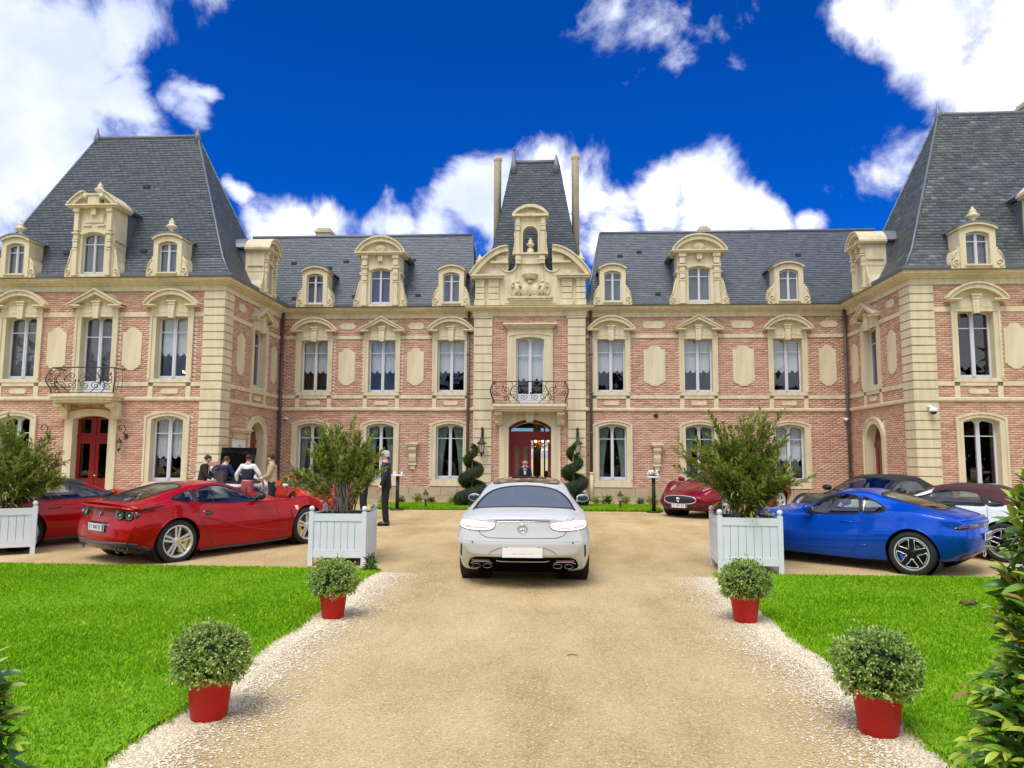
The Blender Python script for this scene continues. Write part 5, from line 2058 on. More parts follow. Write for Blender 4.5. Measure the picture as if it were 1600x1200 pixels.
    def line(s, name, pts, axis, m, parent, side=1, r=0.004, sub=10, off=0.0, n=5):
        out = []
        for i in range(len(pts) - 1):
            a, c = Vector(pts[i]), Vector(pts[i + 1])
            k = max(1, int((c - a).length / .04))
            out += [a + (c - a) * j / k for j in range(k)]
        out.append(Vector(pts[-1]))
        P = []
        for p in out:
            h, nn = s.cast(p, axis, side)
            P.append(h + nn * off)
        b = MB()
        b.tube(P, r, n)
        return b.build(name, m, parent)

    def frame(s, name, poly, axis, m, parent, side=1, r=0.010, off=0.0):
        P = []
        for p in resample(poly, .04):
            h, nn = s.cast(p, axis, side)
            P.append(h + nn * off)
        b = MB()
        b.tube(P, r, 6, closed=True)
        return b.build(name, m, parent)


def circle(cx, cz, r, n=40, z_min=None):
    p = [(cx + r * math.cos(2 * PI * i / n), cz + r * math.sin(2 * PI * i / n)) for i in range(n)]
    return [(x, max(z, z_min)) if z_min is not None else (x, z) for x, z in p]


def wheel(parent, x, y, R, w, rim, style, colour, caliper, side):
    """axle along y; side +1 = left of the car"""
    key = ('tyre', R, w, rim)
    def tyre():
        b = MB()
        h = w / 2
        pr = [(rim, -h * .82), (rim + .012, -h * .96), (R - .055, -h), (R - .02, -h * .93), (R, -h * .72), (R, h * .72), (R - .02, h * .93), (R - .055, h), (rim + .012, h * .96), (rim, h * .82)]
        b.lathe(pr, 44, (0, 0, 0), 0, Matrix.Rotation(PI / 2, 4, 'X'), cap=False)
        for k in (-.35, 0, .35):                                  # tread grooves as raised ribs
            b.lathe([(R, h * (k - .12)), (R + .003, h * (k - .1)), (R + .003, h * (k + .1)), (R, h * (k + .12))], 44, (0, 0, 0), 0, Matrix.Rotation(PI / 2, 4, 'X'), cap=False)
        return b.mesh('wheel', M_RUBBER)
    o = link('wheel', shared(key, tyre), parent, (x, y, R))
    h = w / 2
    def rim_mesh():
        b = MB()
        RX = Matrix.Rotation(-PI / 2, 4, 'X')
        yo = -side * h if False else 0
        b.lathe([(rim + .004, -h * .9), (rim + .008, -h * .95), (rim - .012, -h * .93), (rim - .03, -h * .75), (rim - .035, h * .7), (rim, h * .85)], 44, (0, 0, 0), 1 if style == 'dark5' else 0, RX, cap=False)
        if style == 'dark5': b.lathe([(rim + .006, -h * .955), (rim - .016, -h * .955)], 44, (0, 0, 0), 0, RX, cap=False)
        b.lathe([(.0, -h * .80), (.035, -h * .80), (.07, -h * .74), (.075, -h * .55), (.0, -h * .5)], 20, (0, 0, 0), 1 if style == 'dark5' else 0, RX)
        ns = 5
        for i in range(ns):
            a0 = 2 * PI * i / ns + PI / 2
            if style == 'double5':
                for d in (-.16, .16):
                    A = Vector((.055 * math.cos(a0 + d * 2.5), -h * .74, .055 * math.sin(a0 + d * 2.5)))
                    Bp = Vector(((rim - .02) * math.cos(a0 + d * .95), -h * .86, (rim - .02) * math.sin(a0 + d * .95)))
                    t = (Bp - A).normalized()
                    nrm = t.cross(Vector((0, 1, 0))).normalized()
                    wa, wb_ = .017, .020
                    vs = []
                    for P, ww, dd in ((A, wa, .03), (Bp, wb_, .022)):
                        for sx, sy in ((-1, 0), (1, 0), (1, 1), (-1, 1)):
                            vs.append(P + nrm * ww * sx * (1 if sy == 0 else .8) + Vector((0, dd * sy, 0)))
                    b.add(vs, [(0, 1, 5, 4), (1, 2, 6, 5), (2, 3, 7, 6), (3, 0, 4, 7), (0, 3, 2, 1), (4, 5, 6, 7)])
            elif style == 'dark5':
                A0, A1 = a0 - .33, a0 + .33
                for d in (-1, 1):                              # machined outline of the five wide spokes
                    pts = []
                    for k in range(5):
                        t = k / 4
                        rr_ = .075 + (rim - .03 - .075) * t
                        an = a0 + d * (.50 - .30 * t if t < .3 else .41 - .24 * t * 1.0)
                        pts.append((rr_ * math.cos(an), -h * (.80 + .06 * t), rr_ * math.sin(an)))
                    b.tube(pts, .007, 4)
                vs = []
                for rr_, da in ((.07, .46), (rim - .02, .165)):
                    for sgn in (-1, 1):
                        vs.append((rr_ * math.cos(a0 + sgn * da), -h * .80, rr_ * math.sin(a0 + sgn * da)))
                        vs.append((rr_ * math.cos(a0 + sgn * da), -h * .55, rr_ * math.sin(a0 + sgn * da)))
                b.add(vs, [(0, 4, 6, 2), (1, 3, 7, 5), (0, 1, 5, 4), (2, 6, 7, 3)], 1)
                # bright window outline along the rim
                an0, an1 = a0 + .20, a0 + 2 * PI / ns - .20
                b.tube([((rim - .032) * math.cos(an0 + (an1 - an0) * k / 6), -h * .85, (rim - .032) * math.sin(an0 + (an1 - an0) * k / 6)) for k in range(7)], .007, 4)
                an0, an1 = a0 + .50, a0 + 2 * PI / ns - .50
                b.tube([(.085 * math.cos(an0 + (an1 - an0) * k / 3), -h * .80, .085 * math.sin(an0 + (an1 - an0) * k / 3)) for k in range(4)], .006, 4)
            else:
                A = Vector((.05 * math.cos(a0), -h * .74, .05 * math.sin(a0)))
                Bp = Vector(((rim - .02) * math.cos(a0), -h * .82, (rim - .02) * math.sin(a0)))
                t = (Bp - A).normalized()
                nrm = t.cross(Vector((0, 1, 0))).normalized()
                vs = []
                for P, ww, dd in ((A, .045, .03), (Bp, .035, .022)):
                    for sx, sy in ((-1, 0), (1, 0), (1, 1), (-1, 1)):
                        vs.append(P + nrm * ww * sx + Vector((0, dd * sy, 0)))
                b.add(vs, [(0, 1, 5, 4), (1, 2, 6, 5), (2, 3, 7, 6), (3, 0, 4, 7), (0, 3, 2, 1), (4, 5, 6, 7)])
        return b.mesh('rim', [colour, M_DALLOY])
    rim_o = link('rim', shared(('rim', R, w, rim, style, colour.name), rim_mesh), o, (0, 0, 0), 0 if side < 0 else PI)
    def disc():
        b = MB()
        b.lathe([(.06, .0), (rim * .78, .0), (rim * .78, .02), (.06, .02)], 32, (0, 0, 0), 0, Matrix.Rotation(-PI / 2, 4, 'X'))
        b.lathe([(rim - .03, .03), (.0, .031)], 32, (0, 0, 0), 0, Matrix.Rotation(-PI / 2, 4, 'X'), cap=False)
        return b.mesh('brake_disc', M_DISC)
    link('brake_disc', shared(('disc', rim), disc), o, (0, side * h * .15, 0), 0 if side < 0 else PI)
    if caliper:
        def cal():
            b = MB()
            for i in range(7):
                a = -PI * .18 + PI * .36 * i / 6
                b.ell(((rim * .66) * math.cos(a), 0, (rim * .66) * math.sin(a)), (.05, .05, .05), 8, 5)
            return b.mesh('brake_caliper', caliper)
        link('brake_caliper', shared(('cal', rim, caliper.name), cal), o, (0, side * h * .35, 0), 0, rot=(0, (0.5 if x < 0 else PI - .3), 0))
    if style == 'double5':
        hubc = MB().lathe([(0, -h * .83), (.03, -h * .82), (.032, -h * .78)], 14, (0, 0, 0), 0, Matrix.Rotation(-PI / 2, 4, 'X')).mesh('hub_cap', M_YEL)
        link('hub_cap', hubc, o, (0, 0, 0), 0 if side < 0 else PI)
    return o


def text_mesh(s, size, m, name='lettering', extrude=.001, sx=1.0):
    cu = bpy.data.curves.new('txt', 'FONT')
    cu.body = s
    cu.size = size
    cu.align_x, cu.align_y = 'CENTER', 'CENTER'
    cu.extrude = extrude
    cu.resolution_u = 3
    ob = bpy.data.objects.new('txt', cu)
    COL.objects.link(ob)
    dg = bpy.context.evaluated_depsgraph_get()
    me = bpy.data.meshes.new_from_object(ob.evaluated_get(dg))
    bpy.data.objects.remove(ob)
    bpy.data.curves.remove(cu)
    me.name = name
    me.materials.clear()
    me.materials.append(m)
    if sx != 1.0:
        for v in me.vertices: v.co.x *= sx
    return me


def number_plate(parent, x, z, front, text, tilt=0.0, w=.52, h=.11, ink=None, blue=True, y=0.0):
    """plate standing across the car at x; faces backwards or forwards"""
    rz = -PI / 2 if not front else PI / 2
    p = MB()
    p.box(-w / 2, w / 2, -.006, .006, -h / 2, h / 2)
    o = p.build('number_plate', M_PLATE, parent, (x, y, z), 0, rot=(tilt, 0, rz))
    if blue:
        for s in (-1, 1):
            a, c = sorted((s * (w / 2 - .002), s * (w / 2 - .042)))
            MB().box(a, c, -.008, -.005, -h / 2 + .002, h / 2 - .002).build('country_band', M_PLATEB, o)
    if text:
        link('lettering', text_mesh(text, h * .98, ink or M_INK, sx=.80 if len(text) > 7 else 1), o, (0, -.0075, -.002), rot=(PI / 2, 0, 0))
    return o


def seat(parent, x, y, m, z=.28, back=.62, lean=.32):
    b = MB()
    R = Matrix.Translation((x, y, z))
    b.ell((.05, 0, .08), (.30, .25, .10), 12, 6, 0, R)
    Rb = Matrix.Translation((x - .24, y, z + .08)) @ Matrix.Rotation(-lean, 4, 'Y')
    b.ell((0, 0, back / 2), (.09, .25, back / 2), 12, 8, 0, Rb)
    for s in (-1, 1): b.ell((.05, s * .20, back * .42), (.08, .06, back * .36), 8, 6, 0, Rb)
    b.ell((0, 0, back + .08), (.06, .13, .10), 10, 6, 0, Rb)
    return b.build('seat', m, parent)


def interior(parent, spec):
    x0, x1, w, zf, seats, m, xs = spec
    b = MB()
    b.box(x0, x1, -w, w, zf - .02, zf)
    b.box(x0, x0 + .03, -w, w, zf, zf + .45)
    for s in (-1, 1):
        a, c = sorted((s * w, s * (w - .03)))
        b.box(a, c, x0 and -.0 or 0, 0.001, zf, zf + .01)
        b.box(x0, x1, a, c, zf, zf + .46)
    b.build('cabin_tub', M_BLACK, parent)
    d = MB()
    d.tube([(x1 - .12, -w + .03, zf + .52), (x1 - .16, 0, zf + .55), (x1 - .12, w - .03, zf + .52)], .13, 8)
    d.build('dashboard', M_BLACK, parent)
    for sx, sy in seats: seat(parent, sx, sy, m, zf + .06)
    wh = MB()
    c = Vector((xs, .38, zf + .52))
    t = math.radians(25)
    pts = [c + Vector((math.sin(t) * .17 * math.sin(a), .17 * math.cos(a), math.cos(t) * .17 * math.sin(a))) for a in [2 * PI * i / 18 for i in range(18)]]
    wh.tube(pts, .015, 6, closed=True)
    wh.tube([c, c + Vector((.25, 0, -.06))], .03, 6)
    wh.build('steering_wheel', M_BLACK, parent)


def mirror(parent, x, y, z, m, side, housing=None):
    b = MB()
    b.ell((x, y + side * .11, z + .03), (.075, .115, .072), 12, 8)
    b.tube([(x + .01, y - side * .04, z - .04), (x, y + side * .07, z)], .022, 6)
    o = b.build('door_mirror', m, parent)
    g = MB()
    g.ell((x - .062, y + side * .115, z + .035), (.022, .095, .055), 12, 6)
    g.build('mirror_glass', M_MIRROR, o)
    return o


def place_car(root, x, y, heading):
    h = math.radians(heading)
    f = Vector((math.cos(h), math.sin(h), 0))
    l = Vector((-math.sin(h), math.cos(h), 0))
    sf = (gz(y + f.y * 1.3) - gz(y - f.y * 1.3)) / 2.6
    sl = (gz(y + l.y * .8) - gz(y - l.y * .8)) / 1.6
    f.z, l.z = sf, sl
    f.normalize()
    l = (l - f * l.dot(f)).normalized()
    u = f.cross(l)
    root.matrix_world = Matrix(((f.x, l.x, u.x, x), (f.y, l.y, u.y, y), (f.z, l.z, u.z, (gz(y + .7) + gz(y - .7)) / 2 + .004), (0, 0, 0, 1)))


def from_hub(px, py, zh, local, heading):
    """ground position of a car whose near hub is seen at a pixel"""
    h = math.radians(heading)
    d = look(px, py)
    z = zh - .15
    for _ in range(5):
        t = (z - EYE) / d.z
        p = cam.location + d * t if False else Vector((0, 0, EYE)) + d * t
        z = zh + gz(p.y)
    c, s = math.cos(h), math.sin(h)
    return p.x - (local[0] * c - local[1] * s), p.y - (local[0] * s + local[1] * c)


def car(name, label, cat, x, y, heading, B, paint_m, R, rim, tw, axle, track, style, rim_m, caliper=None, side_glass=(), rear_glass=None, screen=None, glass_m=None, seals=True, well=1.14, side_only=0, wheels=True, soft=None, rear_tyre=None):
    root = thing(name, label, cat)
    gm = glass_m or M_CGLASS
    Bo = B
    arches = []
    for ax in (axle[0], axle[1]):
        arches.append(circle(ax, R, R * well, 44))
    for p in arches: B.cut(p, 'y', lim=.45)
    for p in side_glass: B.cut(p, 'y', lim=.3)
    if rear_glass: B.cut(rear_glass, 'z')
    if screen: B.cut(screen, 'z')
    if soft:
        f = B.take(soft[0])
        link('soft_top', B.mesh('soft_top', soft[1], f), root)
    link('body', B.mesh('body', paint_m), root)
    for p in side_glass:
        for s in (-1, 1):
            B.patch('side_window', p, 'y', gm, root, s, -.004, .07, 0.0)
            if seals: B.frame('window_seal', p, 'y', M_BLACK, root, s, .011)
    if rear_glass:
        B.patch('rear_window', rear_glass, 'z', gm, root, 1, -.003, .08, 0.0)
        if seals: B.frame('window_seal', rear_glass, 'z', M_BLACK, root, 1, .016)
    if screen:
        B.patch('windscreen', screen, 'z', gm, root, 1, -.003, .08, 0.0)
        if seals: B.frame('window_seal', screen, 'z', M_BLACK, root, 1, .013)
    for ax, p in zip(axle, arches):
        for s in (-1, 1):
            pts = [q for q in p if q[1] > .17]
            pts = sorted(pts, key=lambda q: math.atan2(q[1] - R, q[0] - ax) if q[1] >= R or q[0] > ax else math.atan2(q[1] - R, q[0] - ax) + 2 * PI)
            P = []
            for q in pts:
                h, nn = B.cast(q, 'y', s)
                P.append(h - nn * .004)
            b = MB()
            b.tube(P, .010, 6)
            b.build('arch_lip', paint_m, root)
            wl = MB()
            wl.lathe([(R * well, 0), (R * well, .42), (.0, .42)], 36, (0, 0, 0), 0, Matrix.Translation((ax, s * (track / 2 + tw / 2 - .03), R)) @ Matrix.Rotation(PI / 2 * s, 4, 'X'), cap=False)
            wl.build('wheel_well', M_BLACK, root)
            if wheels: wheel(root, ax, s * track / 2, R, tw, rim, style, rim_m, caliper, s)
    place_car(root, x, y, heading)
    return root


def seam(B, root, pts, side=None, axis='y', r=.0045, m=None):
    for s in ((-1, 1) if side is None else (side,)):
        B.line('shut_line', pts, axis, m or M_BLACK, root, s, r, off=-.001)


def star_badge(parent, x, z, r, m=M_CHROME):
    b = MB()
    b.tube([(x, r * math.cos(a), z + r * math.sin(a)) for a in [2 * PI * i / 24 for i in range(24)]], r * .12, 6, closed=True)
    for k in range(3):
        a = PI / 2 + 2 * PI * k / 3
        b.tube([(x - .004, 0, z), (x, r * math.cos(a), z + r * math.sin(a))], [r * .16, r * .04], 4)
    return b.build('badge', m, parent)

# ---- white coupe arriving on the drive, seen from behind ---------------------------------------
T = [(-2.58, .44, .70, .83, .62, .76, .86, .56, .95, .98),
     (-2.40, .31, .80, .905, .60, .85, .89, .62, 1.00, 1.03),
     (-2.10, .20, .85, .935, .60, .89, .915, .655, 1.035, 1.06),
     (-1.90, .18, .86, .945, .60, .895, .93, .665, 1.06, 1.09),
     (-1.47, .18, .865, .948, .60, .895, .94, .655, 1.16, 1.205),
     (-1.0, .18, .865, .935, .60, .875, .945, .625, 1.265, 1.325),
     (-.4, .18, .865, .925, .60, .865, .935, .585, 1.335, 1.405),
     (.2, .18, .865, .925, .60, .865, .92, .575, 1.335, 1.41),
     (.7, .18, .865, .93, .60, .87, .915, .60, 1.22, 1.30),
     (1.2, .18, .865, .94, .60, .88, .91, .66, 1.0, 1.05),
     (1.5, .18, .86, .945, .60, .88, .90, .62, .95, .97),
     (2.0, .19, .83, .92, .58, .82, .84, .56, .88, .89),
     (2.3, .22, .74, .82, .54, .68, .72, .45, .75, .76)]
B = Body(T, plan=(.20, .34), prof_r=((.3, .10), (.45, .03), (.62, .0), (.80, .03), (.93, .045), (.99, .0), (1.1, 0)), bumps=((-1.47, .40, .012, .0),))
rg = smooth_poly([(-1.99, -.66), (-2.02, 0), (-1.99, .66), (-1.86, .70), (-1.55, .645), (-1.24, .52), (-1.09, .30), (-1.055, 0), (-1.09, -.30), (-1.24, -.52), (-1.55, -.645), (-1.86, -.70)], 4)
scr = smooth_poly([(.35, -.50), (.33, 0), (.35, .50), (.8, .60), (1.18, .66), (1.24, 0), (1.18, -.66), (.8, -.60)], 4)
sg = [smooth_poly([(.98, .97), (.3, .975), (-.6, .985), (-1.30, 1.0), (-1.05, 1.14), (-.5, 1.285), (.1, 1.295), (.55, 1.20)], 4)]
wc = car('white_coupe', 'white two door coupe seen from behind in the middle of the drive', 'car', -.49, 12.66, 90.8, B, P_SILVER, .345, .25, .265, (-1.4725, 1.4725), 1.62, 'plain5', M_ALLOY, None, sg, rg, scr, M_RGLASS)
interior(wc, (-1.5, 1.1, .74, .30, [(.0, .38), (.0, -.38), (-.85, .36), (-.85, -.36)], M_SEATR, .45))
B.patch('roof_panel', smooth_poly([(-.80, -.50), (-.82, 0), (-.80, .50), (-.2, .53), (.3, .48), (.31, 0), (.3, -.48), (-.2, -.53)], 3), 'z', M_LAMPD, wc, 1, .004, .1)
for s in (-1, 1):                                                   # lit tail lamps
    q = [(.40, .90), (.60, .918), (.80, .915), (.86, .895), (.86, .845), (.80, .815), (.60, .798), (.45, .808), (.395, .835), (.375, .87)]
    p = smooth_poly([(s * a, z) for a, z in q], 3)
    lamp = B.patch('tail_lamp', p, 'r', M_TAIL_LIT, wc, 1, .010, .05)
    B.frame('lamp_rim', p, 'r', M_LAMPR, lamp, 1, .007, .004)
    B.patch('lamp_band', smooth_poly([(s * a, z) for a, z in [(.46, .835), (.62, .825), (.82, .845), (.82, .862), (.62, .842), (.46, .852)]], 2), 'r', mat('pink_lens', (.85, .42, .40), .1, 0), lamp, 1, .014, .04)
    # rear corner slits, exhausts, reflectors
    B.patch('bumper_vent', [(s * a, z) for a, z in [(.835, .60), (.855, .60), (.868, .44), (.845, .42)]], 'r', M_BLACK, wc, 1, .003, .03)
    B.patch('rear_reflector', [(s * a, z) for a, z in [(.45, .405), (.70, .405), (.70, .375), (.45, .385)]], 'r', M_LAMPR, wc, 1, .016, .05)
    ex = MB()
    for xo in (.47, .62):
        c = Vector((-2.60, s * xo, .335))
        ex.tube([c + Vector((0, .058 * math.cos(a), .028 * math.sin(a))) for a in [2 * PI * i / 16 for i in range(16)]], .005, 5, closed=True)
    ex.build('exhaust_tip', M_DISC, wc)
    mirror(wc, .72, s * .86, .98, P_SILVER, s)
    B.line('door_handle', [(-.55, .80), (-.30, .80)], 'y', M_CHROME, wc, s, .012, off=.01)
seam(B, wc, [(1.0, .86), (1.02, .4), (.95, .24)])
seam(B, wc, [(-.55, .97), (-.62, .6), (-.45, .24)])
seam(B, wc, [(-.745, .985), (-.70, .955), (-.66, .93)], 1, 'r')
for s in (-1, 1):
    seam(B, wc, [(s * .665, 1.04), (s * .60, .94)], 1, 'r', .004, M_CARBON)
    seam(B, wc, [(s * .60, .79), (s * .55, .735), (s * .46, .705), (0, .70)], 1, 'r', .005, M_CARBON)
seam(B, wc, [(-.38, .915), (0, .925), (.38, .915)], 1, 'r', .007, M_CHROME)
seam(B, wc, [(-.37, .93), (0, .94), (.37, .93)], 1, 'r', .005, M_BLACK)
seam(B, wc, [(-.80, .66), (-.4, .665), (0, .665), (.4, .665), (.80, .66)], 1, 'r', .006, P_SILVER)
# dark diffuser with a bright blade, plate recess, plate, star
df = smooth_poly([(-.74, .26), (-.74, .36), (-.66, .425), (-.4, .44), (0, .44), (.4, .44), (.66, .425), (.74, .36), (.74, .26), (.5, .235), (0, .235), (-.5, .235)], 3)
B.patch('diffuser', df, 'r', M_UNDER, wc, 1, .012, .06, .03)
MB().box(-2.34, -1.9, -.62, .62, .21, .36).build('diffuser_floor', M_UNDER, wc)
B.line('diffuser_blade', [(-.36, .40), (-.3, .385), (0, .385), (.3, .385), (.36, .40)], 'r', M_ALLOY, wc, 1, .007, off=.016)
for s in (-1, 1):
    B.line('exhaust_trim', [(s * .42, .355), (s * .46, .375), (s * .66, .372), (s * .72, .34)], 'r', M_ALLOY, wc, 1, .006, off=.016)
    B.line('recess_edge', [(s * .50, .44), (s * .42, .52), (s * .30, .575), (s * .2, .585)], 'r', M_CARBON, wc, 1, .004, off=.0)
ph, pn = B.cast((0, .515), 'r')
pl = number_plate(wc, ph.x - .012, .515, False, '-- --- --', 0, ink=M_INKG, blue=False, w=.54, h=.13)
sh, sn = B.cast((0, .83), 'r')
star_badge(wc, sh.x - .010, .83, .060)
for s in (-1, 1):
    b = MB()
    b.lathe([(0, 0), (.012, .001), (.012, .004)], 10, (0, 0, 0), 0, Matrix.Translation(B.cast((s * .68, .64), 'r')[0] + Vector((-.004, 0, 0))) @ Matrix.Rotation(-PI / 2, 4, 'Y'))
    b.build('parking_sensor', M_CARBON, wc)

# ---- red two-seat coupe, three-quarter rear view -----------------------------------------------
T = [(-2.20, .27, .74, .86, .64, .80, .90, .60, .955, .965),
     (-2.05, .20, .81, .92, .62, .86, .935, .60, .985, .995),
     (-1.75, .17, .85, .955, .62, .885, .955, .60, 1.04, 1.06),
     (-1.36, .15, .88, .975, .60, .875, .955, .555, 1.135, 1.17),
     (-.85, .14, .88, .945, .57, .825, .915, .525, 1.225, 1.268),
     (-.45, .13, .88, .905, .55, .805, .885, .515, 1.235, 1.276),
     (-.05, .13, .88, .905, .55, .805, .872, .53, 1.145, 1.20),
     (.30, .13, .89, .92, .55, .81, .868, .58, .985, 1.04),
     (.58, .13, .89, .935, .55, .815, .868, .56, .895, .915),
     (1.0, .13, .89, .955, .55, .82, .87, .53, .865, .875),
     (1.36, .14, .88, .96, .55, .81, .87, .50, .845, .84),
     (1.8, .14, .86, .945, .50, .76, .78, .45, .78, .78),
     (2.15, .15, .80, .88, .46, .66, .64, .4, .66, .67),
     (2.36, .2, .58, .70, .42, .50, .5, .3, .52, .53)]
B = Body(T, plan=(.17, .42), prof_r=((.2, .12), (.34, .02), (.45, .0), (.6, .02), (.75, .08), (.88, .10), (.95, -.03), (1.0, -.03)), bumps=((-1.36, .36, .022, .035), (1.36, .36, .018, .055)))
dw = smooth_poly([(.34, .895), (0, .90), (-.45, .92), (-.86, .95), (-.94, .985), (-.90, 1.09), (-.84, 1.155), (-.6, 1.205), (-.33, 1.195), (-.03, 1.095), (.20, .985)], 4)
qw = smooth_poly([(-1.07, .985), (-1.36, 1.015), (-1.44, 1.035), (-1.32, 1.08), (-1.14, 1.125), (-1.02, 1.145)], 4)
rg = smooth_poly([(-1.92, -.42), (-1.94, 0), (-1.92, .42), (-1.6, .46), (-1.3, .46), (-1.05, .44), (-1.0, 0), (-1.05, -.44), (-1.3, -.46), (-1.6, -.46)], 4)
scr = smooth_poly([(-.23, -.44), (-.25, 0), (-.23, .44), (.15, .52), (.49, .56), (.57, 0), (.49, -.56), (.15, -.52)], 4)
x0, y0 = from_hub(278.5, 843.8, .36, (-1.36, -.93), 59)
rc = car('red_coupe', 'glossy red two seat coupe with a ducktail spoiler and silver five spoke wheels', 'car', x0, y0, 59, B, P_RED, .352, .262, .28, (-1.36, 1.36), 1.62, 'double5', M_ALLOY, M_YEL, [dw, qw], rg, scr)
interior(rc, (-1.1, .60, .72, .24, [(-.55, .37), (-.55, -.37)], M_SEATG, .02))
for s in (-1, 1):
    B.patch('window_pillar', [(-.95, .965), (-1.06, .985), (-1.01, 1.145), (-.87, 1.16), (-.92, 1.08)], 'y', M_CARBON, rc, s, .003, .05)
    p = smooth_poly([(s * a, z) for a, z in [(.42, .885), (.62, .895), (.82, .875), (.86, .82), (.80, .755), (.62, .74), (.46, .75), (.42, .80)]], 3)
    pod = B.patch('lamp_pod', p, 'r', M_LAMPD, rc, 1, .004, .05)
    for yy in (.54, .735):
        h, n = B.cast((s * yy, .815), 'r')
        b = MB()
        q = n.to_track_quat('Z', 'Y').to_matrix().to_4x4()
        b.lathe([(.075, -.01), (.078, .012), (.062, .014), (.05, .004), (.022, .006), (0, .008)], 22, (0, 0, 0), 0, Matrix.Translation(h + n * .006) @ q)
        b.ell((0, 0, .012), (.022, .022, .012), 8, 5, 1, Matrix.Translation(h + n * .006) @ q)
        b.build('tail_lamp', [M_LAMPD, M_LAMPW], pod)
    B.patch('exhaust_shroud', smooth_poly([(s * a, z) for a, z in [(.42, .36), (.80, .34), (.86, .26), (.78, .20), (.46, .20), (.40, .28)]], 3), 'r', M_BLACK, rc, 1, .010, .05)
    for yy in (.55, .70):
        h, n = B.cast((s * yy, .28), 'r')
        MB().tube([h + Vector((-.03, .055 * math.cos(a), .055 * math.sin(a))) for a in [2 * PI * i / 18 for i in range(18)]], .010, 6, closed=True).build('exhaust_tip', M_DISC, rc)
    B.line('sill_blade', [(-.92, .165), (0, .15), (.92, .165)], 'y', M_CARBON, rc, s, .022, off=.01)
    # sculpted shoulder: hollow behind the door and fold that rises to the handle
    B.line('body_crease', [(-.95, .72), (-.6, .63), (-.1, .47), (.4, .36), (.92, .31)], 'y', P_RED, rc, s, .024, off=-.014)
    B.patch('door_handle', [(-.88, .81), (-.74, .80), (-.68, .75), (-.82, .71)], 'y', M_LAMPD, rc, s, .004, .04)
    B.line('fender_vent', [(.93, .70), (.97, .52), (1.0, .36)], 'y', M_BLACK, rc, s, .018, off=-.008)
    B.patch('shield_badge', [(1.06, .76), (1.13, .76), (1.13, .70), (1.095, .655), (1.06, .70)], 'y', mat('yellow_enamel', (.80, .62, .22), .3, 0), rc, s, .004, .03)
    B.patch('rear_vent', smooth_poly([(-1.98, .93), (-1.66, .965), (-1.62, .95), (-1.90, .90)], 3), 'y', M_BLACK, rc, s, .003, .04)
    mirror(rc, .26, s * .80, .965, P_BLACK, s)
seam(B, rc, [(-.96, .955), (-.97, .7), (-.80, .40), (-.66, .20)])
seam(B, rc, [(.62, .865), (.70, .5), (.66, .22)])
# ducktail
b = MB()
pts = [(-.84, .925), (-.6, .985), (-.3, 1.01), (0, 1.015), (.3, 1.01), (.6, .985), (.84, .925)]
top = []
for yv, zv in pts:
    h, n = B.cast((yv, .90), 'r')
    top.append((h.x - .035, yv, zv + .012))
low = []
for yv, zv in pts:
    h, n = B.cast((yv, .90), 'r')
    low.append((h.x + .14, yv * .98, zv + .004))
und = [(x + .02, yv, z - .045) for x, yv, z in top]
n = len(pts)
vs = top + low + und
fs = [(i, i + 1, n + i + 1, n + i) for i in range(n - 1)] + [(i + 1, i, 2 * n + i, 2 * n + i + 1) for i in range(n - 1)] + [(2 * n + i, n + i, n + i + 1, 2 * n + i + 1) for i in range(n - 1)]
b.add(vs, fs, 0, True)
b.build('spoiler', P_RED, rc)
B.patch('diffuser', smooth_poly([(-.84, .20), (-.84, .38), (-.5, .40), (0, .38), (.5, .40), (.84, .38), (.84, .20), (.5, .19), (-.5, .19)], 3), 'r', M_CARBON, rc, 1, .008, .06, .03)
MB().box(-1.90, -1.6, -.66, .66, .18, .32).build('diffuser_floor', M_UNDER, rc)
ph, pn = B.cast((0, .60), 'r')
B.patch('plate_recess', [(-.31, .535), (-.33, .69), (.33, .69), (.31, .535)], 'r', M_LAMPD, rc, 1, .002, .06)
number_plate(rc, ph.x - .014, .61, False, 'EY 848 EK', 0.0)
h, n = B.cast((0, .80), 'r')
b = MB()                                   # small prancing animal figure and the script beside it
hx = h.x - .012
b.tube([(hx, .02, .775), (hx, .0, .81), (hx, -.02, .83), (hx, -.035, .85)], [.012, .02, .014, .008], 5)
b.tube([(hx, -.012, .82), (hx, -.045, .815)], .006, 4)
b.tube([(hx, .02, .785), (hx, .045, .77), (hx, .03, .745)], .007, 4)
b.tube([(hx, .01, .78), (hx, .0, .75)], .007, 4)
b.build('badge', M_CHROME, rc)

# ---- blue two-seat coupe, three-quarter rear view ------------------------------------------------
T = [(-2.00, .34, .57, .70, .62, .63, .80, .42, .855, .865),
     (-1.88, .25, .69, .81, .60, .74, .865, .48, .905, .92),
     (-1.6, .22, .78, .87, .60, .80, .905, .52, .965, .985),
     (-1.21, .17, .80, .89, .57, .80, .925, .525, 1.045, 1.075),
     (-.7, .16, .80, .875, .55, .77, .90, .52, 1.15, 1.185),
     (-.42, .15, .80, .86, .53, .75, .855, .51, 1.205, 1.25),
     (-.08, .15, .80, .86, .52, .75, .825, .52, 1.185, 1.235),
     (.26, .15, .80, .87, .52, .76, .81, .56, 1.05, 1.10),
     (.62, .15, .80, .88, .50, .77, .81, .58, .885, .915),
     (.90, .15, .80, .883, .50, .77, .815, .54, .855, .865),
     (1.21, .15, .80, .885, .50, .77, .83, .52, .85, .85),
     (1.6, .15, .76, .855, .48, .70, .75, .45, .76, .76),
     (1.9, .16, .66, .74, .45, .58, .62, .35, .64, .64),
     (2.06, .2, .48, .58, .42, .42, .5, .25, .52, .53)]
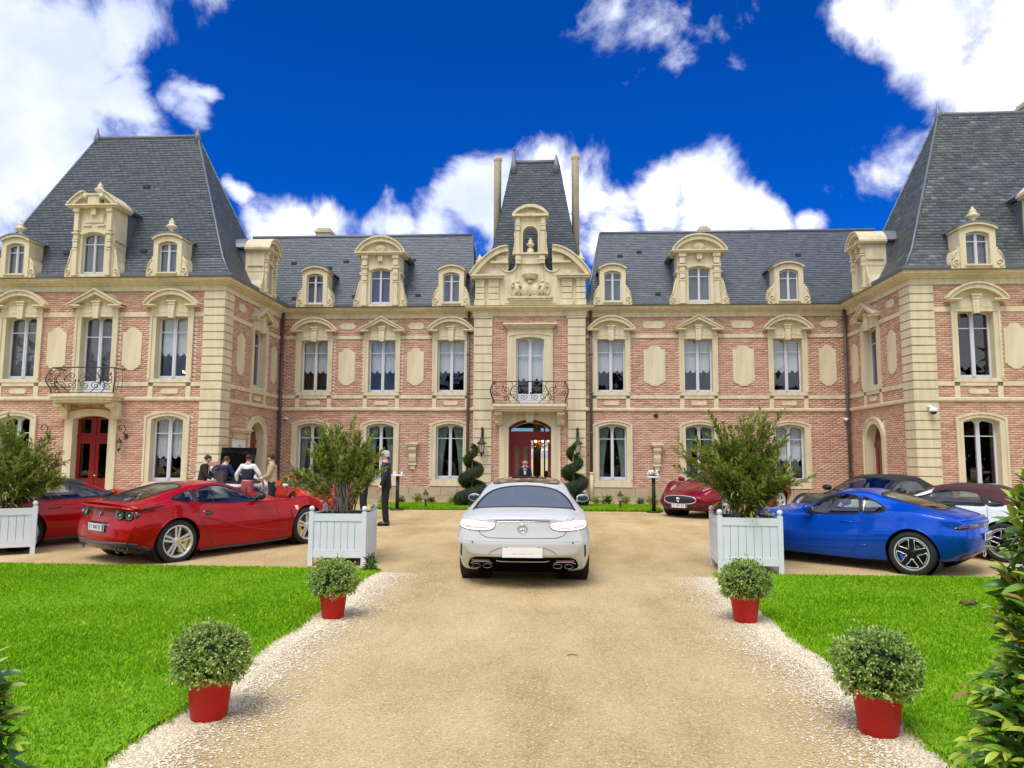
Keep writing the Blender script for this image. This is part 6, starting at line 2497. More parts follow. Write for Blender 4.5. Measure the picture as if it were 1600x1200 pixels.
B = Body(T, plan=(.30, .45), prof_r=((.25, .12), (.4, .03), (.6, .0), (.75, .03), (.86, .0), (.95, -.02)), bumps=((-1.21, .34, .02, .02), (1.21, .33, .015, .03)))
dw = smooth_poly([(.46, .835), (.2, .838), (-.1, .855), (-.36, .88), (-.42, .905), (-.38, 1.10), (-.30, 1.155), (-.14, 1.17), (.02, 1.145), (.22, 1.05), (.38, .93)], 4)
qw = smooth_poly([(-.47, .905), (-.76, .930), (-.82, .965), (-.72, 1.04), (-.56, 1.105), (-.43, 1.125)], 4)
rg = smooth_poly([(-1.52, -.44), (-1.56, 0), (-1.52, .44), (-1.25, .50), (-.9, .475), (-.68, .42), (-.64, 0), (-.68, -.42), (-.9, -.475), (-1.25, -.50)], 4)
scr = smooth_poly([(.02, -.45), (.0, 0), (.02, .45), (.31, .52), (.56, .56), (.64, 0), (.56, -.56), (.31, -.52)], 4)
x0, y0 = from_hub(1424.6, 864.2, .335, (-1.21, .84), 139.5)
bc = car('blue_coupe', 'metallic blue two seat coupe with black wheels beside the right planter', 'car', x0, y0, 139.5, B, P_BLUE, .335, .245, .24, (-1.21, 1.21), 1.50, 'dark5', M_ALLOY, M_BCAL, [dw, qw], rg, scr)
interior(bc, (-.7, .62, .68, .24, [(-.25, .34), (-.25, -.34)], M_SEATG, .15))
for s in (-1, 1):
    B.patch('window_pillar', [(-.43, .905), (-.465, .91), (-.425, 1.12), (-.36, 1.135), (-.39, 1.05)], 'y', M_CARBON, bc, s, .003, .05)
    p = smooth_poly([(s * a, z) for a, z in [(.36, .80), (.56, .81), (.70, .775), (.735, .735), (.60, .735), (.44, .755), (.36, .775)]], 3)
    lp_ = B.patch('tail_lamp', p, 'r', M_LAMPD, bc, 1, .005, .04)
    B.line('lamp_strip', [(s * .40, .78), (s * .56, .775), (s * .70, .75)], 'r', M_LAMPR, lp_, 1, .007, off=.008)
    B.line('bumper_fold', [(s * .30, .56), (s * .40, .45), (s * .62, .40)], 'r', P_BLUE, bc, 1, .012, off=-.006)
    B.line('door_handle', [(-.34, .735), (-.14, .745)], 'y', P_BLUE, bc, s, .013, off=.004)
    B.line('body_crease', [(-.55, .40), (-.2, .33), (.5, .31), (.85, .34)], 'y', P_BLUE, bc, s, .02, off=-.013)
    B.line('body_crease', [(-.9, .87), (-.3, .82), (.5, .80), (.9, .80)], 'y', P_BLUE, bc, s, .014, off=-.010)
    B.patch('side_repeater', [(1.03, .62), (1.09, .63), (1.09, .605), (1.03, .60)], 'y', M_LAMPW, bc, s, .004, .03)
    B.line('badge', [(.95, .775), (1.0, .79), (1.01, .77), (.965, .765)], 'y', M_CHROME, bc, s, .006, off=.003)
    h, n = B.cast((-.86, .985), 'y', s)
    link('lettering', text_mesh('A110', .035, M_CHROME), bc, h + n * .003, rot=(PI / 2, 0, 0 if s < 0 else PI))
    mirror(bc, .36, s * .77, .90, P_BLUE, s)
seam(B, bc, [(-.43, .915), (-.46, .7), (-.40, .4), (-.30, .22)])
seam(B, bc, [(.66, .80), (.74, .5), (.70, .22)])
seam(B, bc, [(-1.62, -.50), (-1.60, 0), (-1.62, .50)], 1, 'z')
for s in (-1, 1): seam(B, bc, [(-1.60, s * .50), (-1.3, s * .56), (-.95, s * .53)], 1, 'z')
B.line('deck_lip', [(-.60, .855), (-.3, .885), (0, .895), (.3, .885), (.60, .855)], 'r', P_BLUE, bc, 1, .018, off=.002)
B.patch('diffuser', smooth_poly([(-.60, .30), (-.42, .39), (0, .42), (.42, .39), (.60, .30), (.4, .25), (-.4, .25)], 3), 'r', M_CARBON, bc, 1, .006, .05, .03)
MB().box(-1.72, -1.3, -.55, .55, .18, .36).build('diffuser_floor', M_UNDER, bc)
h, n = B.cast((0, .34), 'r')
MB().tube([h + Vector((-.05, .075 * math.cos(a), .05 * math.sin(a))) for a in [2 * PI * i / 18 for i in range(18)]], .012, 6, closed=True).build('exhaust_tip', M_CHROME, bc)
ph, pn = B.cast((0, .60), 'r')
number_plate(bc, ph.x - .012, .61, False, 'DL-814-DK', 0, w=.46)
h, n = B.cast((0, .765), 'r')
link('lettering', text_mesh('ALPINE', .075, M_CHROME, sx=1.25), bc, (h.x - .006, 0, .765), rot=(PI / 2, 0, -PI / 2))

# ---- convertibles ------------------------------------------------------------------------------
def cab_table(L0, L1, H, zs, W=.92, deck=.98):
    return [(L0, .44, .66, .80, .62, .74, .82, .5, .90, .91),
            (L0 + .14, .28, .76, W - .04, .60, .82, .88, .55, .95, .96),
            (L0 + .38, .18, .82, W, .58, W - .08, zs + .02, .58, deck, deck + .015),
            (-1.60, .17, .83, W + .01, .57, W - .07, zs + .02, .56, deck + .03, deck + .05),
            (-1.32, .16, .83, W, .56, W - .09, zs + .01, .55, H - .17, H - .12),
            (-.95, .16, .83, W - .02, .56, W - .11, zs, .53, H - .05, H - .01),
            (-.45, .16, .83, W - .03, .55, W - .12, zs - .01, .53, H - .045, H),
            (-.10, .16, .83, W - .02, .55, W - .11, zs - .02, .55, H - .12, H - .06),
            (.35, .16, .83, W - .01, .54, W - .10, zs - .03, .60, .97, 1.02),
            (.62, .16, .83, W, .54, W - .09, zs - .03, .58, .88, .90),
            (1.3, .16, .82, W, .52, W - .11, zs - .05, .50, .82, .82),
            (L1 - .35, .17, .76, W - .08, .48, W - .22, .70, .42, .72, .72),
            (L1, .22, .52, .62, .42, .48, .52, .3, .54, .55)]


def convertible(name, label, x, y, heading, paint_m, top_m, W, H, zs, style, rim_m, L0=-2.15, L1=2.2, top_x=(-1.70, -.10), hub=None):
    B = Body(cab_table(L0, L1, H, zs, W), plan=(.25, .38), prof_r=((.3, .12), (.6, 0), (.9, .04)), bumps=((-1.25, .34, .02, .03), (1.28, .33, .015, .04)))
    t = H - .10
    dw = smooth_poly([(.36, zs + .005), (-.1, zs + .01), (-.7, zs + .025), (-.96, zs + .04), (-.92, t - .14), (-.80, t - .03), (-.5, t + .0), (-.22, t - .03), (.04, t - .13), (.22, zs + .10)], 4)
    qw = smooth_poly([(-1.01, zs + .045), (-1.24, zs + .055), (-1.20, zs + .10), (-1.08, t - .14), (-1.0, t - .10)], 4)
    scr = smooth_poly([(-.06, -.47), (-.08, 0), (-.06, .47), (.2, .53), (.48, .58), (.57, 0), (.48, -.58), (.2, -.53)], 4)
    if hub: x, y = from_hub(hub[0], hub[1], .335, hub[2], heading)
    a, c = top_x
    soft = (lambda p: (p[:, 0] > a) & (p[:, 0] < c) & (p[:, 2] > zs + .045 + .02 * (p[:, 0] < -.9)), top_m)
    r = car(name, label, 'car', x, y, heading, B, paint_m, .335, .245, .24, (-1.25, 1.28), 1.54, style, rim_m, None, [dw, qw], None, scr, None, soft=soft)
    interior(r, (-1.1, .52, .68, .26, [(-.5, .35), (-.5, -.35)], M_SEATG, .0))
    for s in (-1, 1):
        mirror(r, .28, s * (W - .12), zs + .06, paint_m, s)
        B.line('door_handle', [(-.84, zs - .14), (-.64, zs - .13)], 'y', paint_m, r, s, .013, off=.006)
        B.line('body_crease', [(-.8, zs - .08), (0, zs - .10), (.9, zs - .10)], 'y', paint_m, r, s, .012, off=-.008)
        p = smooth_poly([(1.62 + L1 - 2.2, s * .62), (1.86 + L1 - 2.2, s * .54), (1.90 + L1 - 2.2, s * .44), (1.7 + L1 - 2.2, s * .50), (1.55 + L1 - 2.2, s * .58)], 3)
        B.patch('headlamp', p, 'z', M_HEAD, r, 1, .006, .05)
        q = smooth_poly([(s * .40, .80), (s * .62, .80), (s * .70, .75), (s * .62, .70), (s * .42, .71)], 3)
        B.patch('tail_lamp', q, 'r', M_LAMPR, r, 1, .006, .05)
    seam(B, r, [(-1.0, zs + .03), (-1.02, .6), (-.86, .22)])
    seam(B, r, [(.50, zs - .03), (.6, .5), (.56, .22)])
    rw = smooth_poly([(-1.55, -.38), (-1.55, .38), (-1.36, .40), (-1.30, 0), (-1.36, -.40)], 3)
    B.patch('rear_window', rw, 'z', M_PGLASS, r, 1, .006, .07)
    return r, B


r1, B1 = convertible('red_convertible', 'red convertible with its black canvas roof up beside the left planter', -9.75, 14.6, 57, P_RED2, M_TOPB, .95, 1.27, .875, 'plain5', M_ALLOY)
r2, B2 = convertible('white_convertible', 'white convertible with maroon canvas roof at the right edge', 0, 0, 139, P_WHITE, M_TOPM, .90, 1.27, .90, 'dark5', M_ALLOY, hub=(1569, 848, (-1.25, .86)))
r3, B3 = convertible('black_convertible', 'black convertible nosing out behind the blue coupe by the right wing', 7.05, 17.2, 215, P_BLACK, M_TOPB, .90, 1.27, .86, 'plain5', M_ALLOY)

# ---- dark red grand tourer facing the drive --------------------------------------------------------
T = [(-2.42, .44, .68, .82, .62, .76, .84, .55, .93, .95),
     (-2.2, .30, .78, .92, .60, .84, .90, .60, .99, 1.01),
     (-1.47, .18, .85, .955, .58, .86, .94, .60, 1.12, 1.16),
     (-.9, .17, .85, .93, .58, .84, .93, .58, 1.24, 1.30),
     (-.3, .17, .85, .92, .56, .83, .91, .56, 1.29, 1.35),
     (.2, .17, .85, .92, .56, .83, .89, .56, 1.26, 1.33),
     (.7, .17, .85, .93, .55, .84, .88, .60, 1.10, 1.16),
     (1.15, .17, .85, .94, .55, .84, .88, .62, .93, .96),
     (1.5, .17, .84, .95, .54, .82, .87, .52, .84, .85),
     (2.0, .18, .78, .90, .50, .74, .76, .42, .74, .76),
     (2.35, .22, .62, .74, .46, .56, .60, .32, .62, .64)]
B = Body(T, plan=(.2, .34), prof_f=((.2, .10), (.4, .0), (.55, .0), (.65, .06)), bumps=((-1.47, .36, .02, .03), (1.47, .38, .02, .09)))
dw = smooth_poly([(.95, .92), (.3, .93), (-.5, .95), (-1.05, .99), (-.8, 1.12), (-.3, 1.235), (.15, 1.225), (.55, 1.12)], 4)
scr = smooth_poly([(.36, -.47), (.34, 0), (.36, .47), (.75, .54), (1.08, .60), (1.16, 0), (1.08, -.60), (.75, -.54)], 4)
dg_ = car('dark_red_grand_tourer', 'dark red sports saloon facing the drive with an oval grille', 'car', 4.95, 22.0, 226, B, P_MAROON, .345, .255, .26, (-1.47, 1.47), 1.60, 'plain5', M_ALLOY, None, [dw], None, scr, M_PGLASS)
gp = smooth_poly([(-.50, .50), (-.44, .56), (-.2, .595), (0, .60), (.2, .595), (.44, .56), (.50, .50), (.44, .42), (.2, .385), (0, .38), (-.2, .385), (-.44, .42)], 3)
gr = B.patch('grille', gp, 'f', M_BLACK, dg_, 1, .006, .05)
B.frame('grille_surround', gp, 'f', M_ALLOY, gr, 1, .012, .006)
h, n = B.cast((0, .47), 'f')
b = MB()
gx = h.x + .02
b.tube([(gx, 0, .40), (gx, 0, .56)], .010, 5)
for s in (-1, 1): b.tube([(gx, 0, .45), (gx, s * .03, .46), (gx, s * .045, .50), (gx, s * .035, .545)], .009, 5)
b.tube([(gx, -.03, .45), (gx, .03, .45)], .012, 5)
b.build('trident_badge', M_CHROME, gr)
for s in (-1, 1):
    B.patch('headlamp', smooth_poly([(1.62, s * .64), (1.86, s * .60), (2.02, s * .52), (1.90, s * .48), (1.70, s * .54)], 3), 'z', M_HEAD, dg_, 1, .006, .05)
    B.patch('bumper_intake', smooth_poly([(s * .56, .36), (s * .72, .38), (s * .74, .30), (s * .58, .27)], 3), 'f', M_BLACK, dg_, 1, .006, .05)
    B.patch('bonnet_vent', smooth_poly([(1.0, s * .40), (1.25, s * .36), (1.22, s * .30), (1.02, s * .33)], 2), 'z', M_BLACK, dg_, 1, .003, .04)
    mirror(dg_, .88, s * .83, .97, P_MAROON, s)
    B.line('bonnet_crease', [(2.1, s * .12), (1.5, s * .26), (1.1, s * .34)], 'z', P_MAROON, dg_, 1, .014, off=-.006)
B.patch('lower_intake', [(-.55, .25), (-.50, .345), (.50, .345), (.55, .25)], 'f', M_BLACK, dg_, 1, .006, .06)
h, n = B.cast((0, .345), 'f')
number_plate(dg_, h.x + .02, .335, True, 'ET-813-ER', 0)
interior(dg_, (-.9, 1.05, .70, .28, [(0, .36), (0, -.36)], M_SEAT, .5))

# ---- small red sports car of the sixties -------------------------------------------------------------
T = [(-1.98, .36, .52, .66, .56, .60, .70, .40, .74, .75),
     (-1.75, .26, .64, .77, .54, .70, .78, .45, .80, .81),
     (-1.2, .17, .72, .83, .52, .74, .84, .46, .84, .85),
     (-.75, .15, .73, .80, .50, .70, .78, .45, .98, 1.0),
     (-.3, .15, .73, .79, .50, .68, .74, .44, 1.08, 1.12),
     (.1, .15, .73, .79, .50, .68, .72, .45, 1.05, 1.11),
     (.5, .15, .73, .80, .48, .70, .71, .50, .86, .92),
     (.8, .15, .73, .82, .48, .72, .72, .46, .70, .71),
     (1.2, .15, .72, .82, .48, .72, .74, .40, .66, .65),
     (1.7, .17, .62, .74, .44, .60, .60, .34, .58, .56),
     (2.05, .24, .40, .50, .40, .36, .46, .22, .46, .46)]
B = Body(T, plan=(.2, .5), bumps=((-1.17, .33, .02, .06), (1.17, .33, .02, .08)))
dw = smooth_poly([(.60, .745), (.2, .75), (-.35, .77), (-.42, .90), (-.25, 1.02), (.1, 1.03), (.36, .92)], 4)
scr = smooth_poly([(.16, -.38), (.14, 0), (.16, .38), (.45, .45), (.70, .48), (.78, 0), (.70, -.48), (.45, -.45)], 4)
dn = car('vintage_sports_car', 'small orange red vintage sports car behind the centre left oleander', 'car', -7.15, 21.0, -52, B, P_RED3, .315, .20, .19, (-1.17, 1.17), 1.44, 'plain5', M_ALLOY, None, [dw], None, scr)
interior(dn, (-.55, .75, .60, .2, [(-.05, .30), (-.05, -.30)], M_SEAT, .35))
for s in (-1, 1):
    B.patch('side_intake', smooth_poly([(-.42, .66), (-.62, .68), (-.70, .62), (-.60, .56)], 3), 'y', M_BLACK, dn, s, .003, .04)
    B.line('body_crease', [(-.6, .62), (-.1, .58), (.6, .56)], 'y', P_RED3, dn, s, .014, off=-.008)
    b = MB()
    h, n = B.cast((1.55, s * .50), 'z')
    b.ell(h + Vector((.0, 0, -.02)), (.11, .085, .07), 12, 7)
    b.build('headlamp', M_HEAD, dn)
    mirror(dn, .5, s * .68, .76, M_CHROME, s)
    b = MB()
    h, n = B.cast((s * .36, .42), 'f')
    b.tube([h + Vector((.03, -s * .10, 0)), h + Vector((.05, 0, 0)), h + Vector((-.1, s * .14, 0))], .022, 6)
    b.build('bumper', M_CHROME, dn)
seam(B, dn, [(-.45, .76), (-.46, .5), (-.38, .20)])
seam(B, dn, [(.66, .70), (.68, .5), (.60, .20)])

# ---- old white saloon with its bonnet raised ----------------------------------------------------------
T = [(-2.0, .40, .60, .74, .60, .68, .82, .5, .88, .90),
     (-1.8, .30, .66, .78, .58, .72, .90, .54, .93, .94),
     (-1.2, .24, .70, .80, .56, .74, .94, .56, 1.08, 1.12),
     (-.7, .24, .70, .80, .56, .74, .94, .56, 1.36, 1.42),
     (-.1, .24, .70, .80, .56, .74, .93, .56, 1.40, 1.46),
     (.3, .24, .70, .80, .56, .74, .92, .57, 1.30, 1.38),
     (.7, .24, .70, .80, .56, .74, .92, .60, .98, 1.04),
     (1.0, .24, .70, .80, .56, .74, .90, .55, .93, .95),
     (1.6, .26, .68, .78, .56, .72, .86, .50, .88, .90),
     (1.95, .34, .62, .72, .56, .64, .78, .45, .80, .82)]
B = Body(T, plan=(.12, .14), bumps=((1.2, .35, .01, .02),))
dw = smooth_poly([(.60, .96), (.1, .965), (-.7, .97), (-1.0, 1.0), (-.72, 1.26), (-.3, 1.325), (.15, 1.31), (.4, 1.2)], 4)
scr = smooth_poly([(.34, -.47), (.34, .47), (.62, .54), (.72, 0), (.62, -.54)], 4)
roofred = mat('faded_red_roof', (.30, .10, .08), .4, .1, coat=.5)
oc = car('vintage_saloon', 'old white saloon with red roof and black bonnet raised among the men', 'car', -9.55, 21.2, -55, B, P_CREAM, .32, .20, .17, (-1.2, 1.2), 1.36, 'plain5', M_ALLOY, None, [dw], None, scr, soft=(lambda p: (p[:, 2] > 1.30), roofred))
interior(oc, (-1.0, .7, .60, .3, [(-.1, .32), (-.1, -.32)], M_SEAT, .35))
b = MB()
Mh = Matrix.Translation((.78, 0, .95)) @ Matrix.Rotation(math.radians(-64), 4, 'Y')
b.box(0, .98, -.47, .47, -.015, .015, 0, Mh)
b.box(.02, .95, -.43, .43, -.035, -.015, 0, Mh)
for yv in (-.33, 0, .33): b.box(.05, .92, yv - .03, yv + .03, -.06, -.035, 0, Mh)
b.build('bonnet', P_BLACK, oc)
B.patch('engine_bay', smooth_poly([(.86, -.52), (.86, .52), (1.75, .46), (1.75, -.46)], 3), 'z', M_BLACK, oc, 1, .004, .06)
b = MB()
b.box(.95, 1.5, -.22, .22, .85, 1.02)
b.tube([(1.0, -.12, 1.04), (1.45, -.12, 1.04)], .05, 8)
b.lathe([(.16, 0), (.16, .10), (.1, .12)], 14, (1.25, .1, 1.0))
b.build('engine', M_CARBON, oc)
for s in (-1, 1):
    b = MB()
    b.lathe([(.0, .05), (.07, .045), (.105, .02), (.11, -.05)], 18, (0, 0, 0), 0, Matrix.Translation((2.06, s * .50, .74)) @ Matrix.Rotation(PI / 2, 4, 'Y'))
    b.build('headlamp', M_HEAD, oc)
    b = MB()
    b.lathe([(.0, .04), (.05, .035), (.075, .015), (.08, -.05)], 18, (0, 0, 0), 0, Matrix.Translation((2.10, s * .46, .52)) @ Matrix.Rotation(PI / 2, 4, 'Y'))
    b.build('fog_lamp', M_HEAD, oc)
b = MB()
b.tube([(1.7, -.78, .42), (2.08, -.66, .42), (2.14, 0, .42), (2.08, .66, .42), (1.7, .78, .42)], .045, 8)
b.build('bumper', M_CHROME, oc)
B.patch('grille', smooth_poly([(-.34, .54), (-.34, .76), (.34, .76), (.34, .54)], 2), 'f', M_DISC, oc, 1, .01, .06)

# ------------------------------------------------------------------ plants
M_OLE = island_ramp('oleander_leaf', [(0.0, (0.075, 0.13, 0.015)), (0.35, (0.18, 0.26, 0.028)), (0.7, (0.32, 0.39, 0.050)), (0.92, (0.46, 0.47, 0.10)), (1.0, (0.42, 0.20, 0.08))], 0.45, noise=0.18, spec=0.4, transl=0.38)
M_STEM = mat('stem_bark', (0.16, 0.12, 0.075), 0.8, 0.3, 10)
M_BALL = island_ramp('variegated_leaf', [(0.0, (0.05, 0.12, 0.025)), (0.22, (0.16, 0.29, 0.05)), (0.45, (0.36, 0.54, 0.11)), (0.75, (0.60, 0.74, 0.22)), (1.0, (0.74, 0.80, 0.36))], 0.5, noise=0.15, spec=0.3, transl=0.42)
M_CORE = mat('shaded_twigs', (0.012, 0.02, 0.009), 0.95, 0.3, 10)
M_YEW = island_ramp('topiary_leaf', [(0.0, (0.014, 0.045, 0.007)), (0.5, (0.045, 0.115, 0.012)), (1.0, (0.11, 0.20, 0.02))], 0.6, noise=0.25, spec=0.25)
M_POT = mat('red_pot_plastic', (0.56, 0.010, 0.006), 0.5, 0.06, 6)
M_SOIL = mat('potting_soil', (0.045, 0.028, 0.018), 0.95, 0.3, 20, 0.6, 40)
M_BOX = mat('white_planter_paint', (0.66, 0.70, 0.74), 0.5, 0.04, 3)
M_L1 = mat('laurel_dark', (0.07, 0.19, 0.018), 0.28, 0.15, 6, spec=0.5)
M_L2 = mat('laurel_mid', (0.17, 0.33, 0.028), 0.3, 0.15, 6, spec=0.5)
M_L3 = mat('laurel_young', (0.34, 0.45, 0.05), 0.32, 0.15, 6, spec=0.45)
M_L4 = mat('laurel_bronze', (0.30, 0.20, 0.045), 0.35, 0.2, 6, spec=0.4)
M_WOODS = island_ramp('far_leaf', [(0.0, (0.012, 0.03, 0.008)), (0.6, (0.035, 0.07, 0.015)), (1.0, (0.07, 0.11, 0.025))], 0.7, noise=0.2)


def leaf_cloud(name, P, D, L, W, m, droop=0.25, roll=None):
    """P bases, D unit directions, L lengths, W half widths -> folded pointed leaves (4 triangles each)"""
    n = len(P)
    up_ = np.tile(np.array([[0, 0, 1.0]]), (n, 1)) + RNG.normal(0, .35, (n, 3))
    S = np.cross(D, up_)
    S /= np.maximum(np.linalg.norm(S, axis=1, keepdims=True), 1e-6)
    N = np.cross(S, D)
    L, W = L[:, None], W[:, None]
    mid = P + D * L * .5 + N * L * .04
    tip = P + D * L - N * L * droop * .5
    V = np.stack([P, mid + S * W + N * W * .35, mid, mid - S * W + N * W * .35, tip], 1)
    T = np.array([[0, 2, 1], [0, 3, 2], [1, 2, 4], [2, 3, 4]])
    F = (np.arange(n)[:, None, None] * 5 + T[None]).reshape(-1, 3)
    return fast_mesh(name, V.reshape(-1, 3), F, m, False)


def rand_dirs(n):
    v = RNG.normal(0, 1, (n, 3))
    return v / np.linalg.norm(v, axis=1, keepdims=True)


def oleander(label, x, y, z, targets, seed, bare=0.38, dens=1.0, leaf=(.10, .16), low=0):
    rnd = random.Random(seed)
    root = thing('oleander', label, 'potted shrub', (x, y, z), 0, 'oleanders growing in the white planters')
    st = MB()
    LP, LD, LL = [], [], []
    for (tx, ty, tz, k) in targets:
        for _ in range(k):
            b0 = Vector((rnd.uniform(-.20, .20), rnd.uniform(-.20, .20), 0))
            e = Vector((tx + rnd.gauss(0, .11), ty + rnd.gauss(0, .12), tz * rnd.uniform(.84, 1.04)))
            c = b0 + (e - b0) * .5 + Vector((-(e.x - b0.x) * .22, -(e.y - b0.y) * .22, .12 * e.z))
            pts = [b0 * (1 - t) ** 2 + c * 2 * t * (1 - t) + e * t * t for t in [i / 14 for i in range(15)]]
            st.tube(pts, [.013 * (1 - .75 * i / 14) for i in range(15)], 5)
            branches = [(pts, bare)]
            for q in range(4):
                i0 = rnd.randint(5, 11)
                d = (pts[i0 + 1] - pts[i0]).normalized()
                side = Vector((rnd.gauss(0, 1), rnd.gauss(0, 1), rnd.gauss(.2, .3))).normalized()
                ln = rnd.uniform(.22, .5)
                bp = [pts[i0] + (d * (.8) + side * .45) * ln * t + Vector((0, 0, .06 * t * t)) for t in [i / 6 for i in range(7)]]
                st.tube(bp, [.007 * (1 - .7 * i / 6) for i in range(7)], 4)
                branches.append((bp, .12))
            for bp, b_ in branches:
                tot = sum((bp[i + 1] - bp[i]).length for i in range(len(bp) - 1))
                m = int(tot / .040 * dens)
                for w in range(m):
                    t = b_ + (1 - b_) * (w + rnd.random()) / m
                    f = t * (len(bp) - 1)
                    i0 = min(int(f), len(bp) - 2)
                    p = bp[i0].lerp(bp[i0 + 1], f - i0)
                    d = (bp[i0 + 1] - bp[i0]).normalized()
                    for q in range(3):
                        s = Vector((rnd.gauss(0, 1), rnd.gauss(0, 1), rnd.gauss(0, 1)))
                        s = (s - d * s.dot(d)).normalized()
                        open_ = rnd.uniform(.45, 1.1) * (1 - .35 * t)
                        LP.append(p); LD.append((d * math.cos(open_) + s * math.sin(open_)).normalized())
                        LL.append(rnd.uniform(*leaf) * (1.05 - .3 * t))
    for _ in range(low):                                  # drooping leaves over the rim
        a = rnd.uniform(0, 2 * PI)
        r = rnd.uniform(.1, .5)
        p = Vector((r * math.cos(a), r * math.sin(a) - .08, rnd.uniform(.05, .5)))
        LP.append(p); LD.append(Vector((math.cos(a), math.sin(a), rnd.uniform(-.9, .3))).normalized()); LL.append(rnd.uniform(*leaf) * 1.15)
    st.build('stem', M_STEM, root)['kind'] = 'stuff'
    n = len(LP)
    me = leaf_cloud('foliage', np.array(LP), np.array(LD), np.array(LL), RNG.uniform(.010, .016, n), M_OLE)
    tag(link('foliage', me, root), kind='stuff')
    return root


def planter(label, x, y, rz, w, h):
    zz = gz(y)
    root = thing('planter', label, 'planter', (x, y, zz), rz, 'white wooden planters with ball finials')
    hw = w / 2
    P = .075
    post = MB()
    post.box(-P / 2, P / 2, -P / 2, P / 2, 0, h)
    post.lathe([(.028, h), (.024, h + .012)], 12)
    pm = post.mesh('post', M_BOX)
    fm = MB().ell((0, 0, h + .050), .045, 14, 9).mesh('finial', M_BOX)
    for sx in (-1, 1):
        for sy in (-1, 1):
            o = link('post', pm, root, (sx * (hw - P / 2), sy * (hw - P / 2), 0))
            link('finial', fm, o)
    z0, z1 = .13, h - .03
    rails = []
    for k in range(4):
        rot = k * PI / 2
        rm = shared(('rail', w, h), lambda: MB().box(-hw + P, hw - P, -.012, .012, -.06, .06).mesh('rail', M_BOX))
        c, s = math.cos(rot), math.sin(rot)
        for z in (z0 + .06, z1 - .06):
            link('rail', rm, root, ((hw - .022) * s, -(hw - .022) * c, z), rot)
        nb = 7
        bw = (w - 2 * P) / nb
        bm = shared(('board', w, h), lambda: MB().box(-bw / 2 + .003, bw / 2 - .003, -.008, .008, z0 + .121, z1 - .121).mesh('board', M_BOX))
        for i in range(nb):
            u = -hw + P + bw * (i + .5)
            d = hw - .030 + random.uniform(-.002, .002)
            link('board', bm, root, (u * c + d * s, u * s - d * c, 0), rot)
        bk = shared(('lining', w, h), lambda: MB().box(-hw + P, hw - P, -.004, .004, z0 + .02, z1 - .02).mesh('lining', M_BLACK))
        link('lining', bk, root, ((hw - .048) * s, -(hw - .048) * c, 0), rot)
    b = MB()
    rnd = random.Random(int(x * 100))
    n = 12
    vs = [(-hw + .05 + (w - .1) * i / n, -hw + .05 + (w - .1) * j / n, h - .075 + rnd.uniform(-.012, .018)) for j in range(n + 1) for i in range(n + 1)]
    b.add(vs, [(j * (n + 1) + i, j * (n + 1) + i + 1, (j + 1) * (n + 1) + i + 1, (j + 1) * (n + 1) + i) for j in range(n) for i in range(n)], 0, True)
    b.build('soil', M_SOIL, root)
    return root


def corner_place(px, py, w, rz, sx):
    """centre of a square box whose front corner (sx=+1 right, -1 left) stands at a pixel"""
    d = look(px, py)
    z = -.15
    for _ in range(6):
        t = (z - EYE) / d.z
        p = Vector((0, 0, EYE)) + d * t
        z = gz(p.y)
    c, s = math.cos(rz), math.sin(rz)
    lx, ly = sx * w / 2, -w / 2
    return p.x - (lx * c - ly * s), p.y - (lx * s + ly * c)


rz1 = math.radians(3)
x1, y1 = corner_place(570.5, 885, .93, rz1, 1)
planter('white wooden planter between the red coupe and the white coupe', x1, y1, rz1, .93, .86)
oleander('sparse oleander with bare stems rising from the planter left of the white coupe', x1, y1, gz(y1) + .78,
         [(-.10, 0, 1.52, 3), (-.02, .1, 1.46, 3), (.12, .05, 1.36, 2), (-.42, 0, 1.22, 3), (-.62, -.1, 1.02, 3), (-.80, .05, .74, 2), (-.92, -.1, .62, 2), (.30, 0, 1.22, 3), (.40, .1, 1.02, 3), (.46, -.1, .74, 2), (.1, -.3, 1.1, 2), (-.25, .3, 1.2, 2), (-.55, .2, .52, 1), (.40, -.15, .55, 1)], 3, .42, 1.0)
rz2 = math.radians(-4)
x2, y2 = corner_place(1122.8, 897, .97, rz2, -1)
planter('white wooden planter in front of the blue coupe', x2, y2, rz2, .97, .88)
oleander('dense drooping oleander in the planter in front of the blue coupe', x2, y2, gz(y2) + .80,
         [(.0, 0, 1.50, 4), (.16, 0, 1.60, 4), (-.30, .1, 1.52, 4), (.42, 0, 1.66, 3), (.62, .1, 1.30, 4), (-.55, 0, 1.12, 4), (-.90, -.1, 1.16, 2), (-1.05, 0, 1.20, 1), (-.98, .05, .90, 1), (.80, 0, .92, 3), (.86, -.1, .62, 3), (-.52, -.2, .62, 3), (.1, -.4, 1.0, 4), (.3, .3, 1.2, 3), (-.2, .35, 1.1, 3), (.0, -.45, .6, 3), (.5, -.35, .7, 3), (-.40, -.3, .85, 3)], 9, .10, 1.0, (.11, .17), 160)
rz0 = math.radians(33)
x0, y0 = corner_place(54, 866, .95, rz0, 1)
planter('white wooden planter at the left edge before the red convertible', x0, y0, rz0, .95, .84)
oleander('bushy oleander in the planter at the left edge', x0, y0, gz(y0) + .76,
         [(.1, 0, 1.5, 4), (.35, 0, 1.25, 4), (.6, 0, .95, 4), (.78, -.1, .66, 3), (.88, 0, .48, 3), (-.3, 0, 1.5, 4), (-.7, 0, 1.2, 4), (.3, -.3, .8, 4), (-.2, -.4, .9, 4), (.55, .3, .7, 3), (-.9, 0, .8, 3), (.0, .4, 1.2, 3)], 21, .10, .95, (.11, .17), 120)


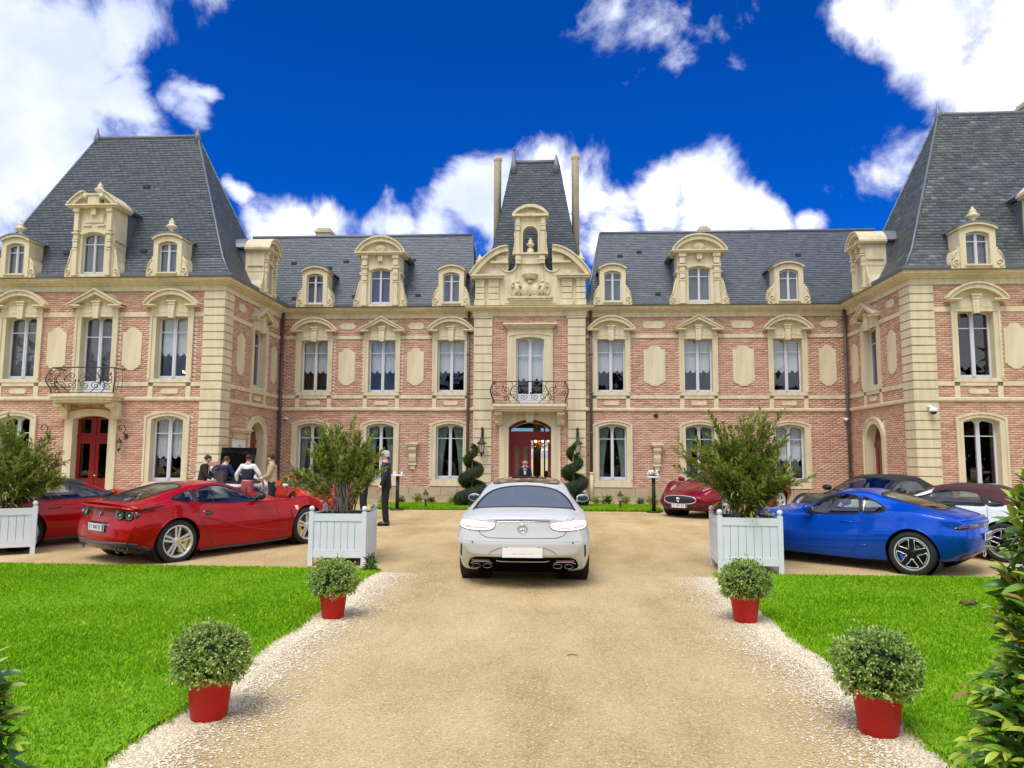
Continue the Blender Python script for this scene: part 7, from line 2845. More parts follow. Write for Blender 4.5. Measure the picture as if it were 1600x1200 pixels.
def ball_mesh(seed, R, squash):
    rs = np.random.default_rng(seed)
    n = 1500
    P, D, L, W = [], [], [], []
    c = rand_dirs(n)
    c = c[c[:, 2] > -.72]
    lump = 1 + .07 * np.sin(c[:, 0] * 7 + seed) * np.cos(c[:, 1] * 6 + c[:, 2] * 5)
    rr = R * lump * rs.uniform(.80, 1.03, len(c))
    base = c * rr[:, None] * np.array([1, 1, squash])
    for i in range(len(c)):
        k = 6
        for j in range(k):
            d = c[i] * rs.uniform(.35, .9) + rs.normal(0, .55, 3) + np.array([0, 0, .25])
            d /= np.linalg.norm(d)
            P.append(base[i] + rs.normal(0, .004, 3)); D.append(d); L.append(rs.uniform(.020, .034)); W.append(rs.uniform(.006, .010))
    for q in range(60):                               # straggling shoots
        d = rand_dirs(1)[0]
        if d[2] < -.55: continue
        p = d * R * np.array([1, 1, squash])
        for j in range(7):
            pp = p + d * .012 * j
            dd = d * .6 + rs.normal(0, .5, 3); dd /= np.linalg.norm(dd)
            P.append(pp); D.append(dd); L.append(rs.uniform(.018, .03)); W.append(.007)
    return leaf_cloud('foliage', np.array(P), np.array(D), np.array(L), np.array(W), M_BALL, .1)


POT = MB()
POT.lathe([(.118, 0), (.125, .004), (.158, .270), (.172, .272), (.175, .305), (.164, .308), (.158, .28), (.150, .26), (0, .255)], 40)
POTM = POT.mesh('pot', M_POT)
SOILM = MB().lathe([(.148, .262), (0, .268)], 20).mesh('soil', M_SOIL)
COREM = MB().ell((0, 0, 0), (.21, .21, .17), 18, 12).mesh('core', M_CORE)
BALLS = [ball_mesh(4, .272, .84), ball_mesh(9, .280, .88)]
for (px, py, sc, bi, rot, lab_p, lab_b) in (
        (326, 1121, .97, 0, .3, 'red plastic pot nearest the camera on the left edge of the drive', 'clipped variegated ball shrub in the nearest red pot on the left'),
        (1373, 1145, 1.0, 1, 2.0, 'red plastic pot nearest the camera on the right edge of the drive', 'clipped variegated ball shrub in the nearest red pot on the right'),
        (520, 965, .95, 1, 4.1, 'smaller looking red pot in front of the centre left planter', 'ball shrub in the red pot before the centre left planter'),
        (1165, 971, 1.0, 0, 5.2, 'red pot standing in front of the right planter', 'ball shrub in the red pot before the right planter')):
    d = look(px, py)
    z = -.2
    for _ in range(6):
        t = (z - EYE) / d.z
        p = Vector((0, 0, EYE)) + d * t
        z = gz(p.y)
    pot = thing('flower_pot', lab_p, 'pot', (p.x, p.y, z + .004), rot, 'red plastic pots lining the drive')
    pot.scale = (sc, sc, sc)
    link('pot', POTM, pot)
    link('soil', SOILM, pot)
    sh = thing('ball_shrub', lab_b, 'shrub', (p.x, p.y, z + .432 * sc), rot * 2, 'ball shrubs in the red pots')
    sh.scale = (sc, sc, sc)
    tag(link('foliage', BALLS[bi], sh), kind='stuff')
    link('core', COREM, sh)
    b = MB()
    for k in range(5):
        a = 2 * PI * k / 5
        b.tube([(.02 * math.cos(a), .02 * math.sin(a), -.215), (.07 * math.cos(a), .07 * math.sin(a), -.05)], .008, 5)
    tag(b.build('stem', M_STEM, sh), kind='stuff')


# ---- laurels in the foreground -------------------------------------------------------------------
def laurel_leaf_mesh(m, curl):
    n = 5
    vs, fs = [], []
    for i in range(n + 1):
        t = i / n
        w = .021 * math.sin(PI * min(1, t * .92 + .06)) ** .8 * (1 if i < n else 0)
        x = .115 * t
        z = -.115 * curl * t * t
        vs += [(x, w, z + w * .35), (x, 0, z), (x, -w, z + w * .35)]
    for i in range(n):
        a = i * 3
        fs += [(a, a + 1, a + 4, a + 3), (a + 1, a + 2, a + 5, a + 4)]
    b = MB()
    b.add(vs, fs, 0, True)
    return b.mesh('leaf', m)


LEAVES = [laurel_leaf_mesh(M_L1, .35), laurel_leaf_mesh(M_L2, .30), laurel_leaf_mesh(M_L3, .45), laurel_leaf_mesh(M_L4, .55), laurel_leaf_mesh(M_L1, .15), laurel_leaf_mesh(M_L2, .55)]


def laurel(label, x, y, H, R, seed, shoots):
    rnd = random.Random(seed)
    root = thing('laurel_bush', label, 'bush', (x, y, gz(y)))
    st = MB()
    items = []
    for s in range(shoots):
        h = H * rnd.random() ** .8
        rad = R * (1 - .62 * h / H) * rnd.uniform(.55, 1.0)
        a = rnd.uniform(0, 2 * PI)
        if rnd.random() < .55:                       # more shoots on the side we look at
            v = math.atan2(-y, -x)
            a = v + rnd.gauss(0, .9)
        tip = Vector((rad * math.cos(a), rad * math.sin(a), h))
        base = Vector((tip.x * .25, tip.y * .25, h * .55))
        pts = [base.lerp(tip, t) + Vector((0, 0, .10 * math.sin(t * PI * .8))) for t in [i / 8 for i in range(9)]]
        st.tube(pts, [.008 * (1 - .7 * i / 8) for i in range(9)], 4)
        out = (tip - base).normalized()
        m = 13
        for k in range(m):
            t = .25 + .75 * k / (m - 1)
            f = t * 8
            i0 = min(int(f), 7)
            p = pts[i0].lerp(pts[i0 + 1], f - i0)
            d = (pts[i0 + 1] - pts[i0]).normalized()
            s_ = d.cross(Vector((0, 0, 1))).normalized() * (1 if k % 2 else -1)
            dd = (d * rnd.uniform(.5, 1.0) + s_ * rnd.uniform(.4, 1.0) * (1 - .4 * t) + Vector((0, 0, rnd.uniform(-.15, .4)))).normalized()
            tone = (2 if rnd.random() < .88 else 3) if (t > .86 and h > H * .15) else rnd.choice((0, 0, 1, 4, 5, 1))
            items.append((p, dd, rnd.uniform(.65, 1.1) * (1 - .25 * max(0, t - .8)), tone, rnd.gauss(0, .3)))
    tag(st.build('stem', M_STEM, root), kind='stuff')
    for _ in range(shoots * 7):
        h = H * .97 * rnd.random()
        rad = R * (1 - .62 * h / H) * math.sqrt(rnd.random()) * .85
        a = rnd.uniform(0, 2 * PI)
        items.append((Vector((rad * math.cos(a), rad * math.sin(a), h)), Vector((rnd.gauss(0, 1), rnd.gauss(0, 1), rnd.gauss(0, .6))).normalized(), rnd.uniform(.8, 1.15), rnd.choice((0, 0, 4, 1)), rnd.gauss(0, .5)))
    # the outermost, best visible leaves are single parts, the rest one mass
    cam_dir = Vector((-x, -y, EYE)).normalized()
    def score(it): return (it[0] - Vector((0, 0, H * .45))).dot(cam_dir) + .25 * it[0].xy.length
    items.sort(key=score, reverse=True)
    rest = MB()
    mats = [M_L1, M_L2, M_L3, M_L4]
    mi = {0: 0, 1: 1, 2: 2, 3: 3, 4: 0, 5: 1}
    for i, (p, d, s, tone, roll) in enumerate(items):
        q = d.to_track_quat('X', 'Z') @ Matrix.Rotation(roll, 3, 'X').to_quaternion()
        if i < 300:
            o = link('leaf', LEAVES[tone], root, p)
            o.rotation_mode = 'QUATERNION'
            o.rotation_quaternion = q
            o.scale = (s, s, s)
        else:
            M = Matrix.Translation(p) @ q.to_matrix().to_4x4() @ Matrix.Scale(s, 4)
            me = LEAVES[tone]
            rest.add([v.co for v in me.vertices], [tuple(f.vertices) for f in me.polygons], mi[tone], True, M)
    tag(rest.build('leaf_mass', mats, root), kind='stuff')
    return root


laurel('glossy green laurel bush with bronze young leaves at the right edge of the picture', 2.52, 3.75, 1.78, .66, 5, 330)
laurel('small laurel bush with bronze young leaves in the lower left corner', -2.80, 3.42, .84, .40, 8, 110)


# ---- topiary spirals --------------------------------------------------------------------------------
def topiary(label, x, y, phase):
    root = thing('topiary', label, 'topiary', (x, y, gz(y)), 0, 'clipped spiral topiaries flanking the entrance')
    H, turns, n = 1.98, 2.75, 90
    pts, rad = [], []
    for i in range(n + 1):
        t = i / n
        a = phase + turns * 2 * PI * t
        r = .30 * (1 - t) ** .8 + .07
        pts.append(Vector((r * math.cos(a), r * math.sin(a), .22 + (H - .22) * t)))
        rad.append(.195 * (1 - t) ** .75 + .058)
    b = MB()
    b.tube(pts, [r * .93 for r in rad], 12)
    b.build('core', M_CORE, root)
    P, D = [], []
    for k in range(9000):
        f = (k / 9000) * n
        i0 = min(int(f), n - 1)
        c = pts[i0].lerp(pts[i0 + 1], f - i0)
        d = Vector(rand_dirs(1)[0])
        P.append(c + d * rad[i0] * random.uniform(.90, 1.0)); D.append((d + Vector(RNG.normal(0, .5, 3))).normalized())
    m = len(P)
    tag(link('foliage', leaf_cloud('foliage', np.array(P), np.array(D), RNG.uniform(.03, .055, m), RNG.uniform(.008, .014, m), M_YEW, .1), root), kind='stuff')
    MB().tube([(0, 0, 0), (0, 0, H * .9)], .03, 8).build('trunk', M_STEM, root)
    return root


topiary('clipped spiral topiary left of the entrance behind the white coupe', -2.72, 23.9, PI * .95)
topiary('clipped spiral topiary right of the entrance behind the white coupe', .55, 23.9, PI * .15)

# ---- young plants in the bed under the facade ------------------------------------------------------
def tuft(seed, R, H, n):
    rs = np.random.default_rng(seed)
    d = rand_dirs(n)
    d[:, 2] = np.abs(d[:, 2]) * .8 + .2
    P = d * rs.uniform(.1, 1, (n, 1)) * np.array([R, R, H]) * .8
    D = d + rs.normal(0, .4, (n, 3))
    D /= np.linalg.norm(D, axis=1, keepdims=True)
    return leaf_cloud('bed_plant', P, D, rs.uniform(.07, .13, n), rs.uniform(.012, .022, n), M_YEW if seed % 2 else M_OLE, .3)


TUFTS = [tuft(i, .22, .34, 220) for i in range(4)]
rb = random.Random(4)
for k, (xx, lab) in enumerate([(-6.0, 'farthest left behind the old man'), (-5.35, 'under the left stone wall bracket'), (-4.9, 'behind the white topped pedestal table'), (-4.3, 'left of the left garden lantern'), (-3.6, 'right of the left garden lantern'), (-3.2, 'beside the left topiary spiral'), (1.4, 'beside the right topiary spiral'), (1.75, 'left of the right garden lantern'), (2.4, 'right of the right garden lantern'), (2.9, 'behind the pedestal table with flowers'), (3.3, 'between that pedestal table and the dark red car'), (3.75, 'under the right stone wall bracket'), (4.3, 'behind the bonnet of the dark red car'), (5.2, 'behind the cabin of the dark red car'), (6.4, 'behind the right oleander'), (7.6, 'right of the right oleander'), (8.8, 'under the last window of the right range'), (9.8, 'by the right downpipe')]):
    o = link('bed_plant', TUFTS[k % 4], None, (xx, 25.6 + rb.uniform(-.4, .6), .01), rb.uniform(0, 6), scale=(rb.uniform(.7, 1.2),) * 3)
    tag(o, 'low bed plant ' + lab, 'plant', 'young plants in the bed under the facade')

# weed and litter
W = link('weed', tuft(1, .10, .30, 90), None, (-2.86, 11.35, gz(11.35)))
tag(W, 'small weed growing in the gravel beside the centre left planter', 'weed')
b = MB()
rnd = random.Random(2)
for k in range(5):
    c = Vector((rnd.uniform(-.11, .11), rnd.uniform(-.06, .06), .035))
    pts = [c + Vector((-.05 + .1 * t, rnd.uniform(-.015, .015), .02 * math.sin(PI * t))) for t in (0, .3, .6, 1)]
    b.tube(pts, [.010, .022, .020, .006], 6)
M_DRY = mat('dry_leaf', (.10, .085, .05), .9, .4, 15)
tag(b.build('dry_leaves', M_DRY, None, (4.95, 9.4, gz(9.4) + .02)), 'clump of dry grey leaves lying on the right lawn', 'dead leaves')
b = MB()
b.tube([(0, 0, .01), (.05, .008, .014), (.10, -.004, .01)], [.004, .005, .003], 5)
tag(b.build('twig', M_DRY, None, (.10, 7.0, gz(7.0))), 'short dark twig lying in the middle of the drive', 'twig')

# far wood behind the photographer, seen only in reflections
P, D, L, Wd = [], [], [], []
rs = np.random.default_rng(3)
for k in range(46):
    a = -PI + PI * (k + rs.random()) / 46
    r = rs.uniform(48, 75)
    c = np.array([r * math.cos(a), r * math.sin(a) - 5, 0])
    H = rs.uniform(9, 15)
    m = 300
    d = rand_dirs(m)
    P.append(c + np.array([0, 0, H * .5]) + d * np.array([5.5, 5.5, H * .52]) * rs.uniform(.5, 1, (m, 1))); D.append(rand_dirs(m))
P, D = np.concatenate(P), np.concatenate(D)
m = len(P)
tag(link('far_wood', leaf_cloud('far_wood', P, D, rs.uniform(1.4, 2.6, m), rs.uniform(.5, .9, m), M_WOODS, .2)), kind='stuff')

# ------------------------------------------------------------------ lamps, tables and small fittings
M_LGLASS = mat('lantern_glass', (0.55, 0.50, 0.42), 0.15, 0.1, 10)


def carriage_lantern(b_frame, b_glass, z_top, s=1.0, hang=True):
    """six sided lantern hanging from z_top"""
    def ring(r, z): return [(r * s * math.cos(PI / 6 + PI * i / 3), r * s * math.sin(PI / 6 + PI * i / 3), z_top + z * s) for i in range(6)]
    b_frame.lathe([(r * s, z_top + z * s) for r, z in [(.0, 0), (.03, -.01), (.02, -.05), (.05, -.09), (.07, -.16), (.14, -.24), (.19, -.27), (.19, -.30), (.13, -.31)]], 6)
    lo, hi = ring(.085, -.62), ring(.14, -.31)
    for i in range(6): b_frame.tube([hi[i], lo[i]], .011 * s, 4)
    b_frame.lathe([(r * s, z_top + z * s) for r, z in [(.09, -.61), (.10, -.64), (.06, -.70), (.025, -.74), (.03, -.78), (0, -.82)]], 6)
    b_glass.lathe([(.080 * s, z_top - .61 * s), (.132 * s, z_top - .31 * s)], 6, smooth=False)


for x, lab in ((-2.77, 'black wrought iron lantern on the pilaster left of the entrance'), (.80, 'black wrought iron lantern on the pilaster right of the entrance')):
    t = thing('wall_lantern', lab, 'lantern', (x, YC - .055, 2.68), 0, 'lanterns on the entrance pilasters')
    b = MB()
    b.box(-.05, .05, -.02, 0, -.50, .02)
    b.tube([(0, -.02, .0), (0, -.10, .06), (0, -.26, .05), (0, -.30, -.06)], .018, 6)
    b.tube([(0, -.02, -.40), (0, -.10, -.30), (0, -.20, -.12), (0, -.26, .02)], .012, 6)
    b.tube([(0, y - .14, z - .12) for y, z in spiral((0, 0), .09, 1.3, 0)], .009, 5)
    b.tube([(0, -.30, -.04), (0, -.30, -.30)], .014, 6)
    b.build('bracket', M_IRON, t)
    f, g = MB(), MB()
    carriage_lantern(f, g, 0, .98)
    f.build('lantern_frame', M_IRON, t, (0, -.30, -.28))
    g.build('lantern_glass', M_LGLASS, t, (0, -.30, -.28))

for x, lab in ((-16.52, 'scrolled iron wall lamp left of the red double door'), (-13.92, 'scrolled iron wall lamp right of the red double door')):
    t = thing('wall_lamp', lab, 'lamp', (x, YP - .01, 2.1), 0, 'scrolled wall lamps beside the red double door')
    b = MB()
    b.ell((.10, -.02, .12), (.06, .02, .09), 10, 6)
    b.tube([(.10 + .0, -.03, .12)] + [(u, -.16, z) for u, z in spiral((.0, .36), .17, 1.15, -PI * .35)][::1], .014, 6)
    b.tube([(.10, -.02, .05), (.02, -.16, -.02), (-.02, -.22, .02)], .012, 6)
    b.build('bracket', M_IRON, t)
    f, g = MB(), MB()
    carriage_lantern(f, g, 0, .62)
    f.build('lantern_frame', M_IRON, t, (-.02, -.20, .10))
    g.build('lantern_glass', M_LGLASS, t, (-.02, -.20, .10))

for x, y, lab in ((-4.02, 22.75, 'small black garden lantern at the edge of the left grass verge'), (1.95, 22.85, 'small black garden lantern at the edge of the right grass verge')):
    t = thing('garden_lantern', lab, 'lantern', (x, y, 0.02), 0, 'garden lanterns at the verge')
    MB().lathe([(.06, 0), (.06, .02), (.03, .04), (.028, .20), (.05, .22)], 10).build('post', M_IRON, t)
    f, g = MB(), MB()
    carriage_lantern(f, g, .60, .52)
    f.build('lantern_frame', M_IRON, t)
    g.build('lantern_glass', M_LGLASS, t)

M_FLOWER = mat('white_petals', (.80, .80, .76), .7, .08, 20)
M_LEAFG = mat('bouquet_green', (.05, .11, .03), .6, .3, 10)
for x, y, lab, fl in ((-4.82, 22.35, 'tall black pedestal table with white top behind the old man', False), (2.89, 22.30, 'tall black pedestal table right of the entrance', True)):
    t = thing('pedestal_table', lab, 'table', (x, y, 0.004), 0, 'tall pedestal tables by the verge')
    MB().lathe([(.22, 0), (.22, .012), (.06, .03), (.055, .04)], 24).build('base', M_BLACK, t)
    MB().lathe([(.055, .03), (.055, 1.02)], 14).build('column', M_BLACK, t)
    MB().lathe([(.20, 1.02), (.21, 1.03), (.21, 1.05), (.20, 1.06)], 24).build('table_top', M_WHITE, t)
    if fl:
        q = thing('bouquet', 'low white flower arrangement on the pedestal table right of the entrance', 'flowers', (x, y, 1.068))
        b = MB()
        r = random.Random(3)
        for k in range(16): b.ell((r.uniform(-.15, .15), r.uniform(-.1, .1), r.uniform(.04, .16)), (.045, .045, .035), 7, 5)
        b.build('petals', M_FLOWER, q)['kind'] = 'stuff'
        tag(link('foliage', leaf_cloud('foliage', RNG.normal(0, .05, (60, 3)) + np.array([0, 0, .07]), rand_dirs(60), RNG.uniform(.06, .12, 60), RNG.uniform(.01, .02, 60), M_LEAFG), q), kind='stuff')
    else:
        q = thing('votive_glass', 'two small clear glasses on the white pedestal table', 'glass', (x, y, 1.064))
        for k, xx in enumerate((-.10, .12)): MB().lathe([(.025, 0), (.028, .09), (.024, .085), (.02, .01)], 12, (xx, 0, 0)).build('cup', M_WHITE, q)

# cameras
for (fr, u, z, kind, lab) in ((WB, XL + .35, 3.05, 0, 'small white security camera on the brick by the left downpipe'), (WB, XR - .22, 3.08, 0, 'small white security camera on the brick by the right downpipe'), (WP, XR + .33, 3.10, 1, 'white dome security camera on the right pavilion quoin')):
    (ox, oy, oz), rz = fr
    t = thing('security_camera', lab, 'camera', (ox + u, oy - (.056 if kind else .0), z), rz)
    b = MB()
    if kind == 0:
        b.box(-.05, .05, -.06, 0, -.04, .06)
        b.build('mount', M_WHITE, t)
        h = MB().tube([(0, -.06, .0), (.04, -.24, -.04)], .065, 12)
        h.build('housing', M_WHITE, t)
        MB().tube([(.04, -.24, -.045), (.043, -.25, -.05)], .05, 10).build('lens', M_BLACK, t)
    else:
        b.tube([(0, 0, .08), (0, -.12, .10), (.06, -.16, .06)], .045, 10)
        b.build('mount', M_WHITE, t)
        MB().lathe([(.0, .10), (.10, .07), (.12, 0), (.11, -.03)], 18, (.07, -.18, -.03)).build('housing', M_WHITE, t)
        MB().ell((.07, -.18, -.06), (.10, .10, .09), 14, 8).build('dome_lens', M_BLACK, t)

# framed notice with stone cornice by the left flank door
t = thing('notice_panel', 'white panel with brown script under a stone cornice beside the left flank door', 'sign', (XL + .01, 24.5, 0), PI / 2)
b = MB()
b.box(-.62, .62, -.26, 0, 2.46, 2.52)
b.box(-.58, .58, -.20, 0, 2.40, 2.46)
b.box(-.48, .48, -.10, 0, 2.18, 2.40)
for s in (-1, 1): b.tube([(s * .40, -.12, 2.30), (s * .40, -.16, 2.22)], .06, 8)
b.build('cornice', M_STONE, t)
MB().box(-.50, .50, -.045, 0, .85, 2.17).build('panel', M_WHITE, t)
link('lettering', text_mesh('Cigares', .30, mat('brown_script', (.22, .06, .05), .6, 0), sx=.9), t, (.10, -.048, 1.60), rot=(PI / 2, math.radians(70), 0))


# chandeliers
def chandelier(label, x, y, z, s):
    t = thing('chandelier', label, 'chandelier', (x, y, z))
    b = MB()
    b.tube([(0, 0, .9 * s), (0, 0, -.3 * s)], .02 * s, 6)
    b.lathe([(0, -.42 * s), (.06 * s, -.36 * s), (.10 * s, -.28 * s), (.05 * s, -.15 * s), (.08 * s, 0), (.04 * s, .2 * s), (.06 * s, .35 * s), (0, .45 * s)], 12)
    bulbs, drops = MB(), MB()
    r = random.Random(1)
    for (n, rad, zz) in ((10, .48, .0), (8, .36, .17), (6, .22, .34)):
        for i in range(n):
            a = 2 * PI * i / n + zz
            c, q = math.cos(a), math.sin(a)
            b.tube([(0, 0, (zz - .12) * s), (rad * .5 * s * c, rad * .5 * s * q, (zz - .20) * s), (rad * s * c, rad * s * q, (zz - .04) * s)], .012 * s, 5)
            bulbs.ell((rad * s * c, rad * s * q, (zz + .05) * s), (.030 * s, .030 * s, .055 * s), 8, 6)
            for k in range(3):
                rr = rad * r.uniform(.4, 1)
                drops.ell((rr * s * math.cos(a + .2 * k), rr * s * math.sin(a + .2 * k), (zz - .13 - .05 * k) * s), (.018 * s, .018 * s, .035 * s), 6, 4)
    b.build('frame', M_GOLD, t)
    bulbs.build('bulb', M_BULB, t)['kind'] = 'stuff'
    drops.build('crystal_drop', M_GOLD, t)['kind'] = 'stuff'
    return t


chandelier('gilt chandelier with lit bulbs seen through the open entrance door', CX + .30, 30.2, 2.22, .95)
chandelier('gilt chandelier with lit bulbs behind the left pavilion upper window', -12.40, 24.4, 4.42, .72)
# parasol and table behind the house, seen through the hall
t = thing('parasol', 'white garden parasol seen through the open entrance door', 'parasol', (CX + 1.05, 40.5, 0))
MB().tube([(0, 0, 0), (0, 0, 2.5)], .03, 8).build('pole', M_WHITE, t)
MB().lathe([(1.5, 1.75), (1.5, 1.98), (.9, 2.28), (.2, 2.5), (0, 2.55)], 8, smooth=False).build('canopy', M_WHITE, t)


# ------------------------------------------------------------------ people
M_SKIN = mat('skin', (.50, .27, .18), .5, .05, 10)
M_NAVY = mat('navy_cloth', (.008, .010, .028), .85, .15, 12)
M_NAVY2 = mat('blue_suit_cloth', (.010, .018, .075), .8, .15, 12)
M_BLKC = mat('black_cloth', (.007, .007, .009), .85, .15, 12)
M_BROWNC = mat('dark_brown_cloth', (.020, .011, .010), .85, .15, 12)
M_SHIRT = mat('white_shirt', (.72, .73, .76), .8, .05, 12)
M_PINK = mat('raspberry_trousers', (.36, .075, .085), .85, .1, 12)
M_BEIGE = mat('beige_jacket', (.46, .36, .21), .85, .12, 10)
M_JEAN = mat('blue_jeans', (.03, .05, .12), .85, .2, 12)
M_HAIRD = mat('dark_hair', (.014, .009, .006), .6, .2, 30)
M_HAIRW = mat('white_hair', (.55, .53, .50), .6, .1, 30)
M_HAIRB = mat('brown_hair', (.06, .03, .015), .6, .2, 30)
M_SHOE = mat('black_shoe', (.010, .009, .009), .35, .1)
M_EYE = mat('eye_dark', (.02, .015, .012), .3, 0)


def skin_mesh(name, V, E, R, m, sub=2):
    me = bpy.data.meshes.new(name)
    me.from_pydata([tuple(v) for v in V], E, [])
    o = bpy.data.objects.new(name, me)
    COL.objects.link(o)
    md = o.modifiers.new('s', 'SKIN')
    md.use_smooth_shade = True
    sv = me.skin_vertices[0].data if me.skin_vertices else None
    if sv is None:
        me.update()
        sv = me.skin_vertices[0].data
    for i, r in enumerate(R):
        sv[i].radius = r if hasattr(r, '__len__') else (r, r)
        sv[i].use_root = (i == 0)
    s2 = o.modifiers.new('b', 'SUBSURF')
    s2.levels = s2.render_levels = sub
    dg = bpy.context.evaluated_depsgraph_get()
    out = bpy.data.meshes.new_from_object(o.evaluated_get(dg))
    bpy.data.objects.remove(o)
    out.name = name
    out.materials.clear()
    out.materials.append(m)
    for p in out.polygons: p.use_smooth = True
    return out


def person(label, x, y, rz, top, top_m, legs_m, hair_m, H=1.76, lean=0.0, head=0.15, arms=None, bald=False, tie=None, vest=None, shirt_v=True, z=None, open_coat=False, step=0.0):
    """faces local -y. arms: for (left, right) offsets of elbow and wrist from the shoulder"""
    t = thing('person', label, 'person', (x, y, (gz(y) if z is None else z) + .003), rz)
    k = H / 1.76
    Rl = Matrix.Translation((0, 0, .95)) @ Matrix.Rotation(lean, 4, 'X') @ Matrix.Translation((0, 0, -.95))
    def up_(v): return (Rl @ Vector(v)) * k
    pel, wa, ch, nb = up_((0, 0, .96)), up_((0, .005, 1.12)), up_((0, -.005, 1.32)), up_((0, .005, 1.46))
    Rh = Rl @ Matrix.Translation((0, .01, 1.50)) @ Matrix.Rotation(head, 4, 'X') @ Matrix.Translation((0, -.01, -1.50))
    def hd(v): return (Rh @ Vector(v)) * k
    arms = arms or (((.05, .02, -.28), (.06, -.04, -.53)), ((-.05, .02, -.28), (-.06, -.04, -.53)))
    V = [pel, wa, ch, nb, hd((0, 0, 1.53)), hd((0, -.025, 1.595)), hd((0, -.012, 1.665)), hd((0, .005, 1.725))]
    E = [(0, 1), (1, 2), (2, 3), (3, 4), (4, 5), (5, 6), (6, 7)]
    R = [(.10, .08), (.10, .08), (.12, .085), (.07, .06), (.052, .055), (.062, .075), (.074, .092), (.052, .064)]
    V += [hd((0, -.118, 1.640)), hd((.078, .0, 1.65)), hd((-.078, .0, 1.65))]
    E += [(6, 8), (6, 9), (6, 10)]
    R += [.011, .016, .016]
    JV, JE, JR = [pel - Vector((0, 0, .17 if top == 'jacket' else .04)), wa, ch, nb], [(0, 1), (1, 2), (2, 3)], [(.190, .148), (.160, .128), (.175, .125), (.085, .08)]
    hands = []
    for s, (el, wr) in ((1, arms[0]), (-1, arms[1])):
        sh = up_((s * .175, .005, 1.425))
        e = sh + Vector(el) * k
        w = sh + Vector(wr) * k
        d = (w - e).normalized()
        hnd = w + d * .075 * k
        i = len(V)
        V += [sh, e, w, hnd]
        E += [(3, i), (i, i + 1), (i + 1, i + 2), (i + 2, i + 3)]
        R += [.055, .040, .026, (.018, .036)]
        side = d.cross(Vector((s, 0, 0)))
        side = side.normalized() if side.length > .1 else Vector((0, 1, 0))
        for q, ln in ((-.03, .065), (-.01, .082), (.01, .078), (.03, .058)):
            V += [hnd + side * q + d * ln * .55 * k + Vector((-s * .008, 0, 0)), hnd + side * q + d * ln * k + Vector((-s * .022, 0, 0))]
            E += [(i + 3, len(V) - 2), (len(V) - 2, len(V) - 1)]
            R += [.0085, .007]
        V += [w + d * .03 * k - side * .042, w + d * .075 * k - side * .055]
        E += [(i + 2, len(V) - 2), (len(V) - 2, len(V) - 1)]
        R += [.011, .009]
        j = len(JV)
        JV += [sh + Vector((s * -.015, 0, 0)), e, w + d * -.015]
        JE += [(3, j), (j, j + 1), (j + 1, j + 2)]
        JR += [.082, .062, .048]
    TV, TE, TR = [pel + Vector((0, 0, .12)), pel - Vector((0, 0, .04))], [(0, 1)], [(.158, .130), (.165, .13)]
    for s in (1, -1):
        hip = Vector((s * .085, 0, .86)) * k
        kn = Vector((s * .095, -.02 - s * step * .5, .49)) * k
        an = Vector((s * .10, .02 - s * step, .10)) * k
        i = len(V)
        V += [hip, kn, an, an + Vector((0, -.10, -.06)) * k]
        E += [(0, i), (i, i + 1), (i + 1, i + 2), (i + 2, i + 3)]
        R += [.080, .052, .038, .032]
        j = len(TV)
        TV += [hip, kn, an + Vector((0, 0, -.04)) * k]
        TE += [(1, j), (j, j + 1), (j + 1, j + 2)]
        TR += [(.098, .105), (.074, .078), (.066, .072)]
        b = MB()
        c = Vector((an.x, an.y, 0))
        b.ell(c + Vector((0, -.06, .045)) * k, (.048 * k, .135 * k, .045 * k), 12, 7)
        b.ell(c + Vector((0, .02, .07)) * k, (.043 * k, .055 * k, .055 * k), 10, 6)
        b.box(c.x - .044 * k, c.x + .044 * k, c.y - .19 * k, c.y + .07 * k, 0, .018)
        b.build('shoe', M_SHOE, t)
    link('body', skin_mesh('body', V, E, R, M_SKIN), t)
    if top == 'jacket':
        i = len(JV)
        link('jacket', skin_mesh('jacket', JV, JE, JR, top_m), t)
    else:
        link('shirt', skin_mesh('shirt', JV[:], JE, [(r[0] * .93, r[1] * .95) if hasattr(r, '__len__') else r * .92 for r in JR], top_m), t)
        if vest:
            sv = [pel + Vector((0, 0, .0)), wa, ch, nb - Vector((0, 0, .04))]
            link('waistcoat', skin_mesh('waistcoat', sv + [ch + Vector((.11, 0, .08)), ch + Vector((-.11, 0, .08))], [(0, 1), (1, 2), (2, 3), (2, 4), (2, 5)], [(.178, .145), (.165, .134), (.178, .134), (.08, .08), (.085, .10), (.085, .10)], vest), t)
    link('trousers', skin_mesh('trousers', TV, TE, TR, legs_m), t)
    b = MB()                                                      # hair cap
    Mh = Matrix.Translation(hd((0, .014, 1.685))) @ Rh.to_3x3().to_4x4()
    if bald:
        b.tube([Mh @ Vector((.092 * k * math.cos(a), .030 + .075 * k * math.sin(a), -.02)) for a in [-.15 + (PI + .3) * i / 12 for i in range(13)]], .020, 6)
    else:
        n, kk = 16, 7
        vs, fs = [], []
        for i in range(kk + 1):
            tt = i / kk
            q = max(0, (tt - .6) / .4)
            ph = PI / 2 * max(0, 1 - tt / .6)
            for j in range(n):
                a = 2 * PI * j / n
                front = max(0, -math.sin(a))
                zz = .075 * math.sin(ph) - .085 * q + .105 * front ** .6 * q
                vs.append(Mh @ (Vector((.086 * math.cos(ph) * (1 - .12 * q) * math.cos(a), .103 * math.cos(ph) * (1 - .12 * q) * math.sin(a), zz)) * k))
        for i in range(kk):
            for j in range(n): fs.append((i * n + j, (i + 1) * n + j, (i + 1) * n + (j + 1) % n, i * n + (j + 1) % n))
        b.add(vs, fs, 0, True)
    b.build('hair', hair_m, t)
    b = MB()
    for s in (-1, 1): b.ell(hd((s * .030, -.094, 1.662)), (.012, .008, .008), 8, 5)
    b.build('eyes', M_EYE, t)
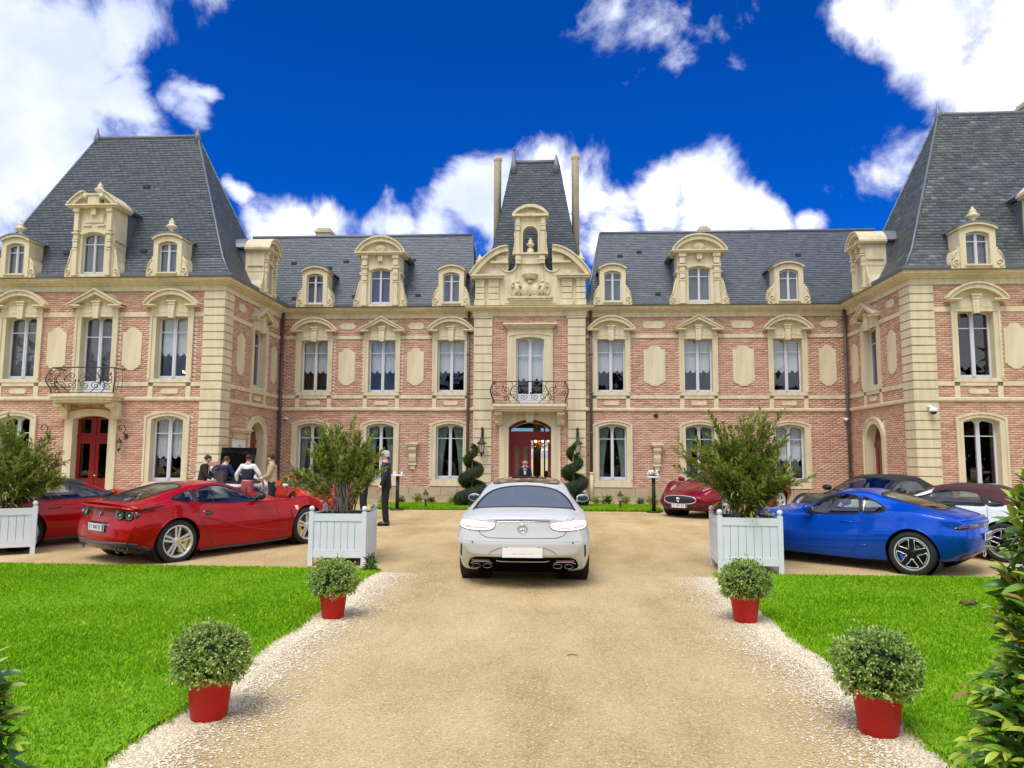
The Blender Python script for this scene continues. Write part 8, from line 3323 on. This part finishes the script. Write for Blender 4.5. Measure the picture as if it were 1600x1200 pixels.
    b = MB().tube([hd((-.022, -.092, 1.598)), hd((0, -.100, 1.597)), hd((.022, -.092, 1.598))], .005, 5)
    b.build('mouth', mat('lips', (.30, .10, .08), .5, 0), t)
    if top == 'jacket' and shirt_v:                               # shirt front and collar
        b = MB()
        b.add([up_((-.055, -.118, 1.44)), up_((.055, -.118, 1.44)), up_((.030, -.142, 1.18)), up_((-.030, -.142, 1.18)), up_((0, -.152, 1.32))], [(0, 4, 1), (1, 4, 2), (2, 4, 3), (3, 4, 0)], 0, True)
        b.tube([nb + Vector((.062 * math.cos(a), -.02 + .062 * math.sin(a), .045)) for a in [2 * PI * i / 14 for i in range(14)]], .016, 5, closed=True)
        b.build('shirt_front', M_SHIRT, t)
        if tie:
            b = MB()
            b.prism([(-.022, 1.16), (0, 1.13), (.022, 1.16), (.012, 1.42), (-.012, 1.42)], -.165, -.156, 0, Rl)
            b.build('tie', tie, t)
    if top == 'jacket':
        for s, (el, wr) in ((1, arms[0]), (-1, arms[1])):
            sh = up_((s * .175, .005, 1.425))
            e, w = sh + Vector(el) * k, sh + Vector(wr) * k
            d = (w - e).normalized()
            MB().tube([w - d * .03, w + d * .016], .037, 8).build('cuff', M_SHIRT, t)
    return t


def on_ray(px, Y):
    d = look(px, 720)
    s = Y / d.y
    return d.x * s


YM = 19.6
person('young man in dark brown blazer and white shirt bowing his head, leftmost of the group', on_ray(317, YM), YM, math.radians(108), 'jacket', M_BROWNC, M_BLKC, M_HAIRD, 1.65, .12, .42, (((.03, -.10, -.24), (-.02, -.30, -.34)), ((-.03, -.08, -.26), (-.02, -.26, -.40))))
person('man in blue suit seen from behind leaning towards the open bonnet', on_ray(349, YM + .3), YM + .3, math.radians(165), 'jacket', M_NAVY2, M_NAVY, M_HAIRB, 1.62, .16, .30, (((.08, -.12, -.24), (.06, -.34, -.36)), ((-.08, -.10, -.25), (-.06, -.30, -.40))))
person('man in white shirt, navy waistcoat and raspberry trousers seen from behind', on_ray(388, YM - .1), YM - .1, math.radians(184), 'shirt', M_SHIRT, M_PINK, M_HAIRD, 1.65, .04, .18, (((.16, -.02, -.25), (.20, -.20, -.44)), ((-.16, -.02, -.25), (-.20, -.16, -.46))), vest=M_NAVY)
person('dark haired man in beige jacket and navy trousers facing left', on_ray(427, YM - .2), YM - .2, math.radians(-80), 'jacket', M_BEIGE, M_NAVY, M_HAIRD, 1.66, .03, .25, (((.04, -.06, -.26), (-.04, -.26, -.34)), ((-.04, -.06, -.26), (.02, -.26, -.34))))
person('white haired old man in dark suit standing in profile right of the planter', -4.02, 17.36, math.radians(-84), 'jacket', M_NAVY, M_BLKC, M_HAIRW, 1.76, .03, .12, (((.04, .03, -.28), (.04, -.10, -.52)), ((-.04, .03, -.28), (-.04, -.06, -.52))))
person('person in black suit half hidden by the oleander beside the old man', on_ray(570, 18.9), 18.9, math.radians(-60), 'jacket', M_BLKC, M_BLKC, M_HAIRD, 1.72, .05, .2)
person('person in blue jeans mostly hidden behind the sparse oleander', on_ray(533, 19.4), 19.4, math.radians(170), 'jacket', M_NAVY, M_JEAN, M_HAIRD, 1.66, .1, .2)
person('bald doorman in dark suit and tie standing at the entrance', on_ray(820.5, 25.6), 25.6, math.radians(2), 'jacket', M_NAVY, M_BLKC, M_HAIRW, 1.52, .0, .02, None, True, M_NAVY)
# shoulder bag of the man in the blue suit
t = thing('shoulder_bag', 'brown leather shoulder bag at the hip of the man in the blue suit', 'bag', (on_ray(344, YM + .12), YM + .12, 1.02), math.radians(-10))
M_BAG = mat('bag_leather', (.07, .05, .045), .6, .2, 10)
b = MB()
b.prism([(-.17, -.14), (.17, -.14), (.15, .10), (.05, .17), (-.05, .17), (-.15, .10)], -.06, .06)
b.build('pouch', M_BAG, t)
MB().tube([(-.12, 0, .13), (-.05, .02, .30), (.06, .06, .46)], .014, 6).build('strap', M_BAG, t)
